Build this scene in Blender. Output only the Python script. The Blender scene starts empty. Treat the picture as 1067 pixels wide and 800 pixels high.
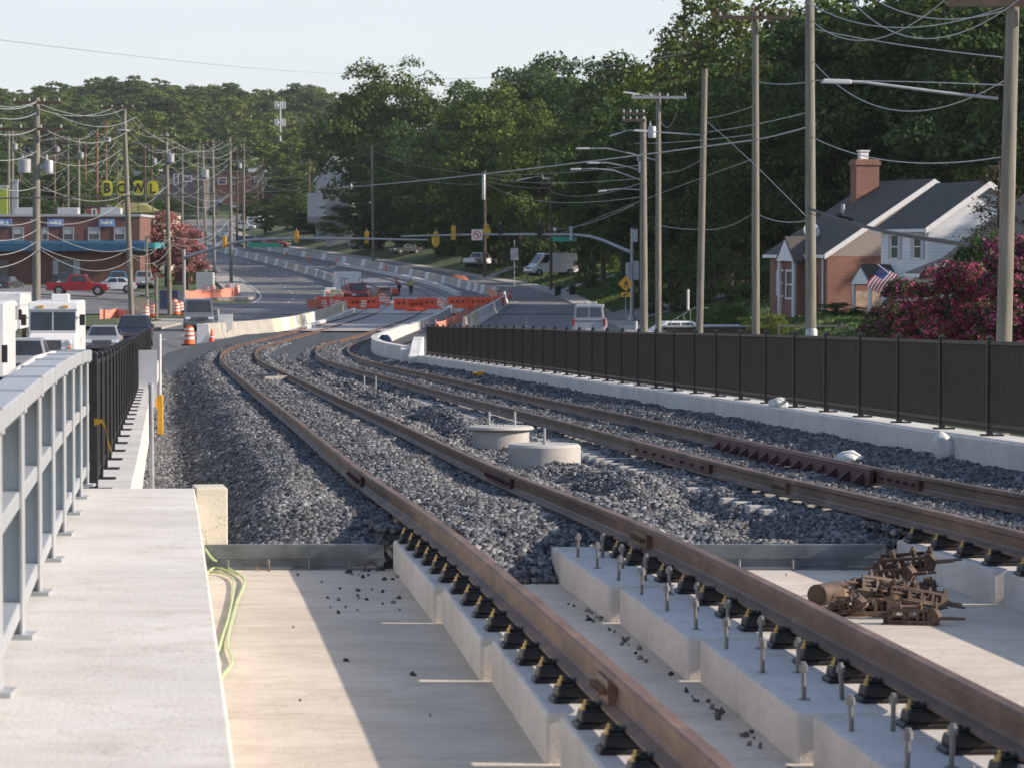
import bpy, bmesh, math, random
import numpy as np
from mathutils import Vector, Matrix, Euler
R = math.radians
rnd = random.Random(7)
sc = bpy.context.scene
COL = sc.collection
CZ = 6.0; F = 3600.0; CX, CY = 533.5, 400.0; HOR = 265.0
PIT = math.atan((CY - HOR) / F)

def W(px, py, Y):
    """point on the sight line of a measured pixel at distance Y"""
    dy = F * math.cos(PIT) + (CY - py) * math.sin(PIT)
    dz = -F * math.sin(PIT) + (CY - py) * math.cos(PIT)
    t = Y / dy
    return Vector(((px - CX) * t, Y, CZ + dz * t))
def PX(px, Y): return (px - CX) * Y / F

# ---------------------------------------------------------------- curves
def smooth(pts):
    xs = np.array([p[0] for p in pts], float); ys = np.array([p[1] for p in pts], float)
    m = np.zeros(len(xs)); d = np.diff(ys) / np.diff(xs)
    m[0] = d[0]; m[-1] = d[-1]
    m[1:-1] = (d[:-1] * np.diff(xs)[1:] + d[1:] * np.diff(xs)[:-1]) / (xs[2:] - xs[:-2])
    def f(x):
        x = np.asarray(x, float)
        i = np.clip(np.searchsorted(xs, x) - 1, 0, len(xs) - 2)
        h = xs[i + 1] - xs[i]; t = (x - xs[i]) / h
        tt = np.clip(t, 0, 1)
        r = (2*tt**3-3*tt**2+1)*ys[i] + (tt**3-2*tt**2+tt)*h*m[i] + (-2*tt**3+3*tt**2)*ys[i+1] + (tt**3-tt**2)*h*m[i+1]
        r = r + np.where(t < 0, t*h*m[0], 0) + np.where(t > 1, (t-1)*h*m[-1], 0)
        return r if r.ndim else float(r)
    return f
railz = smooth([(0,4.22),(13.8,4.18),(23.2,4.09),(35.6,3.80),(52,3.50),(71,3.13),(88,2.83),(121,2.2),(140,1.87),(163,1.53),(197,1.2),(240,1.07),(290,1.2),(345,1.75),(400,2.5),(450,3.4),(500,4.5),(550,5.7),(600,7.0),(700,10.5),(800,14.5)])
G = smooth([(-100,.8),(150,.8),(240,.8),(300,1.15),(350,1.7),(400,2.45),(450,3.35),(500,4.45),(550,5.65),(600,6.95),(700,10.4),(800,14.4),(900,19),(1000,23),(1200,31),(1500,40),(2600,60)])
CL = smooth([(0,2.7),(60,-3.3),(110,-8.3),(140,-11.1),(163,-12.7),(197,-13.5),(240,-12.9),(290,-11.9),(337,-12.5),(375,-14.7),(435,-21.5),(480,-28.5),(540,-39),(600,-51),(660,-62),(720,-69),(800,-71)])
CR = smooth([(0,6.6),(60,.6),(110,-4.4),(140,-7.1),(174,-8.9),(219,-8.3),(285,-6.9),(345,-7.4),(400,-11.6),(455,-19.0),(500,-27.3),(560,-38.5),(620,-50.5),(680,-61),(740,-66.5),(800,-67)])
XR = smooth([(0,21.3),(140,7.4),(200,7.6),(260,7.2),(310,5.8),(355,4.4),(395,1.0),(430,-4.0),(470,-10.5),(500,-16),(570,-31),(640,-47),(700,-57),(760,-62),(850,-60),(1000,-68)])
XL = smooth([(0,-10),(100,-20),(158,-24.4),(200,-24.6),(255,-24.2),(300,-24.5),(343,-25.5),(400,-31),(430,-34.5),(505,-45),(580,-58),(640,-69),(700,-77),(760,-82),(850,-80),(1000,-88)])
def AX(a, Y): return a + CL(Y) - 2.7

def hash2(ix, iy, s):
    n = (ix * 374761393 + iy * 668265263 + s * 974634777) & 0xFFFFFFFF
    n = ((n ^ (n >> 13)) * 1274126177) & 0xFFFFFFFF
    return ((n ^ (n >> 16)) & 0xFFFF) / 65535.0
def vnoise(x, y, s=0):
    x = np.asarray(x, float); y = np.asarray(y, float)
    xi = np.floor(x).astype(np.int64); yi = np.floor(y).astype(np.int64)
    u = x - xi; v = y - yi; u = u*u*(3-2*u); v = v*v*(3-2*v)
    a = hash2(xi, yi, s); b = hash2(xi+1, yi, s); c = hash2(xi, yi+1, s); d = hash2(xi+1, yi+1, s)
    return (a*(1-u)+b*u)*(1-v) + (c*(1-u)+d*u)*v - .5

def sstep(e0, e1, x):
    t = np.clip((x - e0) / (e1 - e0), 0, 1); return t*t*(3-2*t)
hillx = smooth([(-900,.8),(-300,.95),(-240,.93),(-200,1.02),(-140,1.0),(-95,.9),(-60,.55),(0,.5),(300,.6)])
def TZ(x, y):
    x = np.asarray(x, float); y = np.asarray(y, float)
    z = G(y)
    d = x - XR(y)
    far = sstep(270, 330, y)
    bank = 2.5 * (1 - np.exp(-np.maximum(d - 2.2, 0) / 7.0))
    near = np.minimum(np.maximum(d - 2.2, 0) * .27, 1.9)
    # the side street on the right keeps the ground low
    z = z + np.where(d > 0, far * bank + (1 - far) * near + np.maximum(d - 25, 0) * .05, 0)
    e = XL(y) - x
    z = z + np.where(e > 0, np.minimum(np.maximum(e - 2, 0) * .05, 1.0) * sstep(300, 335, y), 0)
    hz = sstep(1000, 1640, y) * (1 - .6*sstep(1700, 2300, y))
    z = z + hz * (28.5 * hillx(np.clip(x * 1640 / np.maximum(y, 1), -900, 300)) + 10 * vnoise(x/90., y/200., 3))
    return z if z.ndim else float(z)

# ---------------------------------------------------------------- materials
MATS = {}
def nodes(name):
    m = bpy.data.materials.new(name); m.use_nodes = True
    nt = m.node_tree; b = nt.nodes['Principled BSDF']
    MATS[name] = m
    return m, nt, b
def mat(name, col, rough=.7, metal=0., var=.12, scale=3., bump=0., bscale=30., col2=None, stretch=None, spec=.5, emit=None):
    if name in MATS: return MATS[name]
    m, nt, b = nodes(name)
    b.inputs['Roughness'].default_value = rough; b.inputs['Metallic'].default_value = metal
    b.inputs['Specular IOR Level'].default_value = spec
    tc = nt.nodes.new('ShaderNodeTexCoord'); mp = nt.nodes.new('ShaderNodeMapping')
    nt.links.new(tc.outputs['Object'], mp.inputs['Vector'])
    if stretch: mp.inputs['Scale'].default_value = stretch
    n = nt.nodes.new('ShaderNodeTexNoise'); n.inputs['Scale'].default_value = scale; n.inputs['Detail'].default_value = 6
    n.inputs['Roughness'].default_value = .65
    nt.links.new(mp.outputs[0], n.inputs['Vector'])
    cr = nt.nodes.new('ShaderNodeValToRGB'); cr.color_ramp.elements[0].position = .32; cr.color_ramp.elements[1].position = .68
    c = Vector(col)
    c2 = Vector(col2) if col2 else c * (1 - 1.6*var)
    c1 = c * (1 + var) if not col2 else c
    cr.color_ramp.elements[0].color = (*c2, 1); cr.color_ramp.elements[1].color = (*c1, 1)
    nt.links.new(n.outputs['Fac'], cr.inputs['Fac']); nt.links.new(cr.outputs['Color'], b.inputs['Base Color'])
    if bump:
        n2 = nt.nodes.new('ShaderNodeTexNoise'); n2.inputs['Scale'].default_value = bscale; n2.inputs['Detail'].default_value = 4
        nt.links.new(mp.outputs[0], n2.inputs['Vector'])
        bp = nt.nodes.new('ShaderNodeBump'); bp.inputs['Strength'].default_value = bump; bp.inputs['Distance'].default_value = .02
        nt.links.new(n2.outputs['Fac'], bp.inputs['Height']); nt.links.new(bp.outputs['Normal'], b.inputs['Normal'])
    if emit:
        b.inputs['Emission Color'].default_value = (*emit[0], 1); b.inputs['Emission Strength'].default_value = emit[1]
    return m
def ramp(nt, src, stops):
    cr = nt.nodes.new('ShaderNodeValToRGB'); e = cr.color_ramp.elements
    while len(e) < len(stops): e.new(.5)
    for i, (p, c) in enumerate(stops): e[i].position = p; e[i].color = (*c, 1)
    nt.links.new(src, cr.inputs['Fac']); return cr.outputs['Color']
def mixc(nt, fac, a, b, mode='MIX'):
    m = nt.nodes.new('ShaderNodeMix'); m.data_type = 'RGBA'; m.blend_type = mode
    for s, v in ((m.inputs[0], fac), (m.inputs[6], a), (m.inputs[7], b)):
        if isinstance(v, (int, float)): s.default_value = v
        elif isinstance(v, tuple): s.default_value = (*v, 1)
        else: nt.links.new(v, s)
    return m.outputs[2]
def noise(nt, scale, detail=5, stretch=(1,1,1), rough=.6, coord='Object'):
    tc = nt.nodes.new('ShaderNodeTexCoord'); mp = nt.nodes.new('ShaderNodeMapping')
    mp.inputs['Scale'].default_value = stretch
    nt.links.new(tc.outputs[coord], mp.inputs['Vector'])
    n = nt.nodes.new('ShaderNodeTexNoise'); n.inputs['Scale'].default_value = scale; n.inputs['Detail'].default_value = detail
    n.inputs['Roughness'].default_value = rough
    nt.links.new(mp.outputs[0], n.inputs['Vector']); return n.outputs['Fac']
def bump(nt, b, h, strength, dist=.02):
    bp = nt.nodes.new('ShaderNodeBump'); bp.inputs['Strength'].default_value = strength; bp.inputs['Distance'].default_value = dist
    nt.links.new(h, bp.inputs['Height']); nt.links.new(bp.outputs['Normal'], b.inputs['Normal'])

# weathered concrete: broad tone + fine speckle + long streaks + scattered dark spots
def concrete(name, col, dirt=.5, streak=(1,1,1), warm=(.33,.27,.2), sscale=2.5):
    m, nt, b = nodes(name)
    c = Vector(col)
    base = ramp(nt, noise(nt, .6, 4), [(.35, tuple(c*.86)), (.65, tuple(c*1.05))])
    st = noise(nt, sscale, 7, streak, .7)
    f1 = ramp(nt, st, [(.42, (0,0,0)), (.75, (1,1,1))])
    mul = nt.nodes.new('ShaderNodeMath'); mul.operation = 'MULTIPLY'; mul.inputs[1].default_value = dirt
    nt.links.new(f1, mul.inputs[0])
    c1 = mixc(nt, mul.outputs[0], base, warm)
    sp = ramp(nt, noise(nt, 34, 2), [(.66, (1,1,1)), (.74, (.62,.6,.57))])
    c2 = mixc(nt, .8, c1, sp, 'MULTIPLY')
    blot = ramp(nt, noise(nt, 1.7, 8, (1,1,1), .75), [(.52, (1,1,1)), (.62, (.86,.84,.81)), (.72, (.72,.69,.64))])
    c2 = mixc(nt, .75, c2, blot, 'MULTIPLY')
    vo = nt.nodes.new('ShaderNodeTexVoronoi'); vo.feature = 'DISTANCE_TO_EDGE'; vo.inputs['Scale'].default_value = .55
    tcv = nt.nodes.new('ShaderNodeTexCoord'); wv = nt.nodes.new('ShaderNodeVectorMath'); wv.operation = 'ADD'; nz = nt.nodes.new('ShaderNodeTexNoise'); nz.inputs['Scale'].default_value = 2.5; nz.inputs['Detail'].default_value = 6
    nt.links.new(tcv.outputs['Object'], nz.inputs['Vector']); nt.links.new(tcv.outputs['Object'], wv.inputs[0]); nt.links.new(nz.outputs['Color'], wv.inputs[1]); nt.links.new(wv.outputs[0], vo.inputs['Vector'])
    ck = ramp(nt, vo.outputs['Distance'], [(0, (.5,.47,.43)), (.004, (1,1,1))])
    c2 = mixc(nt, .6, c2, ck, 'MULTIPLY')
    fine = ramp(nt, noise(nt, 90, 2), [(.3, (.86,.86,.86)), (.7, (1.0,1.0,1.0))])
    c3 = mixc(nt, 1.0, c2, fine, 'MULTIPLY')
    nt.links.new(c3, b.inputs['Base Color']); b.inputs['Roughness'].default_value = .85
    bump(nt, b, noise(nt, 45, 4), .35, .01)
    return m
M_DECK = concrete('deck concrete', (.63,.56,.465), .5, (.9,1.6,1), (.36,.29,.22), 2.6)
M_LEDGE = concrete('walkway concrete', (.70,.675,.62), .5, (.7,1.6,1), (.50,.45,.38))
M_PLINTH = concrete('pale precast concrete', (.62,.60,.57), .35, (1,1,2.5), (.40,.32,.25), 2.0)
M_CURB = concrete('curb concrete', (.62,.61,.58), .3, (1,1,1), (.40,.37,.33))
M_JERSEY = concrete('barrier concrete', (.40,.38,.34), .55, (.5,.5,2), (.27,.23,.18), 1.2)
M_FOUND = concrete('foundation concrete', (.47,.45,.42), .4, (1,1,2), (.28,.26,.23))

def mk_ballast(name, lo, hi, isl=True, sc_=40):
    m, nt, b = nodes(name)
    if isl:
        g = nt.nodes.new('ShaderNodeNewGeometry')
        c = ramp(nt, g.outputs['Random Per Island'], [(0, lo), (.55, tuple((Vector(lo)*.55+Vector(hi)*.45))), (.93, hi), (1, tuple(Vector(hi)*1.35))])
        d = ramp(nt, noise(nt, .55, 3), [(.35, (.75,.78,.84)), (.65, (1.08,1.04,.98))])
        c = mixc(nt, 1.0, c, d, 'MULTIPLY')
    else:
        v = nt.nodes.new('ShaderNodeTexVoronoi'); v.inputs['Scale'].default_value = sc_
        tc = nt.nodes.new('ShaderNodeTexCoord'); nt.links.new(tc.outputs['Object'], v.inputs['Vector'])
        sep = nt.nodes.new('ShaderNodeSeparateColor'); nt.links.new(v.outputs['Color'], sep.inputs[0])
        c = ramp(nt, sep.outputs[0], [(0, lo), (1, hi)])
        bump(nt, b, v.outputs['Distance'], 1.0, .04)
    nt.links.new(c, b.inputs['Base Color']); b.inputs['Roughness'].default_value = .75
    return m
M_STONE = mk_ballast('crushed grey stone', (.016,.0175,.02), (.235,.24,.245))
M_BED = mk_ballast('packed grey ballast', (.02,.022,.025), (.09,.094,.10), False, 14)
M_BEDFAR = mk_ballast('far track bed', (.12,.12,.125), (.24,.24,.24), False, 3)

def mk_rust(name, a, bcol, c):
    m, nt, b = nodes(name)
    n1 = noise(nt, 5, 6, (1,.25,1), .7)
    col = ramp(nt, n1, [(.32, a), (.55, bcol), (.75, c)])
    f = ramp(nt, noise(nt, 60, 3), [(.3, (.7,.7,.7)), (.65, (1,1,1))])
    pt = ramp(nt, noise(nt, 1.6, 7, (1,.5,1), .75), [(.38, (.62,.56,.52)), (.52, (1,1,1)), (.66, (1.25,1.2,1.15))])
    f = mixc(nt, 1.0, f, pt, 'MULTIPLY')
    nt.links.new(mixc(nt, 1.0, col, f, 'MULTIPLY'), b.inputs['Base Color'])
    b.inputs['Roughness'].default_value = .62; b.inputs['Metallic'].default_value = .05
    bump(nt, b, noise(nt, 70, 4), .25, .004)
    return m
M_RUST = mk_rust('rusted rail steel', (.085,.049,.033), (.165,.095,.062), (.25,.165,.118))
M_RUSTR = mk_rust('red primed steel', (.055,.022,.02), (.10,.034,.03), (.14,.06,.05))
M_RUSTP = mk_rust('flaking rusty castings', (.035,.025,.018), (.13,.08,.052), (.44,.33,.23))

# asphalt
def mk_asphalt(name, col, warm=.0):
    m, nt, b = nodes(name)
    c = Vector(col)
    a = ramp(nt, noise(nt, .12, 6, (1,.18,1), .7), [(.3, tuple(c*.72)), (.5, tuple(c)), (.7, tuple(c*1.3))])
    f = ramp(nt, noise(nt, 9, 3), [(.3, (.85,.85,.85)), (.7, (1.1,1.1,1.1))])
    nt.links.new(mixc(nt, 1.0, a, f, 'MULTIPLY'), b.inputs['Base Color'])
    b.inputs['Roughness'].default_value = .8
    bump(nt, b, noise(nt, 20, 3), .3, .02)
    return m
M_ASPH = mk_asphalt('worn asphalt', (.13,.127,.128))
M_ASPHR = mk_asphalt('patched grey asphalt', (.15,.145,.145))
def mk_grass():
    m, nt, b = nodes('mown grass')
    a = ramp(nt, noise(nt, .15, 6), [(.35, (.045,.075,.022)), (.55, (.075,.11,.035)), (.72, (.15,.14,.06))])
    f = ramp(nt, noise(nt, 5, 4), [(.3, (.6,.6,.6)), (.7, (1.2,1.2,1.2))])
    nt.links.new(mixc(nt, 1.0, a, f, 'MULTIPLY'), b.inputs['Base Color']); b.inputs['Roughness'].default_value = .95
    bump(nt, b, noise(nt, 3, 5), 1, .3)
    return m
M_GRASS = mk_grass()
def mk_leaf(name, c1, c2, c3, tr=.25):
    m, nt, b = nodes(name)
    g = nt.nodes.new('ShaderNodeNewGeometry'); oi = nt.nodes.new('ShaderNodeObjectInfo')
    a = ramp(nt, g.outputs['Random Per Island'], [(0, c1), (.6, c2), (1, c3)])
    o = ramp(nt, oi.outputs['Random'], [(0, (.72,.85,.8)), (.5, (1,1,1)), (1, (1.3,1.12,.85))])
    cl = ramp(nt, noise(nt, .35, 3), [(.35, (.72,.78,.75)), (.65, (1.2,1.15,1.0))])
    c = mixc(nt, 1.0, mixc(nt, 1.0, a, o, 'MULTIPLY'), cl, 'MULTIPLY')
    nt.links.new(c, b.inputs['Base Color']); b.inputs['Roughness'].default_value = .7; b.inputs['Specular IOR Level'].default_value = .2
    t = nt.nodes.new('ShaderNodeBsdfTranslucent'); nt.links.new(c, t.inputs['Color'])
    mx = nt.nodes.new('ShaderNodeMixShader'); mx.inputs[0].default_value = tr
    out = nt.nodes['Material Output']
    nt.links.new(b.outputs[0], mx.inputs[1]); nt.links.new(t.outputs[0], mx.inputs[2]); nt.links.new(mx.outputs[0], out.inputs['Surface'])
    return m
L_DARK = mk_leaf('deep green leaves', (.032,.062,.021), (.06,.105,.034), (.10,.155,.05))
L_MID = mk_leaf('mid green leaves', (.042,.082,.024), (.08,.135,.038), (.125,.18,.055))
L_FAR = mk_leaf('far hill leaves', (.06,.10,.025), (.10,.15,.04), (.16,.2,.06))
L_LITE = mk_leaf('yellow green leaves', (.075,.12,.022), (.13,.19,.04), (.2,.25,.065))
L_PINK = mk_leaf('pink crape myrtle blossom', (.30,.09,.12), (.55,.2,.24), (.7,.36,.38))
L_MAG = mk_leaf('magenta crape myrtle blossom', (.20,.025,.09), (.36,.06,.16), (.52,.14,.27))
L_BROWN = mk_leaf('dry brown needles', (.06,.045,.03), (.1,.075,.05), (.15,.12,.08))
M_BARK = mat('bark', (.09,.07,.05), .95, var=.3, scale=4, bump=.6, bscale=12)
M_POLE = mat('weathered pole timber', (.20,.185,.15), .9, var=.22, scale=1.2, bump=.3, bscale=8, stretch=(6,6,.5))
M_POLED = mat('dark creosote timber', (.10,.07,.05), .9, var=.2, scale=1.5)
M_GALV = mat('galvanised steel', (.36,.37,.38), .5, .35, var=.12, scale=6, bump=.05)
M_RAILING = mat('grey coated railing steel', (.40,.42,.43), .5, .3, var=.07, scale=3, bump=.05)
M_BLACK = mat('black powder coat', (.022,.02,.02), .45, 0, var=.2, scale=8)
M_BRONZE = mat('dark bronze powder coat', (.022,.017,.015), .5, 0, var=.2, scale=8)
M_RUBBER = mat('black rubber', (.009,.009,.01), .55, var=.25, scale=20, bump=.2)
M_BRASS = mat('yellow zinc bolt', (.5,.36,.14), .4, .6, var=.2, scale=40)
M_WIRE = mat('weathered aluminium cable', (.42,.43,.42), .5, .4, var=.1)
M_WIRED = mat('black cable', (.012,.012,.013), .6, var=.1)
M_WHITE = mat('white vehicle paint', (.70,.70,.69), .3, var=.04, scale=1.5)
M_WPAINT = mat('road marking paint', (.62,.6,.55), .7, var=.2, scale=5)
M_WSIDE = mat('white painted trim', (.68,.68,.68), .6, var=.05)
M_GLASS = mat('dark window glass', (.03,.035,.04), .08, var=.2, scale=1, spec=.8)
M_TYRE = mat('tyre rubber', (.02,.02,.02), .85, var=.2)
M_RIM = mat('wheel alloy', (.4,.4,.42), .35, .7, var=.1)
M_CHROME = mat('grille metal', (.12,.12,.13), .35, .5, var=.2)
M_LAMP = mat('headlight lens', (.7,.72,.75), .12, var=.05)
M_TAIL = mat('red tail lamp', (.35,.02,.02), .25, var=.1)
M_ORANGE = mat('safety orange plastic', (.85,.16,.04), .5, var=.1, scale=3)
M_ORRED = mat('red orange plastic', (.85,.10,.035), .45, var=.15, scale=2)
M_REFL = mat('white reflective band', (.75,.74,.7), .4, var=.06)
M_NET = mat('orange mesh fencing', (.72,.24,.16), .7, var=.2, scale=8)
M_YEL = mat('yellow enamel', (.72,.36,.03), .45, var=.1)
M_GREEN = mat('green street sign face', (.01,.30,.2), .4, var=.05)
M_BRICK = None
def mk_brick(name, c1, c2, mortar, s=1.0):
    m, nt, b = nodes(name)
    tc = nt.nodes.new('ShaderNodeTexCoord'); g = nt.nodes.new('ShaderNodeSeparateXYZ'); nt.links.new(tc.outputs['Object'], g.inputs[0])
    ad = nt.nodes.new('ShaderNodeMath'); ad.operation = 'ADD'; nt.links.new(g.outputs[0], ad.inputs[0]); nt.links.new(g.outputs[1], ad.inputs[1])
    cb = nt.nodes.new('ShaderNodeCombineXYZ'); nt.links.new(ad.outputs[0], cb.inputs[0]); nt.links.new(g.outputs[2], cb.inputs[1])
    br = nt.nodes.new('ShaderNodeTexBrick'); nt.links.new(cb.outputs[0], br.inputs['Vector'])
    br.inputs['Scale'].default_value = s; br.inputs['Brick Width'].default_value = .3; br.inputs['Row Height'].default_value = .1; br.inputs['Mortar Size'].default_value = .01
    br.inputs['Color1'].default_value = (*c1, 1); br.inputs['Color2'].default_value = (*c2, 1); br.inputs['Mortar'].default_value = (*mortar, 1)
    f = ramp(nt, noise(nt, .7, 5), [(.3, (.75,.75,.75)), (.7, (1.1,1.1,1.1))])
    nt.links.new(mixc(nt, 1.0, br.outputs['Color'], f, 'MULTIPLY'), b.inputs['Base Color']); b.inputs['Roughness'].default_value = .9
    return m
M_BRICK = mk_brick('red brick', (.19,.068,.052), (.14,.05,.04), (.2,.16,.14))
M_BRICK2 = mk_brick('orange brown brick', (.25,.10,.065), (.19,.075,.05), (.25,.2,.17))
def mk_siding(name, col, pitch=.2):
    m, nt, b = nodes(name)
    tc = nt.nodes.new('ShaderNodeTexCoord'); g = nt.nodes.new('ShaderNodeSeparateXYZ'); nt.links.new(tc.outputs['Object'], g.inputs[0])
    mm = nt.nodes.new('ShaderNodeMath'); mm.operation = 'MODULO'; mm.inputs[1].default_value = pitch; nt.links.new(g.outputs[2], mm.inputs[0])
    c = Vector(col)
    cc = ramp(nt, mm.outputs[0], [(.0, tuple(c*.55)), (.03, tuple(c))])
    f = ramp(nt, noise(nt, 1.2, 4), [(.3, (.9,.9,.9)), (.7, (1.04,1.04,1.04))])
    nt.links.new(mixc(nt, 1.0, cc, f, 'MULTIPLY'), b.inputs['Base Color']); b.inputs['Roughness'].default_value = .6
    bump(nt, b, mm.outputs[0], .6, .15)
    return m
M_SIDEW = mk_siding('white clapboard siding', (.70,.72,.76))
M_SIDET = mk_siding('tan clapboard siding', (.33,.28,.24))
M_SIDEG = mk_siding('grey clapboard siding', (.45,.46,.47))
M_ROOF = mat('dark asphalt shingles', (.075,.068,.06), .9, var=.25, scale=6, bump=.4, bscale=14)
M_ROOFB = mat('brown asphalt shingles', (.17,.13,.10), .9, var=.25, scale=6, bump=.4)
M_BLUE = mat('blue awning fabric', (.012,.075,.15), .7, var=.15)
M_SIGNB = mat('blue and white shop sign panel', (.25,.38,.62), .5, var=.5, scale=1.4, col2=(.07,.13,.33))
M_GREYP = mat('grey painted panel', (.4,.41,.42), .6, var=.08)

# ---------------------------------------------------------------- mesh helpers
def link(o, parent=None):
    COL.objects.link(o)
    if parent: o.parent = parent
    return o
def tag(o, label=None, cat=None, group=None, kind=None):
    if label: o['label'] = label
    if cat: o['category'] = cat
    if group: o['group'] = group
    if kind: o['kind'] = kind
    return o
def empty(name, loc=(0,0,0), rz=0, label=None, cat=None, group=None):
    o = bpy.data.objects.new(name, None); COL.objects.link(o)
    o.empty_display_size = .3
    o.location = loc; o.rotation_euler = (0,0,rz)
    return tag(o, label, cat, group)
class MB:
    def __init__(s): s.v = []; s.f = []; s.mi = []; s.cur = 0; s.marks = []
    def add(s, vs, fs):
        n = len(s.v); s.marks.append((n, len(s.f))); s.v += [tuple(v) for v in vs]
        s.f += [tuple(i + n for i in f) for f in fs]; s.mi += [s.cur]*len(fs); return s
    def box(s, x0, x1, y0, y1, z0, z1, M=None):
        vs = [(x0,y0,z0),(x1,y0,z0),(x1,y1,z0),(x0,y1,z0),(x0,y0,z1),(x1,y0,z1),(x1,y1,z1),(x0,y1,z1)]
        if M: vs = [M @ Vector(v) for v in vs]
        return s.add(vs, [(0,3,2,1),(4,5,6,7),(0,1,5,4),(1,2,6,5),(2,3,7,6),(3,0,4,7)])
    def frus(s, r0, z0, r1, z1, M=None):
        (a,b,c,d), (e,f,g,h) = r0, r1      # x0,x1,y0,y1
        vs = [(a,c,z0),(b,c,z0),(b,d,z0),(a,d,z0),(e,g,z1),(f,g,z1),(f,h,z1),(e,h,z1)]
        if M: vs = [M @ Vector(v) for v in vs]
        return s.add(vs, [(0,3,2,1),(4,5,6,7),(0,1,5,4),(1,2,6,5),(2,3,7,6),(3,0,4,7)])
    def cyl(s, p0, p1, r0, r1=None, n=12, cap=True):
        return s.tube([p0, p1], [r0, r0 if r1 is None else r1], n, cap)
    def tube(s, pts, r, n=6, cap=True):
        pts = [Vector(p) for p in pts]
        if not isinstance(r, (list, tuple)): r = [r]*len(pts)
        rings = []; up = None
        for i, p in enumerate(pts):
            d = (pts[min(i+1, len(pts)-1)] - pts[max(i-1, 0)])
            d = d.normalized() if d.length > 1e-9 else Vector((0,0,1))
            if up is None: up = d.orthogonal().normalized()
            u = (up - d * up.dot(d))
            u = u.normalized() if u.length > 1e-6 else d.orthogonal().normalized()
            up = u; w = d.cross(u)
            rings.append([p + (u*math.cos(2*math.pi*k/n) + w*math.sin(2*math.pi*k/n))*r[i] for k in range(n)])
        vs = [v for ring in rings for v in ring]; fs = []
        for i in range(len(pts)-1):
            for k in range(n):
                a = i*n+k; b = i*n+(k+1)%n
                fs.append((a, b, b+n, a+n))
        if cap: fs.append(tuple(range(n))[::-1]); fs.append(tuple((len(pts)-1)*n+k for k in range(n)))
        return s.add(vs, fs)
    def prism(s, poly, x0, x1, axis='x', M=None):
        """polygon in the plane across the axis, extruded along it"""
        n = len(poly)
        if axis == 'x': vs = [(x0,a,b) for a,b in poly] + [(x1,a,b) for a,b in poly]
        elif axis == 'y': vs = [(a,x0,b) for a,b in poly] + [(a,x1,b) for a,b in poly]
        else: vs = [(a,b,x0) for a,b in poly] + [(a,b,x1) for a,b in poly]
        if M: vs = [M @ Vector(v) for v in vs]
        fs = [tuple(range(n)), tuple(range(2*n-1, n-1, -1))] + [(i, i+n, (i+1)%n+n, (i+1)%n) for i in range(n)]
        return s.add(vs, fs)
    def lathe(s, prof, n=16, M=None, c=(0,0)):
        vs = []; fs = []
        for r, z in prof:
            vs += [(c[0]+r*math.cos(2*math.pi*k/n), c[1]+r*math.sin(2*math.pi*k/n), z) for k in range(n)]
        if M: vs = [M @ Vector(v) for v in vs]
        for i in range(len(prof)-1):
            for k in range(n):
                a = i*n+k; b = i*n+(k+1)%n; fs.append((a,b,b+n,a+n))
        fs.append(tuple(range(n))[::-1]); fs.append(tuple((len(prof)-1)*n+k for k in range(n)))
        return s.add(vs, fs)
    def build(s, name, m, parent=None, bev=0, smooth_=False, loc=None):
        me = bpy.data.meshes.new(name); me.from_pydata(s.v, [], s.f)
        for mm in (m if isinstance(m, list) else [m]): me.materials.append(mm)
        if isinstance(m, list): me.polygons.foreach_set('material_index', s.mi)
        bm = bmesh.new(); bm.from_mesh(me); bmesh.ops.recalc_face_normals(bm, faces=bm.faces); bm.to_mesh(me); bm.free()
        if smooth_: me.polygons.foreach_set('use_smooth', [True]*len(me.polygons)); me.set_sharp_from_angle(angle=R(40))
        o = bpy.data.objects.new(name, me); link(o, parent)
        if loc is not None: o.location = loc
        if bev:
            b = o.modifiers.new('bevel', 'BEVEL'); b.width = bev; b.segments = 2; b.limit_method = 'ANGLE'; b.angle_limit = R(40)
        return o
def build_each(mb, name, m, parent, k=1, **kw):
    """every k shapes of the collector become one object of their own"""
    mk = mb.marks + [(len(mb.v), len(mb.f))]; out = []
    for i in range(0, len(mb.marks), k):
        (v0, f0), (v1, f1) = mk[i], mk[min(i+k, len(mb.marks))]
        q = MB(); q.add(mb.v[v0:v1], [tuple(j-v0 for j in f) for f in mb.f[f0:f1]]); out.append(q.build(name, m, parent, **kw))
    return out
def npmesh(name, V, Fq, m, parent=None):
    me = bpy.data.meshes.new(name); k = Fq.shape[1]
    me.vertices.add(len(V)); me.vertices.foreach_set('co', V.astype(np.float32).ravel())
    me.loops.add(Fq.size); me.loops.foreach_set('vertex_index', Fq.astype(np.int32).ravel())
    me.polygons.add(len(Fq)); me.polygons.foreach_set('loop_start', np.arange(0, Fq.size, k, dtype=np.int32))
    me.update(calc_edges=True); me.materials.append(m)
    o = bpy.data.objects.new(name, me); link(o, parent); return o
def grid(name, XY, Z, m, parent=None, smooth_=True):
    ny, nx = Z.shape
    V = np.stack([XY[0].ravel(), XY[1].ravel(), Z.ravel()], 1)
    i = np.arange(ny*nx).reshape(ny, nx)
    Fq = np.stack([i[:-1,:-1].ravel(), i[:-1,1:].ravel(), i[1:,1:].ravel(), i[1:,:-1].ravel()], 1)
    o = npmesh(name, V, Fq, m, parent)
    if smooth_: o.data.polygons.foreach_set('use_smooth', [True]*len(Fq))
    return o
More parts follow.
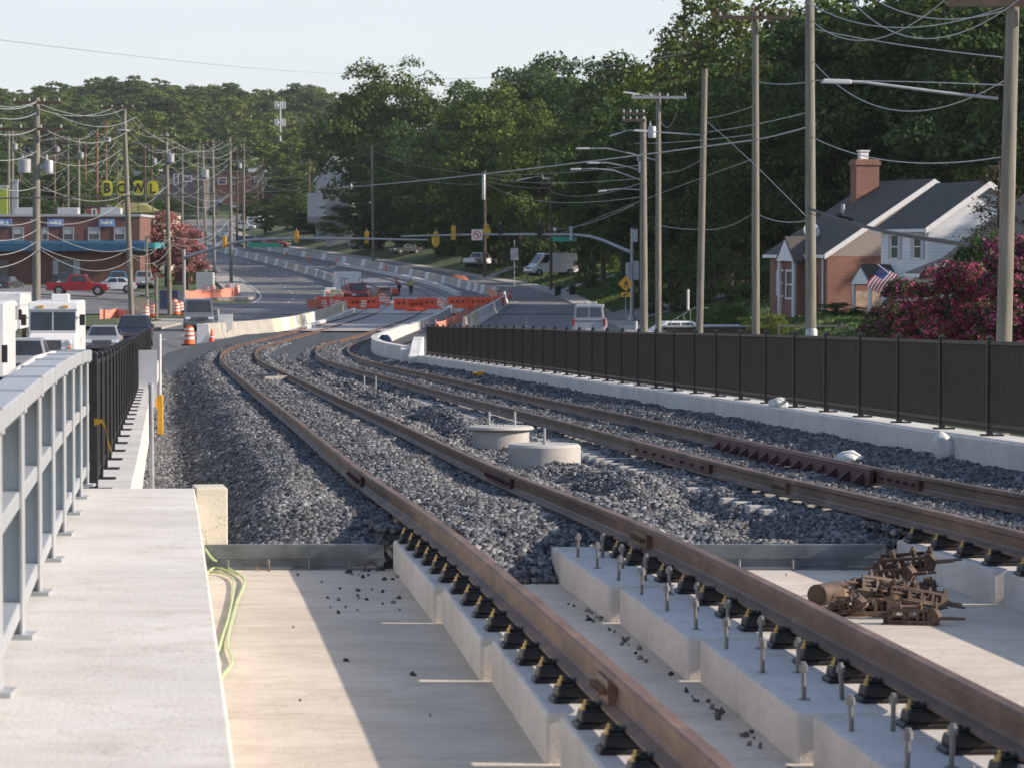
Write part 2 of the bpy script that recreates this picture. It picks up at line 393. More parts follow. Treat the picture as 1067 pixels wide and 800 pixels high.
def sweep(mb, prof, Ys, xf, zf, cap=True):
    """closed profile [(a,dz)] swept along the alignment xf(Y), zf(Y)"""
    n = len(prof); vs = []; fs = []
    for Y in Ys:
        x = xf(Y); z = zf(Y); vs += [(x+a, Y, z+d) for a, d in prof]
    for i in range(len(Ys)-1):
        for k in range(n):
            a = i*n+k; b = i*n+(k+1)%n; fs.append((a, b, b+n, a+n))
    if cap: fs.append(tuple(range(n))); fs.append(tuple((len(Ys)-1)*n+k for k in range(n))[::-1])
    return mb.add(vs, fs)
def children(o): return list(o.children)
def copy_tree(o, parent=None):
    c = o.copy(); COL.objects.link(c)
    if parent: c.parent = parent
    for ch in children(o): copy_tree(ch, c)
    return c
ORD = ['first','second','third','fourth','fifth','sixth','seventh','eighth','ninth','tenth','eleventh','twelfth','thirteenth','fourteenth','fifteenth','sixteenth','seventeenth','eighteenth','nineteenth','twentieth','twenty-first','twenty-second','twenty-third','twenty-fourth','twenty-fifth','twenty-sixth','twenty-seventh','twenty-eighth','twenty-ninth','thirtieth']
# ================================================================ SETTING
def ys(a, b, s): return [a + (b-a)*i/max(1, round((b-a)/s)) for i in range(max(1, round((b-a)/s))+1)]
# terrain: one sheet to the horizon
gy = np.unique(np.concatenate([np.linspace(-80,150,24), np.linspace(150,760,204), np.linspace(760,2600,110), np.linspace(2600,7000,12)]))
gx = np.unique(np.concatenate([np.linspace(-3500,-300,24), np.linspace(-300,-90,52), np.linspace(-90,60,101), np.linspace(60,300,40), np.linspace(300,3500,24)]))
GX, GY = np.meshgrid(gx, gy)
GZ = TZ(GX, GY) - .06
o = grid('ground', (GX, GY), GZ, M_GRASS); tag(o, kind='structure')
def ribbon(name, fx0, fx1, Ys, dz, m, n=6, parent=None, edge=0):
    Ys = np.array(Ys); t = np.linspace(0, 1, n)
    X0 = fx0(Ys)[:, None]; X1 = fx1(Ys)[:, None]
    X = X0 + (X1-X0)*t[None, :]; Y = np.repeat(Ys[:, None], n, 1)
    Z = G(Y) + dz
    return grid(name, (X, Y), Z, m, parent)
Yr = ys(40, 1000, 4)
tag(ribbon('road', lambda y: XL(y), lambda y: np.minimum(CL(y)-2.3, CL(y)-2.3), Yr, .0, M_ASPH), kind='structure')
tag(ribbon('road', lambda y: CR(y)+2.3, lambda y: XR(y), Yr, .0, M_ASPHR), kind='structure')
# side streets
def patch(name, x0, x1, y0, y1, dz, m, nx=30, ny=14, zf=None):
    xs = np.linspace(x0, x1, nx); yy = np.linspace(y0, y1, ny); X, Y = np.meshgrid(xs, yy)
    Z = (zf(X, Y) if zf else TZ(X, Y)) + dz
    o = grid(name, (X, Y), Z, m); tag(o, kind='structure'); return o
patch('side_street', -140, -23.8, 285, 322, .03, M_ASPH)
patch('side_street', 6.2, 30, 262, 290, .05, M_ASPHR)
patch('crossing_slab', -23.6, 6.3, 284, 322, .05, M_ASPHR, zf=lambda X, Y: G(Y)+0*X)
# parking lot in front of the brick shops
patch('parking_lot', -110, -36, 322.5, 352, .05, mat('lot asphalt', (.16,.155,.15), .85, var=.15, scale=.3))
# pavements with a kerb step
def pave(name, f0, f1, Ys, h=.14, m=M_CURB, sub=1):
    mb = MB(); vs = []; fs = []
    Ys = np.array(Ys)
    for Y in Ys:
        a, b = float(f0(Y)), float(f1(Y)); z = float(G(Y))
        vs += [(a,Y,z-.3),(a,Y,z+h),(b,Y,z+h+.01),(b,Y,z-.3)]
    for i in range(len(Ys)-1):
        for k in range(4):
            p = i*4+k; q = i*4+(k+1)%4; fs.append((p,q,q+4,p+4))
    fs.append((0,1,2,3)); n = (len(Ys)-1)*4; fs.append((n+3,n+2,n+1,n))
    mb.add(vs, fs); o = mb.build(name, m); tag(o, kind='structure'); return o
M_PAVE = concrete('pavement concrete', (.40,.37,.33), .5, (1,1,1), (.25,.22,.19), 1.0)
pave('sidewalk', lambda y: XR(y), lambda y: XR(y)+2.0, ys(292, 760, 4), m=M_PAVE)
pave('sidewalk', lambda y: XR(y), lambda y: XR(y)+1.8, ys(60, 260, 4), m=M_PAVE)
pave('sidewalk', lambda y: XL(y)-2.4, lambda y: XL(y), ys(60, 258, 4), m=M_PAVE)
pave('sidewalk', lambda y: XL(y)-3.0, lambda y: XL(y), ys(341, 760, 4), m=M_PAVE)
# rounded street corners
def corner(cx, cy, r, m, a0=0, a1=360, dz=.14):
    mb = MB(); z = float(G(cy)); n = 20
    mb.prism([(cx+r*1.0*math.cos(R(a0+(a1-a0)*k/n)), cy+r*2.6*math.sin(R(a0+(a1-a0)*k/n))) for k in range(n)], z-.3, z+dz, 'z')
    o = mb.build('street_corner', m); tag(o, kind='structure')
corner(-27.0, 259, 2.9, M_PAVE, dz=.16); corner(-28.4, 341, 2.9, M_PAVE, dz=.2)
patch('parking_lot', -31.5, -26.5, 240, 262, .18, M_GRASS, 8, 8, zf=lambda X, Y: G(Y)+0*X).name = 'grass_verge'
# lane markings
def dashes(name, xf, Y0, Y1, on, off, w=.14, dz=.012):
    mb = MB(); Y = Y0
    while Y < Y1:
        st = ys(Y, min(Y+on, Y1), 3)
        for a, b in zip(st[:-1], st[1:]):
            xa, xb = float(xf(a)), float(xf(b))
            mb.add([(xa-w/2,a,G(a)+dz),(xa+w/2,a,G(a)+dz),(xb+w/2,b,G(b)+dz),(xb-w/2,b,G(b)+dz)], [(0,1,2,3)])
        Y += on+off
    o = mb.build(name, M_WPAINT); tag(o, kind='structure')
dashes('lane_marking', lambda y: (CR(y)+2.3+XR(y))/2, 90, 283, 3, 9)
dashes('lane_marking', lambda y: (CR(y)+2.3+XR(y))/2, 326, 700, 3, 9)
dashes('lane_marking', lambda y: XL(y)+(CL(y)-2.3-XL(y))*.36, 90, 283, 3, 9)
dashes('lane_marking', lambda y: XL(y)+(CL(y)-2.3-XL(y))*.36, 326, 700, 3, 9)
dashes('lane_marking', lambda y: XL(y)+(CL(y)-2.3-XL(y))*.68, 326, 700, 3, 9)
dashes('edge_marking', lambda y: XL(y)+.5, 326, 700, 30, 0)
# driveways climbing the right-hand bank
for dx, dy, w, tw in ((0.9,372,3.0,9),(-9.5,437,3.2,8)):
    yy = np.linspace(0,1,12); V = []
    xs = np.linspace(0,1,5)
    X = np.array([[float(XR(dy))+2+ t*tw + 0*s for s in xs] for t in yy]); Y = np.array([[dy + w*(s-.5)*2 + t*tw*1.1 for s in xs] for t in yy])
    o = grid('driveway', (X, Y), TZ(X, Y)+.05, M_PAVE); tag(o, kind='structure')

# ---------------------------------------------------------------- bridge end, deck, ledge
DK = -.50
def zdeck(Y): return railz(Y) + DK
A0, A1 = -.95, 9.05
def alg(Y): return AX(0, Y)
Yd = ys(5, 27.4, .8)
mb = MB(); sweep(mb, [(.10,-.4),(.10,0),(9.2,0),(9.2,-.4)], Yd, alg, zdeck)
tag(mb.build('bridge_deck', M_DECK), kind='structure')
mb = MB(); sweep(mb, [(-.98,-.9),(-.98,.64),(.217,.64),(.217,-.9)], Yd, alg, zdeck)
tag(mb.build('walkway_ledge', M_LEDGE, bev=.012), kind='structure')
# retaining walls that carry the ballast up from the street
def wallob(name, prof, Y0, Y1, lab, m=M_CURB, step=2.0):
    mb = MB(); vs = []; fs = []
    Ys = ys(Y0, Y1, step); n = 4
    for Y in Ys:
        a0, a1, top = prof; x = alg(Y); zt = railz(Y)+top; zb = G(Y)-.6
        vs += [(x+a0,Y,zb),(x+a1,Y,zb),(x+a1,Y,zt),(x+a0,Y,zt)]
    for i in range(len(Ys)-1):
        for k in range(n):
            a = i*n+k; b = i*n+(k+1)%n; fs.append((a,b,b+n,a+n))
    fs += [(0,1,2,3), tuple((len(Ys)-1)*n+k for k in (3,2,1,0))]
    mb.add(vs, fs); o = mb.build(name, m, bev=.015); return tag(o, lab, 'wall')
wallob('retaining_wall', (-.95,-.31,.03), 27.5, 126, 'pale concrete curb wall under the black picket fence on the left')
wallob('retaining_wall', (8.95,9.6,.22), 4, 124, 'white concrete curb wall under the long dark fence on the right')
# block at the end of the ledge
mb = MB(); x = alg(27.4); z = zdeck(27.4)
Mk=Matrix.Translation((x+.23,27.40,z))@Matrix.Rotation(R(9),4,'Z'); mb.box(0,.25,0,.5,-.3,.64,Mk); mb.box(-.12,-.03,.03,.2,-.3,.60,Mk)
tag(mb.build('concrete_block', concrete('cream concrete', (.72,.66,.53), .25), bev=.01), 'cream concrete end block beside the walkway, above the left steel angle', 'block')

# ballast bed
def heaps(a, Y):
    h = 0
    for (ha, hy, r, ry, H) in ((4.7,57,.55,6,.34),(4.5,66,.5,4,.3),(4.9,50,.45,3,.12),(4.66,42.2,.8,1.6,.10),(4.9,37,.6,3.2,.22),(4.2,31.5,.5,2.2,.12),(.75,31,.35,2.2,.22),(1.1,34,.3,3,.15),(4.6,75,.5,5,.25),(4.5,88,.6,6,.3),(8.3,60,.3,8,.06),(2.7,30.5,.4,2.5,.05),(4.4,100,.5,4,.3)):
        h = h + H*np.exp(-((a-ha)/r)**2 - ((Y-hy)/ry)**2)
    return h
pa = [(-.95,-.60),(-.3,-.62),(.1,-.73),(.35,-.67),(1.15,-.24),(1.45,-.19),(1.7,-.20),(2.0,-.22),(2.7,-.17),(3.45,-.2),(3.85,-.2),(4.25,-.40),(4.7,-.36),(5.2,-.42),(5.6,-.25),(6.6,-.2),(7.6,-.22),(8.1,-.2),(8.95,-.06)]
PA0 = np.array([p[0] for p in pa]); PA1 = np.array([p[1] for p in pa])
def bz(a, Y):
    a = np.asarray(a, float); Y = np.asarray(Y, float)
    z = np.interp(a, PA0, PA1)
    amp = .035 + .07*np.exp(-((a-4.7)/.9)**2) + .01*np.exp(-((a-.7)/.6)**2)
    z = z + heaps(a, Y) + amp*(vnoise(a*2.2, Y*.9, 1)*1.6 + vnoise(a*5.1, Y*2.6, 2)*.9)
    for ra in (1.98, 3.42, 5.95, 7.38):
        dd = np.abs(a-ra); z = np.where(dd < .22, np.minimum(z, -.21 + .05*np.clip((dd-.08)/.14, 0, 1)), z)
    # falls away behind the steel angles
    e = sstep(27.4, 29.6, Y)
    low = np.where(a < 1.7, -.36, np.where((a > 3.9) & (a < 5.8), -.33, -.2))
    z = np.where(Y < 29.6, np.minimum(z, low*(1-e) + z*e), z)
    # spill between the rails towards the camera
    sp = (Y < 27.5) & (a > 2.2) & (a < 2.95)
    sp2 = (Y < 27.5) & (a >= 2.95) & (a < 3.9)
    z = np.where(sp2, -.42 + .22*sstep(26.2, 27.3, Y) + .06*vnoise(a*4, Y*3, 9), z)
    z = np.where(sp, -.5 + .30*sstep(25.6, 27.4, Y + .4*vnoise(a*3, Y, 8)), z)
    return z
na = 150
Yb = np.array(ys(27.42, 60, .12) + ys(60.3, 135, .5)[0:] + ys(136, 285, 1.5))
a = np.linspace(-.93, 8.95, na)
AA, YY = np.meshgrid(a, Yb)
fade = sstep(120, 175, YY)
wid = (CR(YY) + 3.0) - AX(0, YY)          # right edge follows the right track
AAx = np.where(YY > 120, (AA+.93)/(8.95+.93)*((1-fade)*9.88 + fade*(wid+.93)) - .93, AA)
zz = bz(AA, YY)*(1-fade) + fade*(-.17 + .03*vnoise(AA*2, YY*.5, 5))
ZB = railz(YY) + zz - .015
tag(grid('ballast_bed', (AX(0, YY)+AAx, YY), ZB, M_BED, smooth_=False), kind='structure')
sk = MB(); ak = np.linspace(-.93, 8.95, 120); zk = railz(27.42) + bz(ak, ak*0+27.42) - .015
for i in range(len(ak)-1):
    x0, x1 = AX(ak[i], 27.42), AX(ak[i+1], 27.42); sk.add([(x0,27.425,2.9),(x1,27.425,2.9),(x1,27.425,zk[i+1]+.004),(x0,27.425,zk[i]+.004)], [(0,1,2,3)])
tag(sk.build('ballast_face', M_BED), kind='structure')
a2 = np.linspace(2.25, 3.88, 34); y2 = np.array(ys(25.4, 27.5, .1)); AA, YY = np.meshgrid(a2, y2)
tag(grid('ballast_spill', (AX(AA, YY), YY), railz(YY)+bz(AA, YY)-.03, M_BED, smooth_=False), kind='structure')
# crossing panels and far bed
def ribbon2(name, f0, f1, Ys, zf, m, n=8):
    Ys = np.array(Ys); t = np.linspace(0,1,n); X = f0(Ys)[:,None] + (f1(Ys)-f0(Ys))[:,None]*t; Y = np.repeat(Ys[:,None], n, 1)
    o = grid(name, (X,Y), zf(Y), m); tag(o, kind='structure'); return o
ribbon2('crossing_slab', lambda y: CL(y)-2.2, lambda y: CR(y)+2.6, ys(285, 345, 3), lambda Y: railz(Y)-.035, concrete('new track slab', (.5,.49,.47), .3))
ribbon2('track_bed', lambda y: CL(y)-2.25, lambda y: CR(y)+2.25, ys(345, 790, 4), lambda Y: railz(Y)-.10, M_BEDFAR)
ribbon2('track_bed', lambda y: CL(y)-1.6, lambda y: CR(y)+1.6, ys(225, 285, 3), lambda Y: railz(Y)-.09, concrete('grey track slab', (.36,.35,.34), .5, (1,.3,1)))

# crushed stone, every piece a real stone
def stones(name, m, N, Y0, Y1, size, seed, arange=(-.9, 8.93), pw=1.0, zf=None):
    rg = np.random.default_rng(seed)
    Y = Y0 + (Y1-Y0)*rg.random(N)**pw
    a = arange[0] + (arange[1]-arange[0])*rg.random(N)
    X = AX(a, Y)
    px = CX + F*X/Y
    ok = (px > -30) & (px < (1900 if Y0 < 30 else 1250)); Y = Y[ok]; a = a[ok]; X = X[ok]
    z = railz(Y) + bz(a, Y)
    # keep the rail foot and the head clear
    ok = np.ones(len(Y), bool)
    for ra in (1.98, 3.42, 5.95, 7.38): ok &= np.abs(a-ra) > .075
    Y = Y[ok]; a = a[ok]; X = X[ok]; z = z[ok]; n = len(Y)
    return stone_mesh(name, m, X, Y, z, size, rg)
def stone_mesh(name, m, X, Y, z, size, rg):
    n = len(X)
    base = np.array([(-1,-1,-1),(1,-1,-1),(1,1,-1),(-1,1,-1),(-1,-1,1),(1,-1,1),(1,1,1),(-1,1,1)], float)*.5
    s = size*(.45+.85*rg.random((n,1,1))**1.5)
    V = base[None]*s*(.7+.6*rg.random((n,1,3)))
    V = V*(1 + .55*(rg.random((n,8,1))-.5)) + s*.12*(rg.random((n,8,3))-.5)
    q = rg.normal(size=(n,4)); q /= np.linalg.norm(q, axis=1)[:,None]
    w,x,y,zq = q.T
    Rm = np.stack([1-2*(y*y+zq*zq),2*(x*y-zq*w),2*(x*zq+y*w),2*(x*y+zq*w),1-2*(x*x+zq*zq),2*(y*zq-x*w),2*(x*zq-y*w),2*(y*zq+x*w),1-2*(x*x+y*y)],1).reshape(n,3,3)
    V = np.einsum('nij,nkj->nki', Rm, V)
    V += np.stack([X,Y,z + size*.12],1)[:,None,:]
    fq = np.array([(0,3,2,1),(4,5,6,7),(0,1,5,4),(1,2,6,5),(2,3,7,6),(3,0,4,7)])
    Fq = (fq[None] + (np.arange(n)*8)[:,None,None]).reshape(-1,4)
    return npmesh(name, V.reshape(-1,3), Fq, m)
tag(stones('ballast_stones', M_STONE, 255000, 27.5, 45, .036, 1, pw=1.1), kind='stuff')
tag(stones('ballast_stones', M_STONE, 200000, 45, 75, .043, 2, pw=1.1), kind='stuff')
tag(stones('ballast_stones', M_STONE, 120000, 75, 135, .062, 3), kind='stuff')
rg = np.random.default_rng(11)
n = 5200; yy = 25.7+1.9*rg.random(n)**.6; aa = np.where(yy > 26.42, 2.3+1.58*rg.random(n), 2.3+.6*rg.random(n))
tag(stone_mesh('spilled_stones', M_STONE, AX(aa,yy), yy, railz(yy)+bz(aa,yy), .045, rg), kind='stuff')
tag(stones('ballast_stones', M_STONE, 60000, 135, 190, .10, 4, arange=(-.9, 8.0)), kind='stuff')
# loose stones on the deck
P = []
for _ in range(46):
    row = 592+rnd.random()**2*46; px = rnd.choice([rnd.uniform(330,420), rnd.uniform(300,425), rnd.uniform(360,415)]); P.append((px,row))
P += [(352,640),(305,655),(312,732),(430,705),(448,748),(360,690),(820,600),(800,612)]
for _ in range(60):
    P.append((0,0,3.0 + rnd.uniform(-.10,.0)-.14, rnd.uniform(12,24)))
xs=[];yy=[];zz=[]
for p in P:
    if len(p)==2:
        Yq = 24.
        for _ in range(6): Yq = (CZ-zdeck(Yq))*F/(p[1]-HOR)
        xs.append(PX(p[0],Yq)); yy.append(Yq)
    else:
        xs.append(AX(p[2],p[3])); yy.append(p[3])
    zz.append(zdeck(yy[-1])+.005)
tag(stone_mesh('loose_stones', M_STONE, np.array(xs), np.array(yy), np.array(zz), .024, np.random.default_rng(5)), kind='stuff')

# ---------------------------------------------------------------- rails
HD = .036
RP = [(-.07,-.17),(.07,-.17),(.07,-.158),(.02,-.135),(.009,-.12),(.009,-.05),(HD,-.038),(HD,-.008),(.028,0),(-.028,0),(-HD,-.008),(-HD,-.038),(-.009,-.05),(-.009,-.12),(-.02,-.135),(-.07,-.158)]
Yrail = ys(6, 130, 2.5) + ys(133, 790, 4)
RAILS = {}
def rail(key, xf, lab):
    mb = MB(); sweep(mb, RP, Yrail, xf, railz)
    o = mb.build('rail', M_RUST); tag(o, lab, 'rail', 'the four running rails'); RAILS[key] = o; return o
gg = .72
xL1 = lambda y: CL(y)-gg; xL2 = lambda y: CL(y)+gg; xR1 = lambda y: CR(y)-gg+.06*(1-sstep(30,130,y)); xR2 = lambda y: CR(y)+gg+.03
rail('L1', xL1, 'rusty rail nearest the walkway, leftmost of the four rails')
rail('L2', xL2, 'rusty rail beside the row of upright studs, second from the left')
rail('R1', xR1, 'rusty rail just right of the round concrete foundations, third from the left')
rail('R2', xR2, 'rusty rail nearest the long dark fence, rightmost of the four')
def joint(key, xf, Y, L, m=M_RUST, nb=4, side=(-1,1)):
    p = RAILS[key]; x0 = xf(Y-L/2); x1 = xf(Y+L/2); z0 = railz(Y-L/2); z1 = railz(Y+L/2)
    mb = MB()
    for s in side:
        a, b = sorted((s*.011, s*.05))
        vs = []
        for (x, y, z) in ((x0,Y-L/2,z0),(x1,Y+L/2,z1)):
            vs += [(x+a,y,z-.145),(x+b,y,z-.145),(x+b,y,z-.04),(x+a,y,z-.04)]
        mb.add(vs, [(0,1,2,3),(7,6,5,4),(0,4,5,1),(1,5,6,2),(2,6,7,3),(3,7,4,0)])
        for k in range(nb):
            t = (k+.5)/nb; x = x0+(x1-x0)*t; y = Y-L/2+L*t; z = z0+(z1-z0)*t-.09
            mb.cyl((x+s*.05,y,z),(x+s*.085,y,z), .018, n=6)
    mb.build('joint_bar', m, p)
joint('L1', xL1, 15.3, .42, nb=4); joint('L1', xL1, 35.5, 2.2, M_RUSTR, 6); joint('L2', xL2, 24.6, .7); joint('L2', xL2, 35.2, 2.6, M_RUSTR, 8)
joint('R1', xR1, 40.5, 6.0, M_RUSTR, 8); joint('R2', xR2, 35, 3.0, M_RUSTR, 8); joint('R1', xR1, 33.2, .7)
# the black slot beside the joint on the left rail
# guard rail with braces on the right track
def guard(xf, off, Y0, Y1, lab, nbr):
    t = empty('guard_rail', (0,0,0), 0, lab, 'guard rail')
    mb = MB(); sweep(mb, [(-.03,-.17),(.05,-.17),(.05,-.15),(.012,-.13),(.012,-.01),(-.03,-.01)], ys(Y0,Y1,1), lambda y: xf(y)+off, railz); mb.build('guard_bar', M_RUSTR, t)
    for k in range(nbr):
        Y = Y0+(Y1-Y0)*(k+.5)/nbr; x = xf(Y)+off; z = railz(Y)
        b = MB(); b.prism([(x-.03,z-.17),(x-.14,z-.17),(x-.14,z-.15),(x-.03,z-.06)], Y-.03, Y+.03, 'y'); b.build('brace', M_RUSTR, t)
guard(xR2, -.09, 35.5, 45.5, 'red primed guard rail with slanted braces beside the rightmost rail', 14)
guard(xR1, .10, 35, 44, 'short red guard rail inside the third rail from the left', 9)

# plinths with fasteners and studs
def fastener_mesh():
    fb = MB()
    fb.frus((-.185,.185,-.10,.10), 0, (-.18,.18,-.095,.095), .026); fb.frus((-.165,.165,-.088,.088), .025, (-.155,.155,-.078,.078), .08)
    return fb
protoF = None
def place_fast(parent, xf, Y, top):
    global protoF
    if protoF is None:
        body = fastener_mesh().build('fastener', M_RUBBER, None, bev=.014)
        c = MB()
        for s in (-1,1):
            c.lathe([(.028,.078),(.028,.086),(.018,.087),(.018,.106),(.009,.107),(.009,.122)], 8, c=(s*.13,0))
        build_each(c, 'bolt', M_BRASS, body)
        d = MB()
        for s in (-1,1): d.tube([(s*.14,-.05,.095),(s*.075,-.045,.10),(s*.07,0,.105),(s*.075,.045,.10),(s*.14,.05,.095)], .011, 5)
        build_each(d, 'clip', M_RUBBER, body)
        protoF = body; f = body
    else: f = copy_tree(protoF)
    f.parent = parent
    f.location = (float(xf(Y)), Y, float(railz(Y))+top); f.rotation_euler = (R(-.8), 0, R(6) + rnd.uniform(-.03,.03))
    return f
protoS = None
def place_stud(parent, a, Y, top):
    global protoS
    if protoS is None:
        b = MB(); b.cyl((0,0,-.04),(0,0,.175), .0115, n=8); st = b.build('stud', mat('dull zinc', (.2,.2,.2), .5, .4, var=.2), None)
        c = MB(); c.lathe([(.022,.135),(.022,.167),(.013,.171),(.013,.182)], 6); c.build('nut', MATS['dull zinc'], st)
        w = MB(); w.lathe([(.03,0),(.03,.006)], 10); w.build('washer', MATS['dull zinc'], st); protoS = st; f = st
    else: f = copy_tree(protoS)
    f.parent = parent; f.location = (AX(a,Y), Y, float(railz(Y))+top-rnd.uniform(0,.02)); f.rotation_euler = (rnd.uniform(-.05,.05), rnd.uniform(-.06,.06), rnd.random())
PT = -.26
def plinth(a0, a1, Y0, Y1, xf, lab, studs=None, ext=0):
    t = empty('track_plinth', (AX((a0+a1)/2,(Y0+Y1)/2), (Y0+Y1)/2, float(zdeck((Y0+Y1)/2))), 0, lab, 'plinth', 'concrete plinths under the rails')
    inv = Matrix.Translation(-t.location)
    mb = MB(); vs = []
    for Y in (Y0, Y1):
        x = alg(Y); zt = railz(Y)+PT; zb = zdeck(Y)-.05
        a0_ = a0 + (.055 if Y == Y1 else 0)
        vs += [(x+a0_,Y,zb),(x+a1,Y,zb),(x+a1,Y,zt),(x+a0_,Y,zt)]
    mb.add([inv @ Vector(v) for v in vs], [(0,1,2,3),(7,6,5,4),(0,4,5,1),(1,5,6,2),(2,6,7,3),(3,7,4,0)])
    mb.build('slab', M_PLINTH, t, bev=.02)
    n = round((Y1-Y0)/.78)
    kids = []
    for k in range(n):
        Y = Y0 + (Y1-Y0)*(k+.5)/n
        kids.append(place_fast(t, xf, Y, PT))
    if studs:
        for k in range(3):
            for s in studs: place_stud(t, s, Y0 + .45 + 1.13*k, PT)
    for ch in t.children:
        if ch.name.startswith(('fastener','stud')): ch.location = ch.location - t.location
segs = [(26.35,22.48),(22.36,19.10),(18.98,15.78),(15.66,12.38),(12.26,9.2)]
nm = ['farthest','second farthest','middle','second nearest','nearest']
for i,(b,a_) in enumerate([(27.25,22.45)]+segs[1:]):
    plinth(1.73, 2.30, a_, b, xL1, f'{nm[i]} of the five narrow plinths under the leftmost rail')
for i,(b,a_) in enumerate(segs):
    plinth(2.88, 3.85, a_, b, xL2, f'{nm[i]} of the five wide studded plinths under the second rail from the left', (3.0,3.18))
for i,(b,a_) in enumerate([(27.3,23.9),(23.8,20.5),(20.4,17.1),(17.0,13.7),(13.6,10.3)]):
    plinth(5.72, 6.6, a_, b, xR1, f'{nm[i]} of the five plinths at the right edge under the third rail')
    plinth(7.0, 7.75, a_, b, xR2, f'{nm[i]} of the five plinths under the rail nearest the fence')
# steel angles closing the deck end
def angle(a0, a1, lab):
    mb = MB(); x = alg(27.38); z = zdeck(27.38)
    mb.box(x+a0, x+a1, 27.37, 27.385, z+.0, z+.19); mb.box(x+a0, x+a1, 27.38, 27.46, z+.175, z+.192)
    mb.box(x+a0, x+a1, 27.355, 27.37, z+.085, z+.10); mb.box(x+a0, x+a1, 27.25, 27.37, z+.003, z+.018)
    for k in range(4):
        xx = x+a0+(a1-a0)*(k+.6)/4.4; mb.cyl((xx,27.2,z),(xx,27.2,z+.09), .012, n=6)
    tag(mb.build('steel_angle', mat('dull galvanised plate', (.17,.19,.20), .5, .5, var=.25, scale=4)), lab, 'steel angle')
angle(.30, 1.72, 'grey steel angle holding back ballast left of the leftmost rail')
angle(3.86, 5.71, 'mottled steel angle closing the deck right of the studded plinths')
mb = MB()
x = alg(27.1); z = zdeck(27.1)
for xx in (x+.75, x+1.6): mb.tube([(xx-.05,27.1,z),(xx-.045,27.1,z+.05),(xx,27.1,z+.075),(xx+.045,27.1,z+.05),(xx+.05,27.1,z)], .008, 5)
tag(mb.build('rebar_hoop', M_RUSTP), 'small rusty rebar hoops standing by the left steel angle', 'rebar')

# concrete ties, mostly buried
tie = MB(); tie.frus((-1.25,1.25,-.13,.13), -.2, (-1.22,1.22,-.10,.10), 0); T0 = None
for k in range(60):
    Y = 31.3 + .76*k
    if T0 is None: T0 = tie.build('concrete_tie', M_FOUND, None, bev=.01); o = T0
    else: o = T0.copy(); COL.objects.link(o)
    o.location = (float(CR(Y)), Y, float(railz(Y))-.205); o.rotation_euler = (R(-1),0,R(6))
    tag(o, 'pale concrete tie half buried in ballast under the right-hand track', 'tie', 'concrete ties of the right track')
# round foundations
def foundation(a, Y, r, h, lab, studs, dz=.0):
    z = railz(Y)+dz
    t = empty('round_foundation', (AX(a,Y), Y, float(z)-h), 0, lab, 'foundation')
    b = MB(); b.lathe([(r,-.35),(r,h-.03),(r-.03,h)], 36); b.build('concrete_drum', M_FOUND, t, smooth_=True)
    for (sx, sy, hh) in studs:
        s = MB(); s.cyl((sx,sy,h-.05),(sx,sy,h+hh), .017, n=8); s.lathe([(.03,h),(.03,h+.03)], 6, c=(sx,sy)); s.build('anchor_bolt', M_GALV, t)
    return t
foundation(4.66, 42.6, .45, .42, 'round concrete foundation with one stud, nearer of the pair', [(0,-.1,.2)])
t = foundation(4.66, 48.2, .40, .36, 'round concrete foundation with plate and two tall bolts, behind the nearer drum', [(-.16,0,.24),(.2,0,.24),(-.05,.1,.06),(.05,.1,.06),(.0,-.2,.05)])
b = MB(); b.lathe([(.46,.35),(.47,.365),(.45,.395),(.43,.40)], 36); b.build('lid_plate', M_FOUND, t, smooth_=True)
foundation(4.6, 78, .4, .3, 'small round foundation with two thin bolts far up between the tracks', [(-.12,0,.35),(.14,0,.35)], -.1)
foundation(4.5, 66, .35, .22, 'low round foundation with thin bolts half buried between the tracks', [(-.1,0,.22),(.12,0,.2)], -.12)

# ---------------------------------------------------------------- railing (left) and fences
t = empty('steel_railing', (AX(-.71,20), 20, float(zdeck(20))+.64), 0, 'grey steel railing with three rails along the pale walkway', 'railing')
inv = Matrix.Translation(-t.location)
class MBI(MB):
    def add(s, vs, fs): return MB.add(s, [inv @ Vector(v) for v in vs], fs)
zl = lambda y: zdeck(y)+.64
posts = [11.0+2.1*k for k in range(9)]
for Y in posts:
    b = MBI(); x = alg(Y); z = zl(Y)
    b.box(x-.80, x-.635, Y-.012, Y+.012, z+.02, z+1.0); b.box(x-.80, x-.79, Y-.05, Y+.05, z+.02, z+1.03); b.box(x-.645, x-.634, Y-.05, Y+.05, z+.02, z+1.03)
    b.box(x-.86, x-.585, Y-.10, Y+.10, z+.001, z+.02)
    b.box(x-.815, x-.62, Y-.035, Y+.035, z+.995, z+1.098)
    b.build('post', M_RAILING, t)
for nme, d0, d1, w0, w1 in (('top_rail',1.00,1.09,-.81,-.625),('middle_rail',.57,.65,-.79,-.65),('bottom_rail',.08,.16,-.79,-.65)):
    b = MBI(); sweep(b, [(w0,d0),(w1,d0),(w1,d1),(w0,d1)], ys(9,28.9,1.5), alg, zl); b.build(nme, M_RAILING, t, bev=.008)

